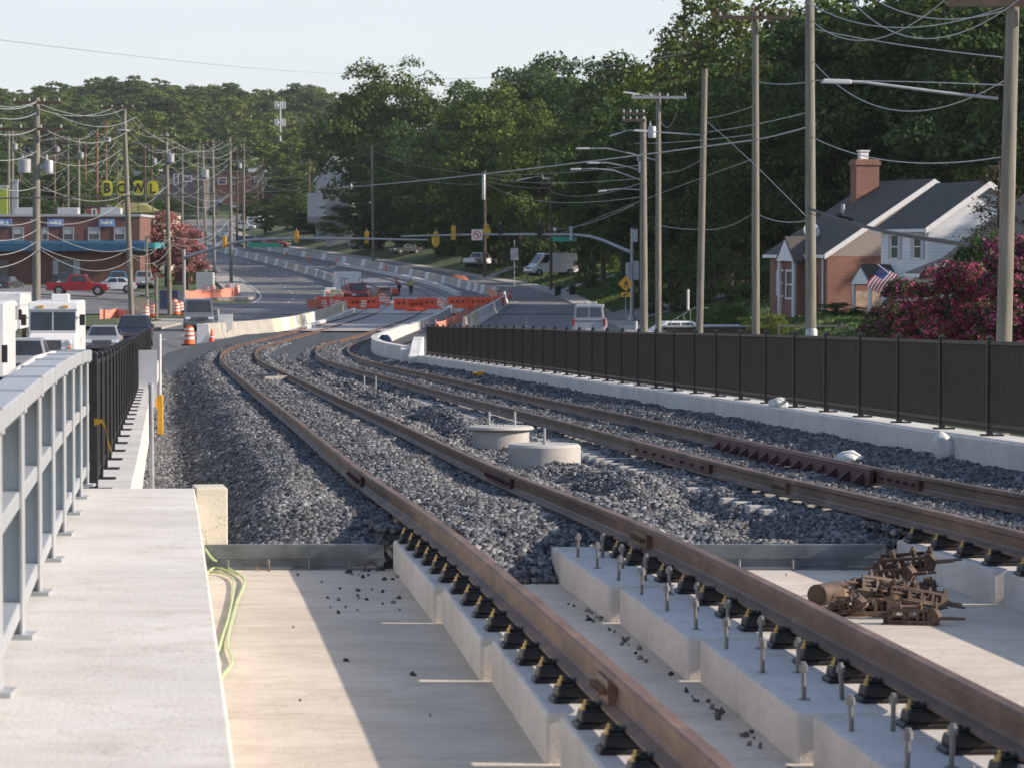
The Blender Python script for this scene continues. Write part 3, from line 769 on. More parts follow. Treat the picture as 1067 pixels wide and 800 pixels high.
def picket_fence(name, a, Y0, Y1, step, base, h, m, lab, npk, rails_=(.10,.93), side=1):
    Ym = (Y0+Y1)/2
    t = empty(name, (AX(a,Ym), Ym, float(railz(Ym))+base), 0, lab, 'fence')
    iv = Matrix.Translation(-t.location)
    class MI(MB):
        def add(s, vs, fs): return MB.add(s, [iv @ Vector(v) for v in vs], fs)
    n = int(round((Y1-Y0)/step)); stp = (Y1-Y0)/n
    for k in range(n+1):
        Y = Y0+stp*k; x = AX(a,Y); z = float(railz(Y))+base; b = MI()
        b.box(x-.035,x+.035,Y-.035,Y+.035,z,z+h+.04); b.frus((x-.045,x+.045,Y-.045,Y+.045), z+h+.04, (x-.01,x+.01,Y-.01,Y+.01), z+h+.075)
        po = b.build('post', m, t); c = MI(); c.box(x-.10,x+.15 if side>0 else x+.1,Y-.08,Y+.08,z+.002,z+.02)
        
        bp = c.build('base_plate', m, po)
        if k < n:
            Ye = Y+stp; b = MI()
            for rr in rails_:
                sweep(b, [(-.02,rr*h-.02),(.02,rr*h-.02),(.02,rr*h+.02),(-.02,rr*h+.02)], [Y+.03,Ye-.03], lambda y: AX(a,y), lambda y: railz(y)+base)
            for j in range(npk):
                yy_ = Y + stp*(j+.5)/npk; x = AX(a,yy_); z = float(railz(yy_))+base
                b.box(x-.0125,x+.0125,yy_-.0125,yy_+.0125,z+.06,z+h)
            b.build('picket_panel', m, t)
    return t
picket_fence('metal_fence', 9.30, 10, 123.6, 2.42, .22, 1.06, M_BRONZE, 'long dark bronze picket fence on the white curb along the right track', 24, (.12,.985))
picket_fence('metal_fence', -.63, 29.6, 125, 2.42, .03, 1.12, M_BLACK, 'black picket fence beyond the grey railing on the left curb', 22, (.12,.98))
# odds and ends by the left curb
Y=41.5; x=AX(-.18,Y); z=float(railz(Y))-.38
mb=MB(); mb.cyl((x,Y,z-.4),(x-.01,Y,z+1.12),.03,n=12); mb.lathe([(.034,z+1.09),(.034,z+1.14),(.01,z+1.15)],12,c=(x-.01,Y))
tag(mb.build('pipe_post', M_GALV), 'thin galvanised pipe post standing in the gravel beside the left curb','post')
Y=64; x=AX(-.12,Y); z=float(railz(Y))-.6
mb=MB(); mb.box(x-.05,x+.05,Y-.05,Y+.05,z,z+.74); mb.box(x-.08,x-.052,Y-.08,Y+.03,z+.5,z+.68)
tag(mb.build('yellow_bracket', M_YEL, bev=.01), 'yellow steel bracket beside the left curb behind the pipe post','bracket')
Y=76; x=AX(-.25,Y); z=float(railz(Y))
mb=MB(); mb.box(x-.35,x+.05,Y-.03,Y+.03,z-.4,z+.85); mb.cyl((x+.12,Y,z-.6),(x+.12,Y,z+1.2),.03,n=8)
tag(mb.build('plain_board', M_WSIDE), 'plain white board at the far end of the black fence','board')
mb=MB(); Y=29.4; x=AX(-.60,Y); z=float(railz(Y))+.62
pts=[(x-.02,Y,z),(x+.05,Y-.02,z+.01),(x+.08,Y-.03,z-.04),(x+.10,Y-.05,z-.16),(x+.14,Y-.04,z-.27)]
for (p,q) in zip(pts[:-1],pts[1:]): mb.add([(p[0],p[1],p[2]+.035),(q[0],q[1],q[2]+.012),(q[0],q[1]+.012,q[2]-.012),(p[0],p[1]+.012,p[2]-.035)],[(0,1,2,3),(3,2,1,0)])
tag(mb.build('caution_tape', M_YEL), 'scrap of yellow tape tied where railing meets black fence','tape')
# pale conduit outside the railing, resting on its brackets
mb=MB(); pts=[W(20,402,24),W(42,384,26),W(60,370,29),(W(78,364,32)),W(95,362,30.5)]
pts=[Vector((AX(-.86-.0*i,y), y, float(railz(y))+dz)) for i,(y,dz) in enumerate(((14,1.05),(17,1.13),(20,1.17),(23,1.19),(26,1.19),(28.5,1.17),(29.8,1.12)))]
mb.tube(pts,.045,10); tag(mb.build('white_conduit', mat('cream pvc',(.75,.70,.6),.5,var=.15,scale=2)),'cream conduit lying along the outer edge of the grey railing','conduit')
# hose
mb=MB()
def dk(px,row,dz=.02):
    Yq=22.
    for _ in range(8): Yq=(CZ-zdeck(Yq)-dz)*F/(row-HOR)
    return Vector((PX(px,Yq),Yq,float(zdeck(Yq))+dz))
Yk=27.2
h1=[Vector((AX(.3,27.2),27.2,zdeck(27.2)+.17)),Vector((AX(.36,27),27.0,zdeck(27)+.10)),dk(229,586,.02),dk(237,592),dk(250,600),dk(254,608),dk(247,625),dk(240,650),dk(236,672),dk(241,690),dk(233,702),dk(226,716)]
h2=[dk(214,596),dk(232,598),dk(243,607),dk(238,640),dk(232,660),dk(226,680),dk(219,695)]
h3=[dk(213,600),dk(222,592),dk(235,594),dk(246,598)]
def cat(pts,n=6):
    out=[]
    for i in range(len(pts)-1):
        p0=pts[max(i-1,0)];p1=pts[i];p2=pts[i+1];p3=pts[min(i+2,len(pts)-1)]
        for k in range(n):
            t=k/n; out.append(.5*((2*p1)+(p2-p0)*t+(2*p0-5*p1+4*p2-p3)*t*t+(3*p1-p0-3*p2+p3)*t**3))
    return out+[pts[-1]]
for h in (h1,h2,h3): mb.tube(cat(h),.009,6)
tag(mb.build('green_hose', mat('pale green hose',(.42,.52,.25),.5,var=.1)),'thin pale green hose looped on the deck by the walkway','hose')
# rusty hardware on the deck
def onDeck(px,row): return dk(px,row,0)
p=onDeck(852,632)
t=empty('rusty_can',p,R(58),'rusty steel cylinder lying at the left end of the hardware pile','cylinder')
b=MB(); Mx=Matrix.Translation((0,0,.075))@Matrix.Rotation(R(90),4,'Y')
b.lathe([(.06,0),(.075,.003),(.075,.33),(.068,.36),(.055,.37)],20,Mx); b.build('shell',M_RUSTP,t,smooth_=True)
def casting(px,row,dz,rz,ry,lab,s=1.0,rx_=0.):
    p=onDeck(px,row)+Vector((0,0,dz))
    t=empty('rusty_casting',p,rz,lab,'casting','rusty castings heaped on the deck'); t.rotation_euler=(rx_,ry,rz); t.scale=(s,s,s)
    b=MB()
    for y in (-.06,.048):      # cheeks with two windows each
        b.box(-.15,.15,y,y+.012,0,.022); b.box(-.15,.13,y,y+.012,.078,.10)
        for x_ in (-.15,-.045,.05,.125): b.box(x_,x_+.022,y,y+.012,.022,.078)
    for x_ in (-.14,-.02,.09): b.box(x_,x_+.025,-.048,.048,.0,.085)
    b.prism([(.13,0),(.19,0),(.21,.05),(.17,.11),(.13,.1)],-.05,.05,'y'); b.box(-.2,-.15,-.03,.03,.03,.07)
    b.box(-.19,.19,-.075,.075,-.012,-.001); b.build('frame',M_RUSTP,t,bev=.003)
    for q,(y,z) in enumerate(((-.03,.04),(.03,.03))): r_=MB(); r_.cyl((-.26+q*.1,y,z),(.32+q*.05,y,z+.005),.010,n=8); r_.build('rod',M_RUST,t)
    for x_,y_,z_ in ((-.17,0,0),(.17,0,.09),(.06,.03,.09),(-.07,-.03,.09)): n_=MB(); n_.lathe([(.02,z_),(.02,z_+.035),(.01,z_+.04),(.01,z_+.055)],6,c=(x_,y_)); n_.build('nut',M_RUSTP,t)
CAST=[(900,642,.01,8,0,'bottom left rusty casting of the heap, flat on the deck',1.15,0),(950,651,.01,-18,0,'front rusty casting of the heap with rods to the right',.95,0),
(915,634,.10,24,10,'rusty casting in the middle of the heap, tilted',1.05,-14),(948,632,.03,40,0,'rear rusty casting of the heap nearest the plinth',1.05,8),
(944,622,.19,-8,-5,'topmost rusty casting of the heap with a long rod',1.1,12),(962,645,.10,14,12,'right-hand rusty casting resting on the front one',.85,-10),
(884,643,.04,-34,-14,'small rusty casting beside the steel cylinder',.7,10),(928,640,.13,60,6,'rusty casting standing crosswise in the middle of the heap',.8,20),(930,627,.14,-30,-8,'rusty casting leaning behind the crosswise one',.9,0),(968,630,.09,70,4,'small rusty casting at the back right of the heap',.7,-6)]
for c_ in CAST: casting(c_[0],c_[1],c_[2],R(c_[3]),R(c_[4]),c_[5],c_[6],R(c_[7]))
mb=MB(); q=onDeck(870,630)+Vector((0,0,.03)); q2=onDeck(960,640)+Vector((0,0,.06))
for k in range(9):
    a_=q+Vector((rnd.uniform(-.05,.35),rnd.uniform(-.2,.3),rnd.uniform(0,.1))); mb.cyl(a_,a_+Vector((rnd.uniform(.2,.4),rnd.uniform(-.25,.15),rnd.uniform(-.02,.03))),.012,n=6)
for i_,o_ in enumerate(build_each(mb,'steel_rod',M_RUST,None)): tag(o_,'dark steel rod sticking out of the rusty hardware heap','rod','steel rods in the hardware heap')
# bits along the right curb
def lump(name,pos,s,m,lab,cat_,rz=0,seed=1):
    bm=bmesh.new(); bmesh.ops.create_icosphere(bm,subdivisions=3,radius=1)
    from mathutils import noise as N
    for v in bm.verts:
        v.co*=1+.22*N.noise(v.co*1.7+Vector((seed,0,0)))
        v.co=Vector((v.co.x*s[0],v.co.y*s[1],max(v.co.z,-.55)*s[2]))
    me=bpy.data.meshes.new(name); bm.to_mesh(me); bm.free(); me.materials.append(m)
    for p_ in me.polygons: p_.use_smooth=True
    o=bpy.data.objects.new(name,me); link(o); o.location=pos; o.rotation_euler=(0,0,rz); return tag(o,lab,cat_)
M_BAG=mat('white plastic sack',(.6,.6,.58),.6,var=.15,scale=6,bump=.5,bscale=12)
Y=51.5; lump('plastic_sack',(AX(9.12,Y),Y,railz(Y)+.27),(.16,.2,.09),M_BAG,'white sack lying on top of the curb against the dark fence','sack',seed=3)
Y=39.3; o=lump('plastic_sack',(AX(8.85,Y),Y,railz(Y)+.06),(.12,.1,.2),M_BAG,'white sack slumped against the face of the right curb','sack',seed=7); o.rotation_euler=(0,R(-16),0)
Y=41.5; lump('white_dome',(AX(8.2,Y),Y,railz(Y)-.17),(.19,.18,.13),M_BAG,'rounded white lump behind the rightmost rail by the red guard rail','sack',seed=11)
Y=96; x=AX(8.75,Y); z=float(railz(Y))-.3
t=empty('yellow_valve',(x,Y,z),0,'small yellow machine part beside the right curb','valve')
b=MB(); b.box(-.2,-.08,-.1,.1,0,.33); b.box(-.2,.12,-.1,.1,.22,.36); b.build('housing',M_YEL,t,bev=.03); b=MB(); b.cyl((.1,0,.29),(.3,0,.16),.06,n=10); b.build('nozzle',M_RUBBER,t)
mb=MB(); pts=[Vector((AX(8.6,y),y,float(railz(y))-.24+.06*math.sin(y*1.3))) for y in np.linspace(37,56,24)]; mb.tube(pts,.022,6)
tag(mb.build('black_cable',M_RUBBER),'black cable snaking along the foot of the right curb','cable')
# ================================================================ VEHICLES (front faces -Y at rotation 0)
def quad_panel(mb, q, u0, u1, v0, v1, off, th=.012):
    """thin raised panel over part of a quad q=(bl,br,tr,tl)"""
    q = [Vector(p) for p in q]
    def at(u, v): return (q[0]*(1-u)+q[1]*u)*(1-v) + (q[3]*(1-u)+q[2]*u)*v
    n = (q[1]-q[0]).cross(q[3]-q[0]).normalized()
    c = [at(u0,v0), at(u1,v0), at(u1,v1), at(u0,v1)]
    vs = [p + n*off for p in c] + [p + n*(off-th) for p in c]
    mb.add(vs, [(0,1,2,3),(7,6,5,4),(0,4,5,1),(1,5,6,2),(2,6,7,3),(3,7,4,0)])
def wheels(t, W_, ya, yb, r=.34, dual=False):
    for y in (ya, yb):
        for s in (-1, 1):
            M = Matrix.Translation((s*(W_/2-.12), y, r)) @ Matrix.Rotation(R(90), 4, 'Y')
            b = MB(); b.lathe([(r-.05,-.13),(r,-.10),(r,.10),(r-.05,.13)], 18, M); w = b.build('wheel', M_TYRE, t, smooth_=True)
            M2 = Matrix.Translation((s*(W_/2+.012), y, r)) @ Matrix.Rotation(R(90), 4, 'Y')
            b = MB(); b.lathe([(r*.6,-.02),(r*.6,.005),(r*.2,.012),(r*.2,-.02)], 12, M2); b.build('rim', M_RIM, w)
def paint(name, col, rough=.28): return mat(name, col, rough, 0.15, var=.04, scale=1)
def car(name, kind, loc, rz, m, lab, cat, group=None):
    t = empty(name, loc, rz, lab, cat, group)
    if kind == 'sedan': L, Wd, belt, H = 4.7, 1.82, .92, 1.45; prof=[(-2.3,.28),(-2.35,.55),(-2.25,.72),(-1.1,.93),(1.75,.98),(2.3,.92),(2.35,.5),(2.3,.28)]; c0=(-1.15,2.0); c1=(-.35,1.15); wy=(-1.4,1.4); r=.33
    elif kind == 'suv': L, Wd, belt, H = 4.8, 1.92, 1.08, 1.76; prof=[(-2.3,.3),(-2.4,.6),(-2.3,.92),(-1.2,1.10),(2.3,1.12),(2.4,.6),(2.35,.32)]; c0=(-1.25,2.33); c1=(-.6,2.0); wy=(-1.5,1.45); r=.37
    elif kind == 'pickup': L, Wd, belt, H = 5.8, 2.0, 1.15, 1.9; prof=[(-2.8,.4),(-2.88,.7),(-2.8,1.0),(-1.6,1.14),(-1.2,1.16),(2.85,1.16),(2.9,.6),(2.85,.42)]; c0=(-1.35,1.05); c1=(-.7,.75); wy=(-1.9,1.75); r=.41
    elif kind == 'van': L, Wd, belt, H = 5.6, 2.0, 1.2, 2.15; prof=[(-2.7,.35),(-2.78,.6),(-2.7,.95),(-2.0,1.18),(2.7,1.2),(2.78,.6),(2.75,.38)]; c0=(-2.05,2.74); c1=(-1.2,2.6); wy=(-1.9,1.7); r=.36
    elif kind == 'highvan': L, Wd, belt, H = 6.2, 2.1, 1.3, 2.65; prof=[(-3.0,.35),(-3.1,.6),(-3.0,.95),(-2.3,1.25),(3.05,1.3),(3.1,.6),(3.1,.38)]; c0=(-2.4,3.08); c1=(-1.35,3.0); wy=(-2.1,2.0); r=.37
    b = MB(); b.prism(prof, -Wd/2, Wd/2, 'x')
    if kind == 'pickup':
        pass
    body = b.build('body', m, t, bev=.07)
    wb, wt = Wd/2-.05, Wd/2-(.16 if 'van' in kind else .26)
    b = MB(); b.frus((-wb,wb,c0[0],c0[1]), belt-.03, (-wt,wt,c1[0],c1[1]), H); cab = b.build('cabin', m, t, bev=.05)
    z0, z1 = belt-.03, H
    fr = [(-wb,c0[0],z0),(wb,c0[0],z0),(wt,c1[0],z1),(-wt,c1[0],z1)]
    bk = [(wb,c0[1],z0),(-wb,c0[1],z0),(-wt,c1[1],z1),(wt,c1[1],z1)]
    rt = [(wb,c0[0],z0),(wb,c0[1],z0),(wt,c1[1],z1),(wt,c1[0],z1)]
    lf = [(-wb,c0[1],z0),(-wb,c0[0],z0),(-wt,c1[0],z1),(-wt,c1[1],z1)]
    b = MB(); quad_panel(b, fr, .06,.94,.10,.90,.014); b.build('windshield', M_GLASS, t)
    b = MB()
    if 'van' in kind: quad_panel(b, bk, .08,.47,.25,.85,.014); quad_panel(b, bk, .53,.92,.25,.85,.014)
    else: quad_panel(b, bk, .08,.92,.18,.85,.014)
    b.build('rear_window', M_GLASS, t)
    for q, fl in ((rt, False), (lf, True)):
        b = MB()
        spans = [(.06,.24)] if kind == 'highvan' else ([(.07,.24),(.28,.56),(.6,.93)] if kind == 'van' else ([(.14,.50),(.54,.86)]))
        for (u0,u1) in spans:
            if fl: u0, u1 = 1-u1, 1-u0
            quad_panel(b, q, u0,u1,.16,.86,.014)
        b.build('side_window', M_GLASS, t)
    yf, yr = prof[1][0], prof[-2][0]; zz_ = .72*belt
    for s in (-1,1):
        b = MB(); x0,x1 = sorted((s*(Wd/2-.06), s*(Wd/2-.40))); b.box(x0,x1,yf-.02,yf+.25,zz_-.07,zz_+.09); b.build('headlight', M_LAMP, t, bev=.02)
        b = MB(); x0,x1 = sorted((s*(Wd/2+.01), s*(Wd/2-.13))); b.box(x0,x1,yr-.12,yr+.02,zz_+.02,belt-.02+( .15 if 'van' in kind else 0)); b.build('tail_light', M_TAIL, t, bev=.02)
        b = MB(); x0,x1 = sorted((s*(Wd/2), s*(Wd/2+.2))); b.box(x0,x1,c0[0]+.35,c0[0]+.45,belt+.02,belt+.2); b.build('mirror', M_CHROME, t, bev=.03)
    b = MB(); b.box(-Wd*.26,Wd*.26,yf-.03,yf+.1,zz_-.14,zz_+.08); b.build('grille', M_CHROME, t, bev=.01)
    b = MB(); b.box(-Wd*.47,Wd*.47,yf-.05,yf+.12,prof[0][1]+.02,prof[0][1]+.2); b.box(-Wd*.47,Wd*.47,yr-.12,yr+.05,prof[0][1]+.02,prof[0][1]+.22); build_each(b, 'bumper', M_CHROME, t, bev=.03)
    b = MB(); b.box(-.17,.17,yr+.05,yr+.065,prof[0][1]+.25,prof[0][1]+.40); b.build('licence_plate', M_REFL, t)
    if kind == 'pickup':
        b = MB(); b.box(-Wd/2+.12,Wd/2-.12,1.15,2.72,1.163,1.19); b.build('bed_cover', M_BLACK, t)
    for y in wy:   # arches
        b = MB()
        M = Matrix.Translation((0,y,r)) @ Matrix.Rotation(R(90),4,'Y'); b.lathe([(r+.07,-Wd/2-.004),(r+.07,Wd/2+.004)], 20, M); b.build('wheel_arch', M_TYRE, t)
    wheels(t, Wd, wy[0], wy[1], r)
    return t
def onroad(px, Y, dz=.01, z=None):
    x = PX(px, Y); return (x, Y, (float(G(Y)) if z is None else z)+dz)
def offroad(px, Y, gap):
    while PX(px, Y) < XR(Y)+gap and Y < 900: Y += 4
    return Y
def onland(px, Y, dz=0):
    Y = offroad(px, Y, 4.5); x = PX(px, Y); return (x, Y, float(TZ(x, Y))-.04+dz)
def rear(rz): return rz + math.pi
# step van
def stepvan(px, Y):
    t = empty('step_van', onroad(px, Y), R(4), 'white step van with two windshield panes facing the camera behind the left railing', 'van')
    b = MB(); b.box(-1.12,1.12,.35,6.8,.55,3.02); b.build('body', M_WHITE, t, bev=.10)
    b = MB(); b.prism([(.4,.45),(-.62,.5),(-.72,.9),(-.66,1.38),(.15,1.66),(.4,1.68)], -1.08, 1.08, 'x'); b.build('hood', M_WHITE, t, bev=.08)
    b = MB(); b.frus((-1.1,1.1,.0,.4), 1.64, (-1.1,1.1,.22,.4), 2.62); b.prism([(.4,2.6),(.2,2.6),(.12,2.68),(.22,2.98),(.4,3.0)], -1.11, 1.11, 'x'); b.build('cab_front', M_WHITE, t, bev=.03)
    q = [(-1.1,.0,1.64),(1.1,.0,1.64),(1.1,.22,2.62),(-1.1,.22,2.62)]
    for u0,u1 in ((.04,.485),(.515,.96)):
        b = MB(); quad_panel(b, q, u0,u1,.08,.93,.015); b.build('windshield', M_GLASS, t)
    b = MB(); b.box(-.42,.42,-.745,-.6,.86,1.30)
    b.build('grille', M_CHROME, t, bev=.02)
    for k in range(4): pass
    for s in (-1,1):
        M = Matrix.Translation((s*.78,-.70,1.2)) @ Matrix.Rotation(R(90),4,'X')
        b = MB(); b.lathe([(.13,-.06),(.13,.04),(.08,.07)], 14, M); b.build('headlight', M_LAMP, t, smooth_=True)
        b = MB(); b.box(s*.78-.07,s*.78+.07,-.745,-.68,.92,1.02); b.build('turn_signal', M_ORANGE, t)
        b = MB(); b.box(s*.55-.13,s*.55+.13,.10,.16,2.76,2.86); b.build('marker_lamp', M_YEL, t)
        b = MB(); x0,x1=sorted((s*1.2,s*1.45)); b.box(x0,x1,.1,.2,1.95,2.45); b.cyl((s*1.1,.3,2.3),(s*1.25,.15,2.3),.02); b.build('mirror', M_BLACK, t, bev=.02)
    b = MB(); b.box(-1.12,1.12,-.85,-.68,.42,.66); b.build('bumper', M_BLACK, t, bev=.02)
    b = MB(); b.box(-.15,.65,1.3,2.4,3.02,3.36); b.build('roof_unit', M_WHITE, t, bev=.04)
    b = MB(); b.box(1.122,1.135,.7,1.6,.8,2.6); b.box(-1.135,-1.122,.7,1.6,.8,2.6); build_each(b, 'door', M_WHITE, t)
    b = MB(); b.box(1.125,1.14,2.6,2.85,1.1,1.35); b.build('side_label', M_GREYP, t)
    wheels(t, 2.2, -.1, 5.0, .42)
    b = MB(); b.box(-.95,.95,-.4,6.5,.35,.6); b.build('chassis', M_BLACK, t)
stepvan(55, 157)
def boxtruck(px, Y, rz, lab, H=3.5, brown=False, dz=0):
    t = empty('box_truck', onroad(px, Y, .01+dz), rz, lab, 'truck')
    b = MB(); b.box(-1.25,1.25,1.0,8,.95,H); b.build('cargo_box', M_WHITE, t, bev=.04)
    b = MB(); b.prism([(.9,.6),(-1.3,.6),(-1.35,1.2),(-.9,1.55),(-.35,2.45),(.9,2.5)], -1.05, 1.05, 'x'); b.build('cab', M_WHITE, t, bev=.07)
    q = [(-1.0,-.9,1.56),(1.0,-.9,1.56),(.95,-.36,2.42),(-.95,-.36,2.42)]
    b = MB(); quad_panel(b, q, .06,.94,.08,.92,.02); b.build('windshield', M_GLASS, t)
    for s in (-1,1):
        b = MB(); x0,x1=sorted((s*1.06,s*1.075)); b.prism([(-.75,1.5),(.6,1.5),(.6,2.3),(-.35,2.3)], x0, x1, 'x'); b.build('side_window', M_GLASS, t)
        b = MB(); x0,x1=sorted((s*1.25,s*1.45)); b.box(x0,x1,-.6,-.5,1.5,2.1); b.build('mirror', M_BLACK, t, bev=.02)
        b = MB(); b.box(s*.8-.15,s*.8+.15,-1.38,-1.25,.95,1.15); b.build('headlight', M_LAMP, t, bev=.02)
    b = MB(); b.box(-1.1,1.1,-1.48,-1.3,.5,.75); b.build('bumper', M_CHROME, t, bev=.02)
    b = MB(); b.box(-.5,.5,-1.37,-1.28,.85,1.3); b.build('grille', M_CHROME, t)
    b = MB(); b.box(-.45,.45,-1.1,8,.55,.95); b.build('chassis', M_BLACK, t)
    wheels(t, 2.3, -.4, 6.0, .46)
    return t
boxtruck(-36, 118, R(5), 'tall white box truck cut by the left edge of the picture, nearest of the queue')
boxtruck(-3, 196, R(3), 'white truck higher up behind the nearest box truck at the left edge', 3.0)
P_SIL = paint('silver car paint', (.30,.31,.32)); P_DK = paint('dark grey car paint', (.05,.055,.06)); P_RED = paint('red car paint', (.30,.014,.02)); P_BLU = paint('teal blue car paint', (.02,.2,.36)); P_GRN = paint('charcoal green car paint', (.04,.05,.05)); P_LG = paint('light silver van paint', (.30,.32,.34)); P_NAVY=paint('navy car paint',(.02,.03,.06))
car('parked_car', 'suv', onroad(26, 140), R(5), P_SIL, 'silver car squeezed between the box truck and the step van', 'car')
car('parked_car', 'sedan', onroad(108, 182), R(4), P_SIL, 'silver sedan just right of the white step van, facing the camera', 'car')
car('parked_car', 'suv', onroad(140, 196), R(3), P_NAVY, 'dark SUV facing the camera at the far end of the black fence', 'car')
car('delivery_van', 'van', onroad(207, 236), R(6), paint('slate van paint',(.14,.155,.17)), 'slate grey van with white ladder rack driving towards the camera beside the orange drum', 'van')
v = car('passenger_van', 'van', onroad(615, 212), math.pi+R(-3), P_LG, 'light grey van seen from behind on the right-hand road', 'van')
b = MB(); [b.box(x-.12,x+.12,.2,.6,2.15,2.32) for x in (-.3,.25)]; build_each(b, 'roof_vent', M_GREYP, v, bev=.03)
car('parked_van', 'highvan', onland(574, 384, .25), R(-62), M_WHITE, 'high-roofed white van parked on the grass bank at the right', 'van')
car('parked_pickup', 'pickup', onland(500, 428, .1), R(150), M_WHITE, 'white pickup parked on the driveway left of the high white van', 'pickup')
car('parked_car', 'suv', onland(379, 520, .2), R(-50), P_DK, 'dark SUV under the trees beside the bare grey pole', 'car')
car('parked_car', 'sedan', onland(423, 478, .2), R(-60), P_GRN, 'dark sedan in deep shade below the hanging signals', 'car')
car('parked_car', 'sedan', (PX(698,190), 190, float(TZ(PX(698,190),190))+.1), R(-78), M_WHITE, 'white car half hidden behind the right fence below the brown shed', 'car')
car('pickup_truck', 'pickup', onroad(82, 326, .1, 2.05), R(90), P_RED, 'red pickup seen from the side in front of the brick shops', 'pickup')
for px, Y, k, m, rz, lab in ((8,342,'sedan',P_DK,170,'dark sedan parked at the left end of the brick shops'),(70,346,'suv',P_DK,5,'black car at the glass entrance of the brick shops'),(117,338,'sedan',M_WHITE,-80,'white car behind the nose of the red pickup'),(123,350,'suv',P_BLU,8,'bright blue car parked under the awning'),(150,352,'suv',P_SIL,186,'silver car parked at the right corner of the brick shops')):
    car('parked_car', k, onroad(px, Y, .1, 2.2 + (Y-340)*.02), R(rz), m, lab, 'car')
far = [(256,700,M_WHITE,'first'),(268,708,P_SIL,'second'),(281,700,M_WHITE,'third'),(293,712,P_DK,'fourth'),(303,700,P_SIL,'fifth'),(316,706,M_WHITE,'sixth'),(327,700,P_DK,'seventh')]
proto = {}
def farcar(px, Y, m, rz, lab, kind='suv', group=None, dz=0):
    key = (m.name, kind)
    if key not in proto: o = car('distant_car', kind, (0,0,0), 0, m, lab, 'car', group); proto[key] = o
    else: o = copy_tree(proto[key])
    x = PX(px, Y); o.location = (x, Y, float(TZ(x,Y))+dz); o.rotation_euler = (0,0,R(rz)); o['label'] = lab
    if group: o['group'] = group
for px,Y,m,n in far: farcar(px, Y, m, rnd.uniform(60,110), f'{n} from the left in the row of cars parked before the far hedge', 'suv', 'cars in the far lot', .1)
for i,(px,Y,m,lab) in enumerate(((205,905,M_WHITE,'white car stopped on the far hill road, left lane'),(217,925,P_RED,'small red car on the far hill road'),(228,890,M_WHITE,'white car climbing the far hill road, right lane'),(236,940,P_DK,'dark car near the top of the far hill road'),(212,960,P_SIL,'silver car farthest up the left lane of the hill road'),(222,820,P_DK,'dark car coming down the hill road behind the poles'),(243,850,P_SIL,'silver car at the right kerb of the far hill road'))):
    farcar(px, Y, m, rnd.choice([5,185]), lab, 'suv', None, .1)
farcar(262, 612, P_DK, 80, 'dark car turning behind the left green street sign', 'suv', None, .1)
farcar(288, 604, P_RED, 75, 'dark red car behind the left green street sign', 'sedan', None, .1)

# ================================================================ work zone
def drum_proto():
    t = empty('traffic_drum', (0,0,0))
    pr = [(.29,.06),(.285,.28),(.275,.28),(.27,.52),(.26,.52),(.25,.76),(.24,.76),(.22,.93),(.20,.96)]
    b = MB(); b.lathe(pr, 18); b.build('drum', M_ORANGE, t, smooth_=True)
    for z0,z1,r in ((.32,.45,.281),(.55,.68,.268),(.79,.88,.246)):
        c = MB(); c.lathe([(r,z0),(r-.008,z1)], 18); c.build('band', M_REFL, t, smooth_=True)
    c = MB(); c.lathe([(.42,0),(.42,.05),(.3,.08)], 14); c.build('base', M_RUBBER, t)
    c = MB(); c.tube([(-.1,0,.95),(-.08,0,1.02),(.08,0,1.02),(.1,0,.95)], .015, 5); c.build('handle', M_ORANGE, t)
    return t
DR = None
def drum(x, Y, lab, s=1.0, z=None, group='orange traffic drums'):
    global DR
    if DR is None: DR = o = drum_proto()
    else: o = copy_tree(DR)
    o.location = (x, Y, float(G(Y)) if z is None else z); o.scale = (s,s,s); tag(o, lab, 'drum', group)
drum(PX(197,198), 198, 'large orange and white drum beside the silver van', 1.12)
for i,(px,Y,d) in enumerate(((152,262,'at the foot of the second pole'),(160,268,'left of a pair by the kerb'),(184,275,'in the stack near the mast'),(188,278,'right one in the stack near the mast'),(182,288,'behind the stack near the mast'),(216,345,'behind the orange netting, taller'),(222,348,'behind the orange netting, right of the taller one'),(237,352,'at the right end of the netting'),(247,349,'last at the island tip'))):
    drum(PX(px,Y), Y, f'orange and white drum {d}', 1.05, float(G(Y))+.16)
def cone_proto():
    t = empty('traffic_cone', (0,0,0))
    b = MB(); b.lathe([(.16,.03),(.04,.68),(.025,.7)], 14); b.build('cone', M_ORRED, t, smooth_=True)
    c = MB(); c.lathe([(.112,.3),(.085,.42)], 14); c.build('band', M_REFL, t); c = MB(); c.box(-.19,.19,-.19,.19,0,.035); c.build('base', M_ORRED, t)
    return t
CN = None
def cone(x, Y, lab, s=1.0, z=None):
    global CN
    if CN is None: CN = o = cone_proto()
    else: o = copy_tree(CN)
    o.location = (x, Y, float(G(Y)) if z is None else z); o.scale = (s,s,s); tag(o, lab, 'cone', 'orange cones along the barriers')
for i,(px,row,Y) in enumerate(((455,0,222),(466,0,240),(476,0,258),(487,0,277),(497,0,295))): cone(PX(px,Y), Y, f'{ORD[i]} orange cone from the camera behind the curved white wall', 1.25)
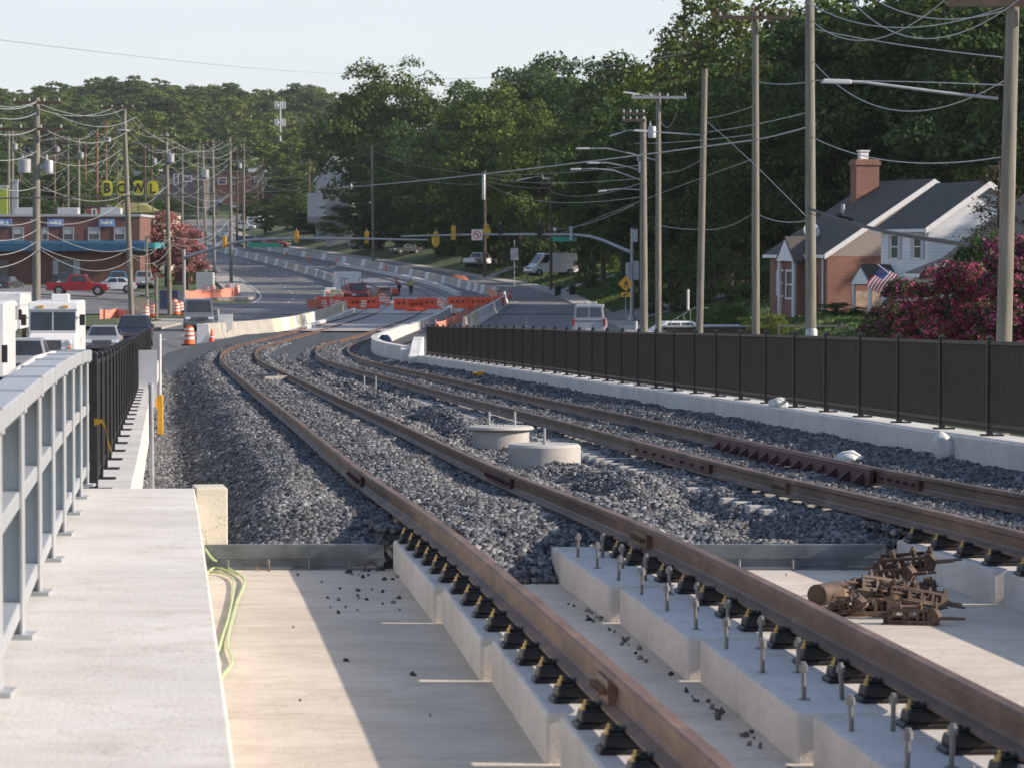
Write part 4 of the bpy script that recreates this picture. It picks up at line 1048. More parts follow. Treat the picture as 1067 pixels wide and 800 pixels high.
# water filled barriers
def wb_proto():
    t = empty('plastic_barrier', (0,0,0))
    pr = [(-.28,0),(.28,0),(.28,.22),(.13,.42),(.10,1.02),(-.10,1.02),(-.13,.42),(-.28,.22)]
    b = MB(); b.prism(pr, -.9, .9, 'x'); b.build('shell', M_ORRED, t, bev=.03)
    for x in (-.45,.0,.45):
        b = MB(); b.box(x-.09,x+.09,-.17,.17,.55,.72); b.build('slot', M_RUBBER, t)
    b = MB(); b.lathe([(.06,1.02),(.06,1.06)],10); b.build('cap', M_RUBBER, t)
    return t
WBP = None
def wbar(x, Y, rz, lab, z=None, m=None):
    global WBP
    if WBP is None: WBP = o = wb_proto()
    else: o = copy_tree(WBP)
    o.location = (x, Y, float(G(Y))+.05 if z is None else z); o.rotation_euler = (0,0,R(rz)); tag(o, lab, 'barrier', 'red orange plastic barriers across the crossing')
wbar(PX(421,297), 297, 3, 'red plastic barrier in the middle of the track crossing, left of the pair'); wbar(PX(445,300), 300, -2, 'red plastic barrier in the middle of the track crossing, right of the pair')
for i,(px,Y) in enumerate(((477,303),(498,303),(515,303))): wbar(PX(px,Y), Y, -4, ['left','middle','right'][i]+' of the three joined red plastic barriers at the right road')
for i,(px,Y,rz) in enumerate(((340,304,5),(358,303,-3),(371,300,40),(385,302,-20))): wbar(PX(px,Y), Y, rz, ['leftmost','second','third','rightmost'][i]+' of the four orange plastic barriers before the red work truck')
wbar(PX(428,285)+.2, 292, 35, 'red plastic barrier toppled askew before the middle pair')
# jersey barriers
def jb_proto(L, m):
    b = MB(); pr = [(-.3,0),(.3,0),(.3,.08),(.15,.33),(.085,.86),(-.085,.86),(-.15,.33),(-.3,.08)]
    b.prism(pr, -L/2+.02, L/2-.02, 'y'); return b.build('concrete_barrier', m, None, bev=.015)
JB = {}
def jrow(pts, L, rowdesc, mf, group, scale=1.0, sink=0, zf=None):
    """pts: polyline (X,Y)"""
    fx = smooth([(y, x) for x, y in pts]); Y = pts[0][1]; k = 0
    while Y < pts[-1][1] - L*.3:
        dx = float(fx(Y+.5)) - float(fx(Y-.5)); c = 1/math.hypot(1, dx); step = L*c
        Yc = Y + step/2; x = float(fx(Yc)); dx = float(fx(Yc+.5)-fx(Yc-.5))
        m = mf(k)
        if (m.name, L) not in JB: o = jb_proto(L, m); JB[(m.name, L)] = o
        else: o = JB[(m.name, L)].copy(); COL.objects.link(o)
        zg = float(G(Yc)) if zf is None else float(zf(Yc))
        slope = float((zf or G)(Yc+.5) - (zf or G)(Yc-.5))
        o.location = (x, Yc, zg-sink); o.rotation_euler = (math.atan(slope), 0, -math.atan(dx)); o.scale = (1,1,scale)
        if rnd.random() < .5: o.rotation_euler.z += R(rnd.uniform(-1,1))
        n = f'{ORD[k]}' if k < 30 else f'number {k+1}'
        tag(o, f'{rowdesc}, {ORD[k]} from its near end' if k < 30 else f'{rowdesc}, far part beyond the thirtieth segment', 'barrier', group if k < 30 else group+', far part')
        Y += step; k += 1
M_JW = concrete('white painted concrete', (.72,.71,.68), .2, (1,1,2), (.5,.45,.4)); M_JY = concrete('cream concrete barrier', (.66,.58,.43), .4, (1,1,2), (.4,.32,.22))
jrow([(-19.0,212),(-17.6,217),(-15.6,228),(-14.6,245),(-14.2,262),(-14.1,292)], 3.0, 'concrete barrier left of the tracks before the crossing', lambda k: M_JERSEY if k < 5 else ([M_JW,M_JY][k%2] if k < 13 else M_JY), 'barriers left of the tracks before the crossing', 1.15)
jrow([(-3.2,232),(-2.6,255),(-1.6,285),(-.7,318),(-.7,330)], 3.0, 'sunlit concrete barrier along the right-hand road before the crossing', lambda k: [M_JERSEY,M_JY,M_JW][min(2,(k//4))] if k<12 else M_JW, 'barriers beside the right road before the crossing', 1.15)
jrow([(-1.2,345),(-3.4,365),(-7.4,400),(-12.8,440),(-17.8,475),(-23.5,505),(-36,560),(-48.5,620),(-58,680)], 3.6, 'concrete barrier between the far tracks and the right road', lambda k: M_JW if (k % 5 in (1,)) or k in (4,8) else M_JERSEY, 'barriers right of the far tracks', 1.1)
jrow([(-17.2,350),(-18.0,372),(-24.3,435),(-31.2,480),(-41.6,540),(-53.5,600),(-64.5,660)], 3.6, 'concrete barrier between the left road and the far tracks', lambda k: M_JERSEY if k % 4 else M_JW, 'barriers left of the far tracks', 1.1)
for i,(px,Y) in enumerate(((540,330),(505,362),(441,430),(347,468),(332,500),(265,560),(285,545),(300,520))): pass
# low walls
def lowwall(name, pts, h, th, lab, m, zf=G, y0=None, y1=None, sink=.4):
    fx = smooth([(y,x) for x,y in pts]); mb = MB(); vs=[];fs=[]; Ys = ys(pts[0][1], pts[-1][1], 2.5)
    for Y in Ys:
        x=float(fx(Y)); z=float(zf(Y)); vs += [(x-th/2,Y,z-sink),(x+th/2,Y,z-sink),(x+th/2,Y,z+h),(x-th/2,Y,z+h)]
    for i in range(len(Ys)-1):
        for k in range(4): a=i*4+k; b=i*4+(k+1)%4; fs.append((a,b,b+4,a+4))
    fs += [(0,1,2,3), tuple((len(Ys)-1)*4+k for k in (3,2,1,0))]
    mb.add(vs,fs); o = mb.build(name, m, bev=.02); return tag(o, lab, 'wall')
lowwall('low_wall', [(-4.2,136),(-6.2,160),(-7.0,176),(-7.0,203),(-6.3,238),(-5.6,262),(-5.1,292)], .55, .35, 'curved white low wall right of the tracks before the crossing', M_CURB, lambda y: railz(y)-.1 if y<220 else G(y)+.1, sink=1.0)
lowwall('track_kerb', [(-13.9,232),(-13.5,260),(-13.2,290)], .42, .35, 'bright low concrete kerb between barriers and left track', M_JW)
lowwall('track_kerb', [(-5.4,352),(-9.3,400),(-17,455),(-25.2,500)], .3, .5, 'pale curved kerb beside the far right track', M_CURB, railz)
# wing wall where the long fence ends
Y=125.2; x=AX(9.25,Y); z=float(railz(Y))
mb=MB(); mb.prism([(Y-1.2,z-.4),(Y-1.2,z+.22),(Y+.2,z+.3),(Y+3.2,z+.62),(Y+5.5,z+.75),(Y+5.5,z-.5)], x-.5, x-.1, 'x')
mb.box(x-.9,x-.5,Y+2,Y+5.5,z-.5,z+.4)
tag(mb.build('wing_wall', M_JW, bev=.03), 'sloping white wing wall where the long dark fence ends','wall')
# blue tarp roll
lump('blue_bundle',(PX(401,178),178,float(railz(178))+.2),(.34,.4,.3),mat('blue tarp',(.015,.03,.08),.5,var=.2),'small dark blue bundle beside the curved white wall','bundle',seed=5)
# rubble and formwork between the tracks
mb=MB()
for (px,Y,w,l,h,rz) in ((286,94,.9,.12,.22,.9),(279,99,.8,.1,.2,-.6),(300,90,.7,.12,.1,.2)):
    M=Matrix.Translation((PX(px,Y),Y,float(railz(Y))-.25))@Matrix.Rotation(rz,4,'Z'); mb.box(-w/2,w/2,-l/2,l/2,0,h,M)
[tag(o_, 'short pale formwork board lying between the tracks far up the ballast','board','formwork boards') for o_ in build_each(mb,'timber_formwork', mat('pale timber',(.27,.25,.22),.8,var=.2), None)]
# orange netting on the traffic island
def netting(pts, h, lab):
    t=empty('orange_netting',(pts[0][0],pts[0][1],float(G(pts[0][1]))+.15),0,lab,'fence'); iv=Matrix.Translation(-t.location)
    b=MB(); p=MB()
    for (x0,y0),(x1,y1) in zip(pts[:-1],pts[1:]):
        n=8
        for k in range(n):
            u0,u1=k/n,(k+1)/n
            A=Vector((x0+(x1-x0)*u0,y0+(y1-y0)*u0,0)); B=Vector((x0+(x1-x0)*u1,y0+(y1-y0)*u1,0)); za=float(G(A.y))+.15; zb=float(G(B.y))+.15
            s0=.12*math.sin(math.pi*u0); s1=.12*math.sin(math.pi*u1)
            b.add([iv@Vector(v) for v in ((A.x,A.y,za+.05),(B.x,B.y,zb+.05),(B.x,B.y,zb+h-s1),(A.x,A.y,za+h-s0),(A.x,A.y+.03,za+.05),(B.x,B.y+.03,zb+.05),(B.x,B.y+.03,zb+h-s1),(A.x,A.y+.03,za+h-s0))],[(0,1,2,3),(7,6,5,4),(3,2,6,7),(0,4,5,1)])
    b.build('mesh_sheet',M_NET,t)
    for (x,y) in pts:
        c=MB(); z=float(G(y))+.15; c.cyl(iv@Vector((x,y,z)),iv@Vector((x,y,z+h+.15)),.03,n=6); c.build('stake',M_GALV,t)
netting([(PX(193,330),330),(PX(206,332),333),(PX(220,334),336),(PX(235,338),339),(PX(246,343),345)],.95,'orange mesh fencing strung round the traffic island')
netting([(PX(104,262),262),(PX(122,264),264),(PX(142,262),262)],.8,'low orange mesh fencing left of the second pole')
netting([(-4.9,222),(-4.2,240),(-3.6,258),(-2.9,276),(-1.9,296)],.75,'orange mesh fencing sagging along the inside of the right barriers')
netting([(-17.6,296),(-16.4,306),(-15.9,318),(-16.6,328)],.9,'orange mesh fencing beside the left barriers and the work truck')
netting([(-1.6,300),(-1.3,316),(-1.5,332),(-2.4,348)],.9,'orange mesh fencing at the right end of the crossing')
for i,(px,Y) in enumerate(((338,300),(346,303),(352,299),(330,309),(379,299),(404,312),(462,296),(522,330),(524,318),(459,303))): drum(PX(px,Y)+.0, Y, f'{ORD[i]} orange drum of those scattered about the track crossing', .95)
for i,(px,Y) in enumerate(((531,342),(507,368),(470,398),(436,432),(402,462),(351,505),(322,528),(298,552),(345,420),(330,440),(290,520))): cone(PX(px,Y), Y, f'{ORD[i]} orange cone of those standing among the far barriers', 1.3)
# grey cabinets, meters on the island
b=MB(); x=PX(219,362); b.box(x-1.4,x+.4,361,363,G(362),G(362)+2.2); tag(b.build('utility_cabinet',M_GREYP,bev=.03),'pale grey cabinet beside the pink tree','cabinet')
b=MB(); x=PX(176,300); b.box(x-.7,x+.9,299,300.5,G(300)+.1,G(300)+1.7); tag(b.build('dark_hoarding',mat('navy panel',(.03,.04,.09),.6)),'dark blue portable unit among the orange drums','portable toilet')
b=MB(); x=PX(146,290); b.box(x-.7,x+.7,289.6,290.2,G(300),G(300)+1.1); tag(b.build('board_stack',mat('tan board',(.4,.33,.25),.8)),'tan boards standing behind the second pole','boards')
for px,Y,h,lab in ((163,262,3.6,'short bare wooden post between the second and third poles'),(153,300,6.3,'thin grey lamp standard left of the third pole')):
    b=MB(); x=PX(px,Y); z=float(G(Y)); b.cyl((x,Y,z),(x,Y,z+h),.13,.11,n=8); b.box(x-.12,x+.5,Y-.1,Y+.1,z+h,z+h+.1); tag(b.build('short_post',M_POLE),lab,'post')
# white board and red can at the drum
Y=203; z=float(G(Y)); x=PX(213,Y)
b=MB(); b.box(x-.45,x+.28,Y-.05,Y+.05,z,z+1.15); tag(b.build('plastic_channelizer',M_REFL,bev=.03),'cream upright panel right of the large drum','panel')
cone(PX(219,Y)+.1, Y, 'short red cone between cream panel and grey barrier', 1.2)
b=MB(); x=PX(238,216)-.2; b.box(x-.4,x+.5,215.6,215.75,G(216)+.5,G(216)+1.5); b.cyl((x-.4,215.7,G(216)),(x-.4,215.7,G(216)+1.8),.03); tag(b.build('blank_sign',M_REFL),'blank white sign panel on the first grey barrier','sign')

# work truck, trailer, workers
tr=car('work_truck','pickup',(PX(371,322),322,float(G(322))+.05),R(14),P_RED,'red work truck parked on the crossing among orange barriers','pickup')
b=MB(); b.box(-.9,.9,.9,2.7,1.2,1.65); b.build('tool_box',M_CHROME,tr,bev=.03)
b=MB(); [b.cyl((s*.85,y,1.16),(s*.85,y,2.3),.035) for s in(-1,1) for y in(1.2,2.7)]; [b.cyl((s*.85,-1.0,2.3),(s*.85,2.8,2.3),.035) for s in(-1,1)]; b.build('ladder_rack',M_BLACK,tr)
t=empty('box_trailer',(PX(364,346),346,float(G(346))),R(8),'white box trailer behind the red work truck','trailer')
b=MB(); b.box(-1.2,1.2,0,4.5,.5,2.55); b.build('box',M_WHITE,t,bev=.05); wheels(t,2.3,2.0,2.9,.34)
def shape_person(name, px, Y, lab, vest, pants, hat, rz=0, z=None, pose=0):
    x = PX(px,Y); zg = float(TZ(x,Y)) if z is None else z
    sk = {'pel':(0,0,.98),'ch':(0,.01,1.32),'nk':(0,.01,1.52),'hd':(0,-.02,1.66),'hd2':(0,-.02,1.76),
          'hl':(.1,0,.92),'kl':(.13,-.04,.5),'al':(.14,.02,.09),'tl':(.15,-.14,.04),'hr':(-.1,0,.92),'kr':(-.12,-.1,.5),'ar':(-.13,0,.09),'tr':(-.14,-.16,.04),
          'sl':(.19,0,1.46),'el':(.27,-.02,1.18),'wl':(.24,-.2,1.0),'fl':(.22,-.27,.96),'sr':(-.19,0,1.46),'er':(-.29,.02,1.18),'wr':(-.27,-.14,.97),'fr':(-.26,-.2,.91)}
    if pose: sk.update({'ch':(0,-.15,1.27),'nk':(0,-.25,1.43),'hd':(0,-.32,1.53),'hd2':(0,-.36,1.62),'sl':(.19,-.2,1.38),'sr':(-.19,-.2,1.38),'el':(.26,-.3,1.12),'er':(-.26,-.3,1.12),'wl':(.2,-.5,1.0),'wr':(-.2,-.5,1.0),'fl':(.18,-.57,.97),'fr':(-.18,-.57,.97)})
    E=[('pel','ch'),('ch','nk'),('nk','hd'),('hd','hd2'),('pel','hl'),('hl','kl'),('kl','al'),('al','tl'),('pel','hr'),('hr','kr'),('kr','ar'),('ar','tr'),('ch','sl'),('sl','el'),('el','wl'),('wl','fl'),('ch','sr'),('sr','er'),('er','wr'),('wr','fr')]
    rad={'pel':.15,'ch':.155,'nk':.06,'hd':.1,'hd2':.085,'hl':.095,'kl':.065,'al':.045,'tl':.045,'hr':.095,'kr':.065,'ar':.045,'tr':.045,'sl':.065,'el':.048,'wl':.035,'fl':.04,'sr':.065,'er':.048,'wr':.035,'fr':.04}
    def skin(nm, keys, grow, m, par):
        ks=[k for k in sk if k in keys]; idx={k:i for i,k in enumerate(ks)}
        me=bpy.data.meshes.new(nm); me.from_pydata([sk[k] for k in ks],[(idx[a],idx[b]) for a,b in E if a in idx and b in idx],[]); o=bpy.data.objects.new(nm,me); link(o,par)
        s=o.modifiers.new('skin','SKIN'); o.modifiers.new('sub','SUBSURF').levels=1; o.modifiers['sub'].render_levels=1
        for k,i in idx.items():
            r=rad[k]*grow+(.012 if grow!=1 else 0); me.skin_vertices[0].data[i].radius=(r,r*.8 if k in('pel','ch') else r)
        me.skin_vertices[0].data[idx['pel'] if 'pel' in idx else 0].use_root=True; me.materials.append(m); return o
    t=empty('person',(x,Y,zg),rz,lab,'person')
    skin('body',set(sk),1,mat('skin',(.35,.2,.13),.6),t)
    skin('trousers',{'pel','hl','kl','al','hr','kr','ar'},1.12,pants,t)
    skin('vest',{'pel','ch','nk','sl','sr'},1.12,vest,t)
    hp=Vector(sk['hd2']); b=MB(); b.lathe([(.15,hp.z-.03),(.12,hp.z-.02),(.115,hp.z+.04),(.07,hp.z+.09),(.02,hp.z+.105)],14,None,(hp.x,hp.y)); b.build('helmet',hat,t,smooth_=True)
    b=MB(); b.box(-.045,.045,hp.y-.115,hp.y-.095,hp.z-.10,hp.z-.085); b.frus((-.014,.014,hp.y-.125,hp.y-.08),hp.z-.085,(-.008,.008,hp.y-.105,hp.y-.08),hp.z-.04)
    b.build('face',mat('skin shade',(.25,.12,.09),.6),t)
    return t
HV=mat('lime safety vest',(.42,.62,.03),.5,var=.05); OV=mat('orange safety vest',(.8,.2,.04),.5,var=.05); JN=mat('dark work trousers',(.03,.035,.05),.8)
shape_person('person',428,350,'worker in lime vest and white helmet standing on the crossing',HV,JN,M_WHITE,R(30),float(railz(348)))
shape_person('person',416,352,'worker in red vest leaning forward left of the lime-vested one',mat('red work shirt',(.5,.03,.03),.6),JN,M_ORRED,R(-60),float(railz(348)),1)
shape_person('person',386,312,'worker in orange vest beside the red work truck',OV,mat('tan trousers',(.35,.25,.16),.8),M_WHITE,R(100),float(G(312)))
shape_person('person',392,308,'worker in tan clothes bending at the right of the red work truck',mat('tan shirt',(.5,.33,.2),.8),JN,M_ORRED,R(40),float(G(308)),1)
# small excavator-like compactor between the tracks, mostly hidden
t=empty('plate_compactor',(PX(410,350),350,float(railz(348))),R(20),'small red machine left of the workers on the crossing','machine')
b=MB(); b.box(-.4,.4,-.5,.5,.15,.7); b.build('engine',M_ORRED,t,bev=.05); b=MB(); b.box(-.45,.45,-.65,.65,0,.14); b.build('plate',M_BLACK,t); b=MB(); b.tube([(-.2,.4,.6),(-.2,1.1,1.2),(.2,1.1,1.2),(.2,.4,.6)],.025,6); b.build('handle',M_BLACK,t)
# heap of gear on the left of the truck
for i,(px,Y,c,lab) in enumerate(((350,320,M_JY,'tan equipment crate behind the left orange barriers'),(344,330,M_CURB,'pale sack pile at the barrier end left of the truck'),(400,330,M_CHROME,'dark generator right of the red work truck'))):
    x=PX(px,Y); z=float(G(Y)); t=empty('site_equipment',(x,Y,z),R(10*i),lab,'equipment')
    b=MB(); b.box(-.7,.7,-.5,.5,.1,1.1); b.build('case',c,t,bev=.08); b=MB(); b.box(-.5,.5,-.4,.4,1.1,1.35); b.build('lid',M_BLACK if i==2 else c,t,bev=.04)
    b=MB(); b.box(-.75,.75,-.55,.55,0,.1); b.build('skid',M_BLACK,t)
drum(PX(398,316),316,'orange drum at the right end of the work truck group',1.2); drum(PX(392,306),306,'orange drum in front of the bending worker',1.1)
drum(PX(342,325),325,'orange drum left of the truck behind the plastic barriers',1.1)

# ================================================================ traffic signals
M_SIG=mat('signal yellow enamel',(.8,.50,.07),.45,var=.08)
def sig_head(p, Y, px, row, m, par, n=3, face=1):
    c = W(px, row, Y) - par.location; h=.36*n/2
    b=MB(); b.box(c.x-.18,c.x+.18,c.y-.1,c.y+.1,c.z-h,c.z+h); hd=b.build('signal_head',m,par,bev=.02)
    for k in range(n):
        zc=c.z-h+.18+.36*k
        M=Matrix.Translation((c.x,c.y-.1*face,zc))@Matrix.Rotation(R(90)*face,4,'X'); b=MB(); b.lathe([(.15,0),(.16,.2),(.145,.2),(.13,.03)],12,M); b.build('visor',m,hd)
    b=MB(); b.cyl((c.x,c.y,c.z+h),(c.x,c.y,c.z+h+.25),.03); b.build('hanger',M_GALV,hd); return hd
t=empty('signal_mast',(PX(192,322),322,float(G(322))+.1),0,'signal mast rising from the left corner with its long arm reaching right','traffic signal')
iv=Matrix.Translation(-t.location)
b=MB(); p0=Vector((0,0,0)); top=iv@W(191.5,260,322); b.cyl((0,0,0),(0,0,top.z),.17,.13,n=12); b.lathe([(.32,0),(.32,.3),(.2,.45)],12); b.build('pole',M_GALV,t,smooth_=True)
b=MB(); b.tube([iv@W(191.5,269,322),iv@W(215,261.5,321),iv@W(240,254,320),iv@W(262,250.2,318),iv@W(300,248.6,315),iv@W(360,248.7,310),iv@W(446,250.4,304)],[.16,.15,.14,.13,.12,.1,.07],10); b.build('mast_arm',M_GALV,t,smooth_=True)
for px,row,Y in ((234,253,320),(309,247,314),(382,247.5,309)): sig_head(None,Y,px,row,M_SIG,t)
b=MB(); c0=iv@W(259,253,317); c1=iv@W(292,258,316); b.add([(c0.x,c0.y-.03,c0.z),(c1.x,c1.y-.03,c0.z-.03),(c1.x,c1.y-.03,c1.z),(c0.x,c0.y-.03,c1.z),(c0.x,c0.y,c0.z),(c1.x,c1.y,c0.z-.03),(c1.x,c1.y,c1.z),(c0.x,c0.y,c1.z)],[(0,1,2,3),(7,6,5,4),(0,4,5,1),(1,5,6,2),(2,6,7,3),(3,7,4,0)]); b.build('street_name_sign',M_GREEN,t)
t=empty('signal_mast',(PX(658.5,262),262,float(TZ(PX(658.5,262),262))),0,'signal mast at the right kerb with curved arm reaching left over the road','traffic signal')
iv=Matrix.Translation(-t.location)
b=MB(); top=iv@W(658,238,262); b.cyl((0,0,0),(0,0,top.z),.17,.12,n=12); b.lathe([(.32,0),(.32,.3),(.2,.45)],12); b.build('pole',M_GALV,t,smooth_=True)
b=MB(); b.tube([iv@W(657,263,262),iv@W(643,257,263),iv@W(628,250.5,264),iv@W(614,246.5,265),iv@W(598,244.8,266),iv@W(540,244.6,268),iv@W(480,245,271),iv@W(418,246.5,274)],[.14,.13,.12,.11,.10,.09,.08,.06],10); b.build('mast_arm',M_GALV,t,smooth_=True)
for px,row,Y,m in ((472.5,243,271,M_SIG),(507,241.5,270,M_SIG),(521.5,242,269,M_BLACK),(562,241,267,M_BLACK)): sig_head(None,Y,px,row,m,t)
hd=sig_head(None,272.5,454,249,M_SIG,t,3)
b=MB(); c=iv@W(454,250,272.5); b.prism([(c.x+.33*math.cos(R(a_)),c.z+.62*math.sin(R(a_))) for a_ in range(0,360,30)],c.y+.05,c.y+.08,'y'); b.build('backplate',M_SIG,hd)
b=MB(); c=iv@W(507,242,270); b.prism([(c.x+.36*math.cos(R(a_)),c.z+.36*math.sin(R(a_))) for a_ in range(0,360,30)],c.y+.05,c.y+.08,'y'); b.build('backplate',M_SIG,t)
b=MB(); c=iv@W(595,243,266); b.box(c.x-.12,c.x+.12,c.y-.1,c.y+.1,c.z-.6,c.z+.5); b.build('detector',M_GREYP,t,bev=.03)
b=MB(); c=iv@W(578,239,267); b.box(c.x-.1,c.x+.12,c.y-.1,c.y+.1,c.z-.12,c.z+.12); b.cyl((c.x,c.y,c.z-.5),(c.x,c.y,c.z),.02); b.build('camera_box',M_WSIDE,t)
b=MB(); c0=iv@W(575.5,247.3,266.5); c1=iv@W(601,252,266.5); b.box(c0.x,c1.x,c0.y-.03,c0.y,c1.z,c0.z); b.build('street_name_sign',M_GREEN,t)
# no-left-turn sign: white square, red ring and slash, black arrow
c=iv@W(497,245,269.5); s=.42
b=MB(); b.box(c.x-s,c.x+s,c.y-.03,c.y,c.z-s,c.z+s); sg=b.build('turn_sign',M_REFL,t)
b=MB(); n=24; vs=[];fs=[]
for k in range(n):
    a_=2*math.pi*k/n
    for rr in (.25,.33): vs.append((c.x+rr*math.cos(a_),c.y-.036,c.z+rr*math.sin(a_)))
fs=[(2*k,2*k+1,(2*k+3)%(2*n),(2*k+2)%(2*n)) for k in range(n)]
b.add(vs,fs); b.add([(c.x-.22,c.y-.038,c.z+.17),(c.x-.17,c.y-.038,c.z+.22),(c.x+.22,c.y-.038,c.z-.17),(c.x+.17,c.y-.038,c.z-.22)],[(0,1,2,3)]); b.build('red_ring',M_ORRED,sg)
b=MB(); b.add([(c.x+.03,c.y-.034,c.z-.19),(c.x+.10,c.y-.034,c.z-.19),(c.x+.10,c.y-.034,c.z+.1),(c.x-.08,c.y-.034,c.z+.1),(c.x-.08,c.y-.034,c.z+.17),(c.x-.2,c.y-.034,c.z+.06),(c.x-.08,c.y-.034,c.z-.05),(c.x-.08,c.y-.034,c.z+.02),(c.x+.03,c.y-.034,c.z+.02)],[(0,1,2,8),(2,3,7,8),(3,4,5),(3,5,7),(5,6,7)]); b.build('arrow',M_BLACK,sg)
for px,row,w,h in ((654,285,.16,1.0),(663,282,.2,.9),(661,246,.25,.6)):
    c=iv@W(px,row,262); b=MB(); b.box(c.x-w,c.x+w,-.25,-.17,c.z-h/2*1.6,c.z+h/2*1.6); b.build('control_box',M_GREYP,t,bev=.03)
# pedestrian warning sign
Y=255; p=W(652,296,Y); zg=float(TZ(p.x,Y)); t=empty('warning_sign',(p.x,Y,zg),0,'yellow diamond pedestrian sign with arrow plaque at the right kerb','sign')
b=MB(); b.cyl((0,.04,0),(0,.04,p.z-zg+.5),.035,n=8); b.build('post',M_GALV,t)
zc=p.z-zg; dd=.56
b=MB(); b.prism([(0,zc-dd),(dd,zc),(0,zc+dd),(-dd,zc)],-.02,.0,'y'); dm=b.build('diamond',mat('yellow sign face',(.85,.42,.02),.5,var=.04),t)
b=MB(); f=-.026
b.prism([(.04+.06*math.cos(R(a_)),zc+.27+.06*math.sin(R(a_))) for a_ in range(0,360,45)],f,f+.004,'y')
b.prism([(-.08,zc-.02),(.0,zc+.19),(.09,zc+.18),(.12,zc-.02),(.05,zc-.02)],f,f+.004,'y'); b.prism([(-.05,zc-.03),(.03,zc-.03),(-.05,zc-.3),(-.13,zc-.3)],f,f+.004,'y'); b.prism([(.04,zc-.03),(.11,zc-.03),(.18,zc-.3),(.11,zc-.3)],f,f+.004,'y'); b.prism([(.1,zc+.14),(.22,zc-.02),(.18,zc-.05),(.07,zc+.1)],f,f+.004,'y'); b.prism([(.0,zc+.14),(-.16,zc+.0),(-.13,zc-.04),(.02,zc+.08)],f,f+.004,'y')
b.build('walking_figure',M_BLACK,dm)
b=MB(); b.box(-.36,.36,-.02,0,zc-.98,zc-.62); pl=b.build('plaque',MATS['yellow sign face'],t); b=MB(); b.prism([(.2,zc-.72),(.2,zc-.66),(-.05,zc-.78),(-.05,zc-.7),(-.22,zc-.86),(-.0,zc-.92),(-.03,zc-.85)],-.026,-.022,'y'); b.build('arrow',M_BLACK,pl)
# ================================================================ UTILITY POLES
POLES = {}
def pole(key, px0, row0, px1, row1, Y, dia, lab, m=None, arms=(), trans=(), lamps=(), extra=0, grp=None, zb=None):
    """px0,row0 = foot as seen; px1,row1 = top; foot goes down to the ground"""
    top = W(px1, row1, Y); foot = W(px0, row0, Y)
    d = (top - foot).normalized(); x = foot.x; zg = float(TZ(foot.x, Y)) if zb is None else zb
    base = foot - d*((foot.z - zg)/d.z) if d.z else foot
    t = empty('utility_pole', base, 0, lab, 'utility pole', grp); m = m or M_POLE
    tp = top - base
    b = MB(); b.tube([(0,0,-.3), tuple(tp*.5), tuple(tp)], [dia/2, dia*.46, dia*.38], 10); b.build('shaft', m, t, smooth_=True)
    for (row, pl, pr, *th) in arms:
        a, c = W(pl, row, Y)-base, W(pr, row + (th[0] if th else 0), Y)-base
        b = MB(); b.box(min(a.x,c.x), max(a.x,c.x), -dia*.5-.1, -dia*.5+.0, (a.z+c.z)/2-.07, (a.z+c.z)/2+.07); ca = b.build('crossarm', M_POLED if not (len(th) > 1) else M_GALV, t)
        b = MB(); n = 4
        for k in range(n):
            xx = a.x+.08+(c.x-a.x-.16)*k/(n-1); b.lathe([(.045,(a.z+c.z)/2+.07),(.05,(a.z+c.z)/2+.14),(.025,(a.z+c.z)/2+.22)], 8, c=(xx,-dia*.5-.05))
        build_each(b, 'insulator', M_GREYP, ca)
    for (px, row, r, h) in trans:
        c = W(px, row, Y)-base
        b = MB(); b.lathe([(r,c.z-h/2),(r,c.z+h/2-.06),(r*.8,c.z+h/2)], 16, c=(c.x,c.y-.05)); tr = b.build('transformer', M_GALV if r > .1 else M_GREYP, t, smooth_=True)
        b = MB(); b.lathe([(.05,c.z+h/2),(.06,c.z+h/2+.1),(.03,c.z+h/2+.28)], 8, c=(c.x-.1,c.y-.05)); b.build('bushing', M_GREYP, tr)
        xx = sorted((c.x, tp.x*c.z/tp.z)); b = MB(); b.box(xx[0], xx[1], -.04, .04, c.z-.1, c.z+.1); b.build('bracket', M_GALV, tr)
    for (pts, lw) in lamps:
        q = [W(*p)-base for p in pts]
        b = MB(); b.tube(q, [.032]*len(q), 8); arm = b.build('lamp_arm', M_GALV, t, smooth_=True)
        e = q[-1]; dr = (q[-1]-q[-2]).normalized(); b = MB()
        M = Matrix.Translation(e) @ dr.to_track_quat('X','Z').to_matrix().to_4x4()
        b.frus((-.1,lw*.9,-.11,.11), -.05, (-.1,lw*.8,-.07,.07), .05, M); b.build('luminaire', M_GREYP, arm, bev=.03)
    POLES[key] = (base, tp, Y); return t
def PP(key, row):
    """point on a pole at an image row"""
    base, tp, Y = POLES[key]; z = W(CX, row, Y).z - base.z
    return base + tp*(z/tp.z)
pole('p1',1046,357,1057,-60,72,.36,'tall timber pole nearest on the right, in front of the pink bushes',arms=[(6,985,1100,-3)],lamps=[([(1040,103,72),(985,97,72),(900,86,71.5),(882,85.5,71.5)],.6)])
pole('p2',845,352,843.5,-60,108,.36,'tall timber pole with white notices at its foot beside the brick house',trans=[(845.5,350,.19,.45)])
pole('p3',787.5,356,787,12,135,.33,'tall timber pole with a crossarm at its top, left of the one with notices',arms=[(19,748,822)])
pole('p4',729,335,734.5,72,160,.35,'plain timber pole leaning slightly right above the sunken stair',lamps=[([(731,141,160),(700,139,160),(672,137,160)],.6)])
pole('p5',686,335,686,97,183,.34,'timber pole with small grey transformer and metal lamp crossarm',arms=[(102,658,715,0,1)],trans=[(679.5,138,.22,.62)],lamps=[([(686,168,183),(660,161,183),(633,155,183),(612,155,183)],.7),([(686,100.5,183),(674,100,183),(664,98.5,183)],.9)])
